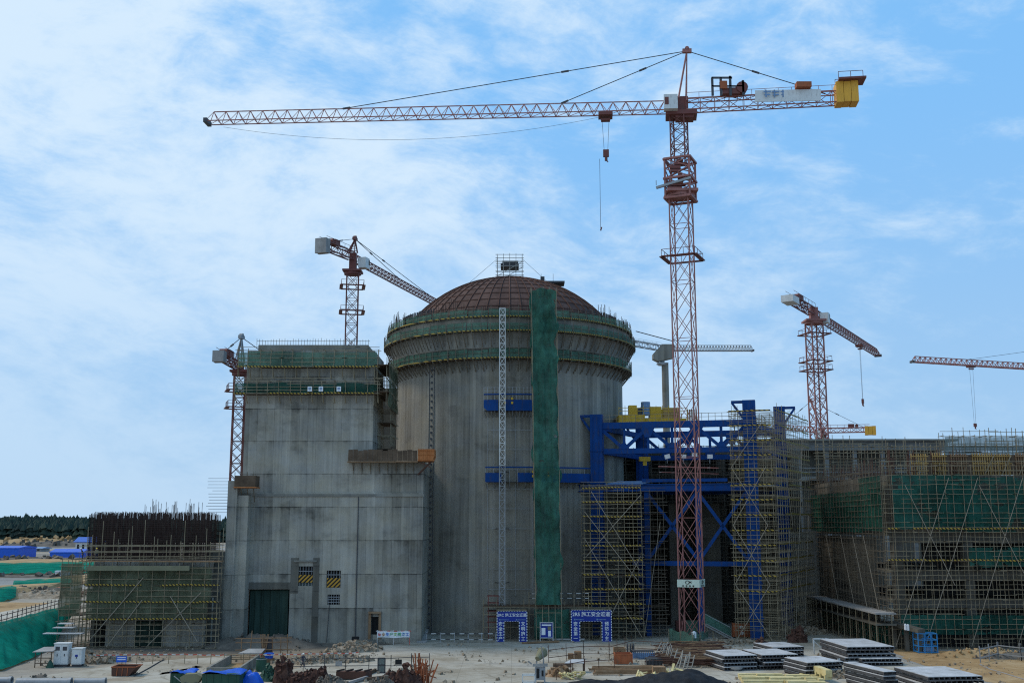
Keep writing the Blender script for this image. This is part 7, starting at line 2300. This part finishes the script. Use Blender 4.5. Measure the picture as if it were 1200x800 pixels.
# ------------------------------------------------------------------ workers
def person(label, at, facing, h=1.72, walk=0.0, top='navy', legs='navy', hat='helmet', arm=.25, lean=.0):
    """one continuous skinned figure; hat and clothing are children"""
    s = h / 1.72
    V, E, rad = [], [], []

    def add(p, r, parent=None):
        V.append(Vector(p) * s); rad.append(r * s)
        if parent is not None: E.append((parent, len(V) - 1))
        return len(V) - 1
    pel = add((0, 0, .93), .13)
    waist = add((0, .01 - lean * .1, 1.10), .125, pel)
    chest = add((0, -lean * .3, 1.32), .15, waist)
    neck = add((0, -lean * .45, 1.47), .058, chest)
    jaw = add((0, -.02 - lean * .5, 1.55), .072, neck)
    head = add((0, 0 - lean * .5, 1.64), .088, jaw)
    add((0, -lean * .5, 1.70), .07, head)
    add((0, -.105 - lean * .5, 1.60), .018, jaw)
    for sd, ph in ((-1, 1), (1, -1)):
        hip = add((sd * .095, 0, .88), .095, pel)
        f = walk * ph
        knee = add((sd * .10, -.30 * f - .02, .48 + .02 * abs(f)), .062, hip)
        ank = add((sd * .10, -.48 * f + .10 * (f < 0) * walk, .09 + (.08 if f < 0 else 0)), .042, knee)
        add((sd * .105, -.48 * f - .16 + .1 * (f < 0) * walk, .045 + (.0 if f >= 0 else .02)), .038, ank)
        sh = add((sd * .185, -lean * .3, 1.40), .062, chest)
        el = add((sd * (.235 + arm * .1), .18 * f, 1.13), .045, sh)
        wr = add((sd * (.24 + arm * .1), .10 * f - .14, .90 + .04 * abs(f)), .030, el)
        pm = add((sd * (.24 + arm * .1), .10 * f - .17, .83), .034, wr)
        for k in range(4):
            b = add((sd * (.24 + arm * .1) + (k - 1.5) * .018, .10 * f - .185, .79), .0095, pm)
            add((sd * (.235 + arm * .1) + (k - 1.5) * .018, .10 * f - .19 + .012, .745 + abs(k - 1.4) * .008), .0085, b)
        add((sd * (.205 + arm * .1), .10 * f - .20, .80), .010, wr)
    t = thing('person', label, 'person', at)
    t.rotation_euler = (0, 0, facing)
    me = bpy.data.meshes.new('body')
    me.from_pydata(V, E, [])
    body = bpy.data.objects.new('body', me)
    C.objects.link(body)
    sk = body.modifiers.new('skin', 'SKIN')
    for k, sv in enumerate(me.skin_vertices[0].data):
        sv.radius = (rad[k], rad[k]); sv.use_root = (k == 0)
    body.modifiers.new('sub', 'SUBSURF').levels = 1
    dg = bpy.context.evaluated_depsgraph_get()
    fin = bpy.data.meshes.new_from_object(body.evaluated_get(dg))
    bpy.data.objects.remove(body)
    body = bpy.data.objects.new('body', fin)
    C.objects.link(body)
    fin.materials.clear()
    for m in ('skin', top, legs, 'dgrey'): fin.materials.append(M[m])
    for p in fin.polygons:
        z, x = p.center.z / s, abs(p.center.x) / s
        p.material_index = 0 if z > 1.47 or (x > .2 and z < .93) else (1 if z > .96 or x > .215 else (2 if z > .12 else 3))
        p.use_smooth = True
    body.parent = t
    WORLD_AT[t.name] = Vector((0, 0, 0))
    mb = MB()
    c = Vector((0, -lean * .5, 1.655)) * s
    prof = [(.118, 0), (.115, .05), (.095, .095), (.06, .125), (.002, .135)]
    mb.lathe([(r * s, c.z + z * s) for r, z in prof], (c.x, c.y), 16)
    mb.cyl(c + Vector((0, -.02 * s, -.004)), c + Vector((0, -.02 * s, .012)), .145 * s, 16)
    hobj = mb.build('hard_hat', M[hat], None, smooth=True, at=(0, 0, 0)); hobj.parent = t
    mb = MB()
    for sd in (-1, 1): mb.cyl((sd * .032 * s, c.y - .085 * s, 1.615 * s), (sd * .032 * s, c.y - .100 * s, 1.615 * s), .011 * s, 8)
    e = mb.build('eyes', M['black'], None, at=(0, 0, 0)); e.parent = t
    WORLD_AT[t.name] = Vector(at)
    return t


p = G(355, 783)
person('worker in dark clothes and white hard hat walking past the rubble', tuple(p), R(60), walk=.85)
q = P(113, 651, 152.6)
person('worker in yellow hard hat standing on the rail deck at the rebar cage', (q.x, q.y, P(113, 657, 151.4).z), R(20), hat='helmety', top='olivebd', legs='navy', arm=.6, lean=.1)
q = P(97, 651, 152.2)
person('worker in dark clothes bending at the outer end of the annex scaffold', (q.x, q.y, P(97, 657, 151.4).z), R(-60), hat='helmet', arm=.9, lean=.5)

# ------------------------------------------------------------------ far site beyond the annex: banks, sheds, forest
def bank(label, toe, crest, zc, back, mat='nets'):
    """earth bank with netting laid on its face"""
    toe = [Vector((*p[:2], 0)) for p in toe]; cr = [Vector((*p[:2], zc)) for p in crest]
    mb = MB()
    n = len(toe)
    bk = [Vector((c.x + back[0], c.y + back[1], zc)) for c in cr]
    bt = [Vector((c.x + back[0] * 1.3, c.y + back[1] * 1.3, -.1)) for c in cr]
    L = (toe[-1] - toe[0]).length
    H = (cr[0] - toe[0]).length

    def face(u, v):
        i = min(n - 2, int(u * (n - 1))); f = u * (n - 1) - i
        return toe[i].lerp(toe[i + 1], f).lerp(cr[i].lerp(cr[i + 1], f), v)
    mb.grid(face, 40, 10)
    for A, B in ((cr, bk), (bk, bt)):
        for k in range(n - 1): mb.add([A[k], A[k + 1], B[k + 1], B[k]], [(0, 1, 2, 3)])
    for k in (0, n - 1): mb.add([toe[k], cr[k], bk[k], bt[k]], [(0, 1, 2, 3)])
    tag(mb.build('embankment', M['soil']), kind='structure')
    mb = MB()
    sd = len(label)
    nrm = (cr[1] - toe[1]).cross(toe[-2] - toe[1]).normalized()
    if nrm.z < 0: nrm = -nrm

    def fn(u, v):
        i = min(n - 2, int(u * (n - 1))); f = u * (n - 1) - i
        p = toe[i].lerp(toe[i + 1], f).lerp(cr[i].lerp(cr[i + 1], f), -.02 + 1.06 * v)
        w = mnoise.fractal(Vector((u * L * .12 + v * H * .10, v * H * .05, sd)), 1.0, 2.0, 3)
        w2 = abs(math.sin((u * L * .55 + v * H * .75) + 2.2 * mnoise.noise(Vector((u * L * .1, v * H * .3, sd)))))
        return p + nrm * (.30 + .16 * w + .25 * w2 * min(1, H / 8))
    mb.grid(fn, max(40, int(L * 1.6)), 24)
    o = mb.build('slope_netting', M[mat], smooth=True)
    tag(o, label, 'slope netting', 'green netting laid on earth banks')


z = 3.8
bank('nearest broad bank of bright green netting behind the white cabinets', [(-68, 124), gg(0, 786), gg(36, 772), gg(64, 756), (-70, 172)], [PZ(-60, 748, z), PZ(0, 733, z), PZ(36, 723, z), PZ(74, 713, z), PZ(95, 706, z)], z, (-26, 3))
bank('farthest long strip of green netting below the pale haul road', [gg(-60, 673), gg(20, 673), gg(83, 672), gg(110, 672)], [PZ(-60, 661, 2), PZ(20, 661, 2), PZ(83, 660, 2), PZ(110, 660, 2)], 2, (0, 60))
bank('narrow middle strip of green netting above the dark earth', [gg(14, 689), gg(35, 688.7), gg(60, 688), gg(84, 687)], [PZ(16, 682, 1.2), PZ(36, 681, 1.2), PZ(60, 680, 1.2), PZ(84, 679, 1.2)], 1.2, (0, 40))
bank('small patch of green netting just above the pale ramp', [gg(-60, 712), gg(-20, 709), gg(0, 707), gg(18, 702)], [PZ(-60, 693, 2), PZ(-20, 691, 2), PZ(0, 690, 2), PZ(19, 689, 2)], 2, (0, 25))
sheet('haul_road', [PZ(-40, 738, 0.02)[:2], PZ(0, 728, 0.02)[:2], PZ(40, 715, .02)[:2], PZ(80, 703, .02)[:2], PZ(80, 696, .02)[:2], PZ(40, 706, .02)[:2], PZ(0, 716, .02)[:2], PZ(-40, 722, .02)[:2]], 0.02, M['yard'], 6, .4)
# ramp on the crest of the near bank
tag(one((lambda q: (q.prism([PZ(-30, 737, 3.83), PZ(0, 730, 3.83), PZ(76, 710, 3.83), PZ(76, 703, 3.83), PZ(0, 717, 3.83), PZ(-30, 722, 3.83)], (0, 0, .03)), q)[1])(MB()), 'haul_road', None, None, M['yard']), kind='structure')
for o in list(bpy.data.objects):
    if o.name.startswith('haul_road'):
        for k in ('label', 'category'):
            if k in o: del o[k]
rail_fence('dark tube fence with red rails along the haul road on the near bank', [tuple(PZ(-20, 739, 3.8)[:2]), tuple(PZ(20, 727, 3.8)[:2]), tuple(PZ(72, 711.5, 3.8)[:2])], 1.4, 2.2, 'dgrey', (.9, .5), 'rust', .08, 'fence').location.z = 3.8
sheet('haul_road', [gg(-200, 661), gg(-200, 653), gg(150, 653), gg(150, 658)], 0.03, M['yard'], 8, 3)
one(mound(*gg(40, 658), 60, 10, 1.6, 101, nu=40, chunks=60, cs=(1, 3)), 'earth_heap', 'long dark earth heap at the crest of the farthest green strip', 'earth heap', M['mud'])
for k, (x, y, rx, ry, h, m, lab) in enumerate(((10, 634, 70, 60, 5, 'rubble', 'grey spoil heap nearest the forest'), (40, 637, 60, 40, 4, 'soil', 'tan spoil heap spread across the far ground'), (70, 640, 50, 30, 3.5, 'mud', 'brown spoil heap before the long blue roofed shed'), (30, 676, 26, 5, .8, 'mud', 'dark earth heap between the green strips'), (48, 697, 16, 5, 1.6, 'mud', 'dark cut earth above the pale ramp'), (15, 714, 12, 3, .8, 'mud', 'dark earth ridge beside the small green patch'), (60, 700, 14, 4, 1.5, 'rubble', 'grey stony heap by the rusty container'), (-4, 625, 50, 60, 22, 'rubble', 'high pale gravel heap at the forest edge'))):
    one(mound(*gg(x, y), rx, ry, h, 110 + k, chunks=40, cs=(rx * .02, rx * .07), nu=34), 'spoil_heap', lab, 'spoil heap', M[m])
# sheds
def shed(label, x0, x1, yb, yt, dep, wall='white', roof='roofblue', eave=.28, name='site_shed', over=1.0):
    p, q = G(x0, yb), G(x1, yb); h = P(x0, yt, p.y).z
    t = thing(name, label, 'shed', ((p.x + q.x) / 2, p.y, 0))
    hw = h * (1 - eave)
    mb = MB(); mb.box(p.x, q.x, p.y, p.y + dep, 0, hw); mb.build('wall', M[wall], t)
    mb = MB(); mb.prism([(p.x - over, p.y - over, hw), (p.x - over, p.y + dep / 2, h), (p.x - over, p.y + dep + over, hw), (p.x - over, p.y + dep + over, hw - .3), (p.x - over, p.y - over, hw - .3)], (q.x - p.x + 2 * over, 0, 0)); mb.build('roof', M[roof], t)
    L = q.x - p.x
    for k in range(4 if name == 'site_shed' else 0):
        mb = MB(); x = p.x + L * (k + .3) / 4; mb.box(x, x + L * .1, p.y - .15, p.y - .01, hw * .35, hw * .75); mb.build('window', M['black'], t)
    return t


shed('long pale shed with a blue roof before the forest', 53, 110, 629.5, 617.5, 30, 'conc_n', 'roofblue', .25)
shed('white hut with a bright blue roof behind the rebar cage corner', 88, 112, 647, 629, 12, 'white', 'roofblue', .3)
shed('dark blue sheeted store at the edge of the haul road', -30, 21, 653.5, 639.5, 20, 'tarp', 'tarp', .15, 'covered_store', .3)
shed('low blue sheeted stack beside the white hut', 58, 96, 653, 643, 14, 'tarp', 'tarp', .35, 'covered_store', .3)
shed('far small hut with a blue roof at the forest edge', 40, 49, 623.5, 620, 20, 'white', 'roofblue', .5)
shed('long low grey site shed in the middle distance', 22, 48, 646, 640.5, 12, 'grey', 'bluel', .3)
p, q = G(63, 696.5), G(76, 696.5)
t = thing('container', 'rust red steel container beside the pale haul road', 'container', ((p.x + q.x) / 2, p.y, 0))
mb = MB(); mb.box(p.x, q.x, p.y, p.y + 3, 0, P(70, 689, p.y).z)
for k in range(9): x = p.x + (q.x - p.x) * (k + .5) / 9; mb.box(x - .1, x + .1, p.y - .08, p.y - .01, .1, P(70, 689, p.y).z - .1)
mb.build('body', M['rust'], t)
mb = MB(); mb.box(p.x - .1, q.x + .1, p.y - .12, p.y + 3.1, P(70, 689, p.y).z, P(70, 689, p.y).z + .15); mb.build('roof', M['rustbright'], t)
p, q = G(64, 676), G(80, 676)
one((lambda b: (b.box(p.x, q.x, p.y, p.y + 1.2, 0, 1.6), b.box(p.x, q.x, p.y - .2, p.y + 1.3, 1.6, 2.0), b)[2])(MB()), 'white_barrier', 'white painted barrier block above the narrow green strip', 'barrier', M['signwhite'])

# forest on the low ridge
mb = MB()
rr = random.Random(77)
def ridge(x): return 3 + 3.0 * mnoise.noise(Vector((x * .004, 2, 0))) + 3 * math.exp(-((x + 470) / 60) ** 2)
mb.grid(lambda u, v: (-1500 + 3000 * u, 960 + 300 * v, -1 + (ridge(-1500 + 3000 * u)) * min(1, v * 4)), 120, 6)
tag(mb.build('hill', M['mud']), kind='structure')
mb = MB()
for k in range(6500):
    x = rr.uniform(-1100, 1100) if k % 3 == 0 else rr.uniform(-560, -230)
    y = 945 + rr.random() ** 1.3 * 190
    h = rr.uniform(15.5, 19.5) * (1.12 if rr.random() < .05 else 1)
    w = h * rr.uniform(.18, .27)
    z = ridge(x) * min(1, (y - 960) / 75) if y > 960 else 0
    for j in range(3):
        zb, zt = z + h * (.08 + .26 * j), z + h * (.52 + .24 * j)
        r = w * (1.2 - .2 * j)
        n = 7
        zt -= h * (.06 + .14 * rr.random())
        vs = [(x + r * rr.uniform(.6, 1.15) * math.cos(6.283 * i / n), y + r * rr.uniform(.6, 1.15) * math.sin(6.283 * i / n), zb + rr.uniform(-.06, .06) * h) for i in range(n)] + [(x + rr.uniform(-.3, .3), y, min(zt, z + h))]
        mb.add(vs, [(i, (i + 1) % n, n) for i in range(n)])
m_, nt_, out_ = new_mat('conifer_needles')
finish(nt_, out_, ramp(nt_, nz(nt_, pos(nt_), .05, 6, .6), [(.3, (.012, .024, .022)), (.5, (.026, .045, .034)), (.7, (.05, .07, .045))]), .95)
tag(mb.build('forest', m_), kind='stuff')

# loose stones over the yard
mb = MB()
rr = random.Random(31)
for k in range(5200):
    x, y = rr.uniform(-66, 75), rr.uniform(112, 160)
    if mnoise.noise(Vector((x * .12, y * .12, 3))) < .02 + .2 * rr.random(): continue
    s_ = rr.choice((.05, .06, .08, .08, .12, .2))
    e = Euler((rr.uniform(0, 3), rr.uniform(0, 3), rr.uniform(0, 3))).to_matrix()
    mb.obox((x, y, s_ * .35), e @ Vector((s_, 0, 0)), e @ Vector((0, s_ * .7, 0)), e @ Vector((0, 0, s_ * .5)))
tag(mb.build('gravel', M['rubble']), kind='stuff')

# haze of the damp coastal air
HAZE = 0
if HAZE:
    mb = MB(); mb.box(-1600, 1600, -70, 1400, -1, 112)
    hm = bpy.data.materials.new('haze_air'); hm.use_nodes = True
    nt = hm.node_tree; nt.nodes.clear()
    out = nd(nt, 'ShaderNodeOutputMaterial')
    v = nd(nt, 'ShaderNodeVolumePrincipled', {'Color': (.80, .88, 1.0, 1), 'Density': HAZE, 'Anisotropy': 0.2})
    nt.links.new(v.outputs[0], out.inputs['Volume'])
    tag(mb.build('haze', hm), kind='stuff')

for o in bpy.data.objects:             # ground-laid structure never carries thing tags
    if o.get('kind') == 'structure':
        for k in ('label', 'category', 'group'):
            if k in o: del o[k]
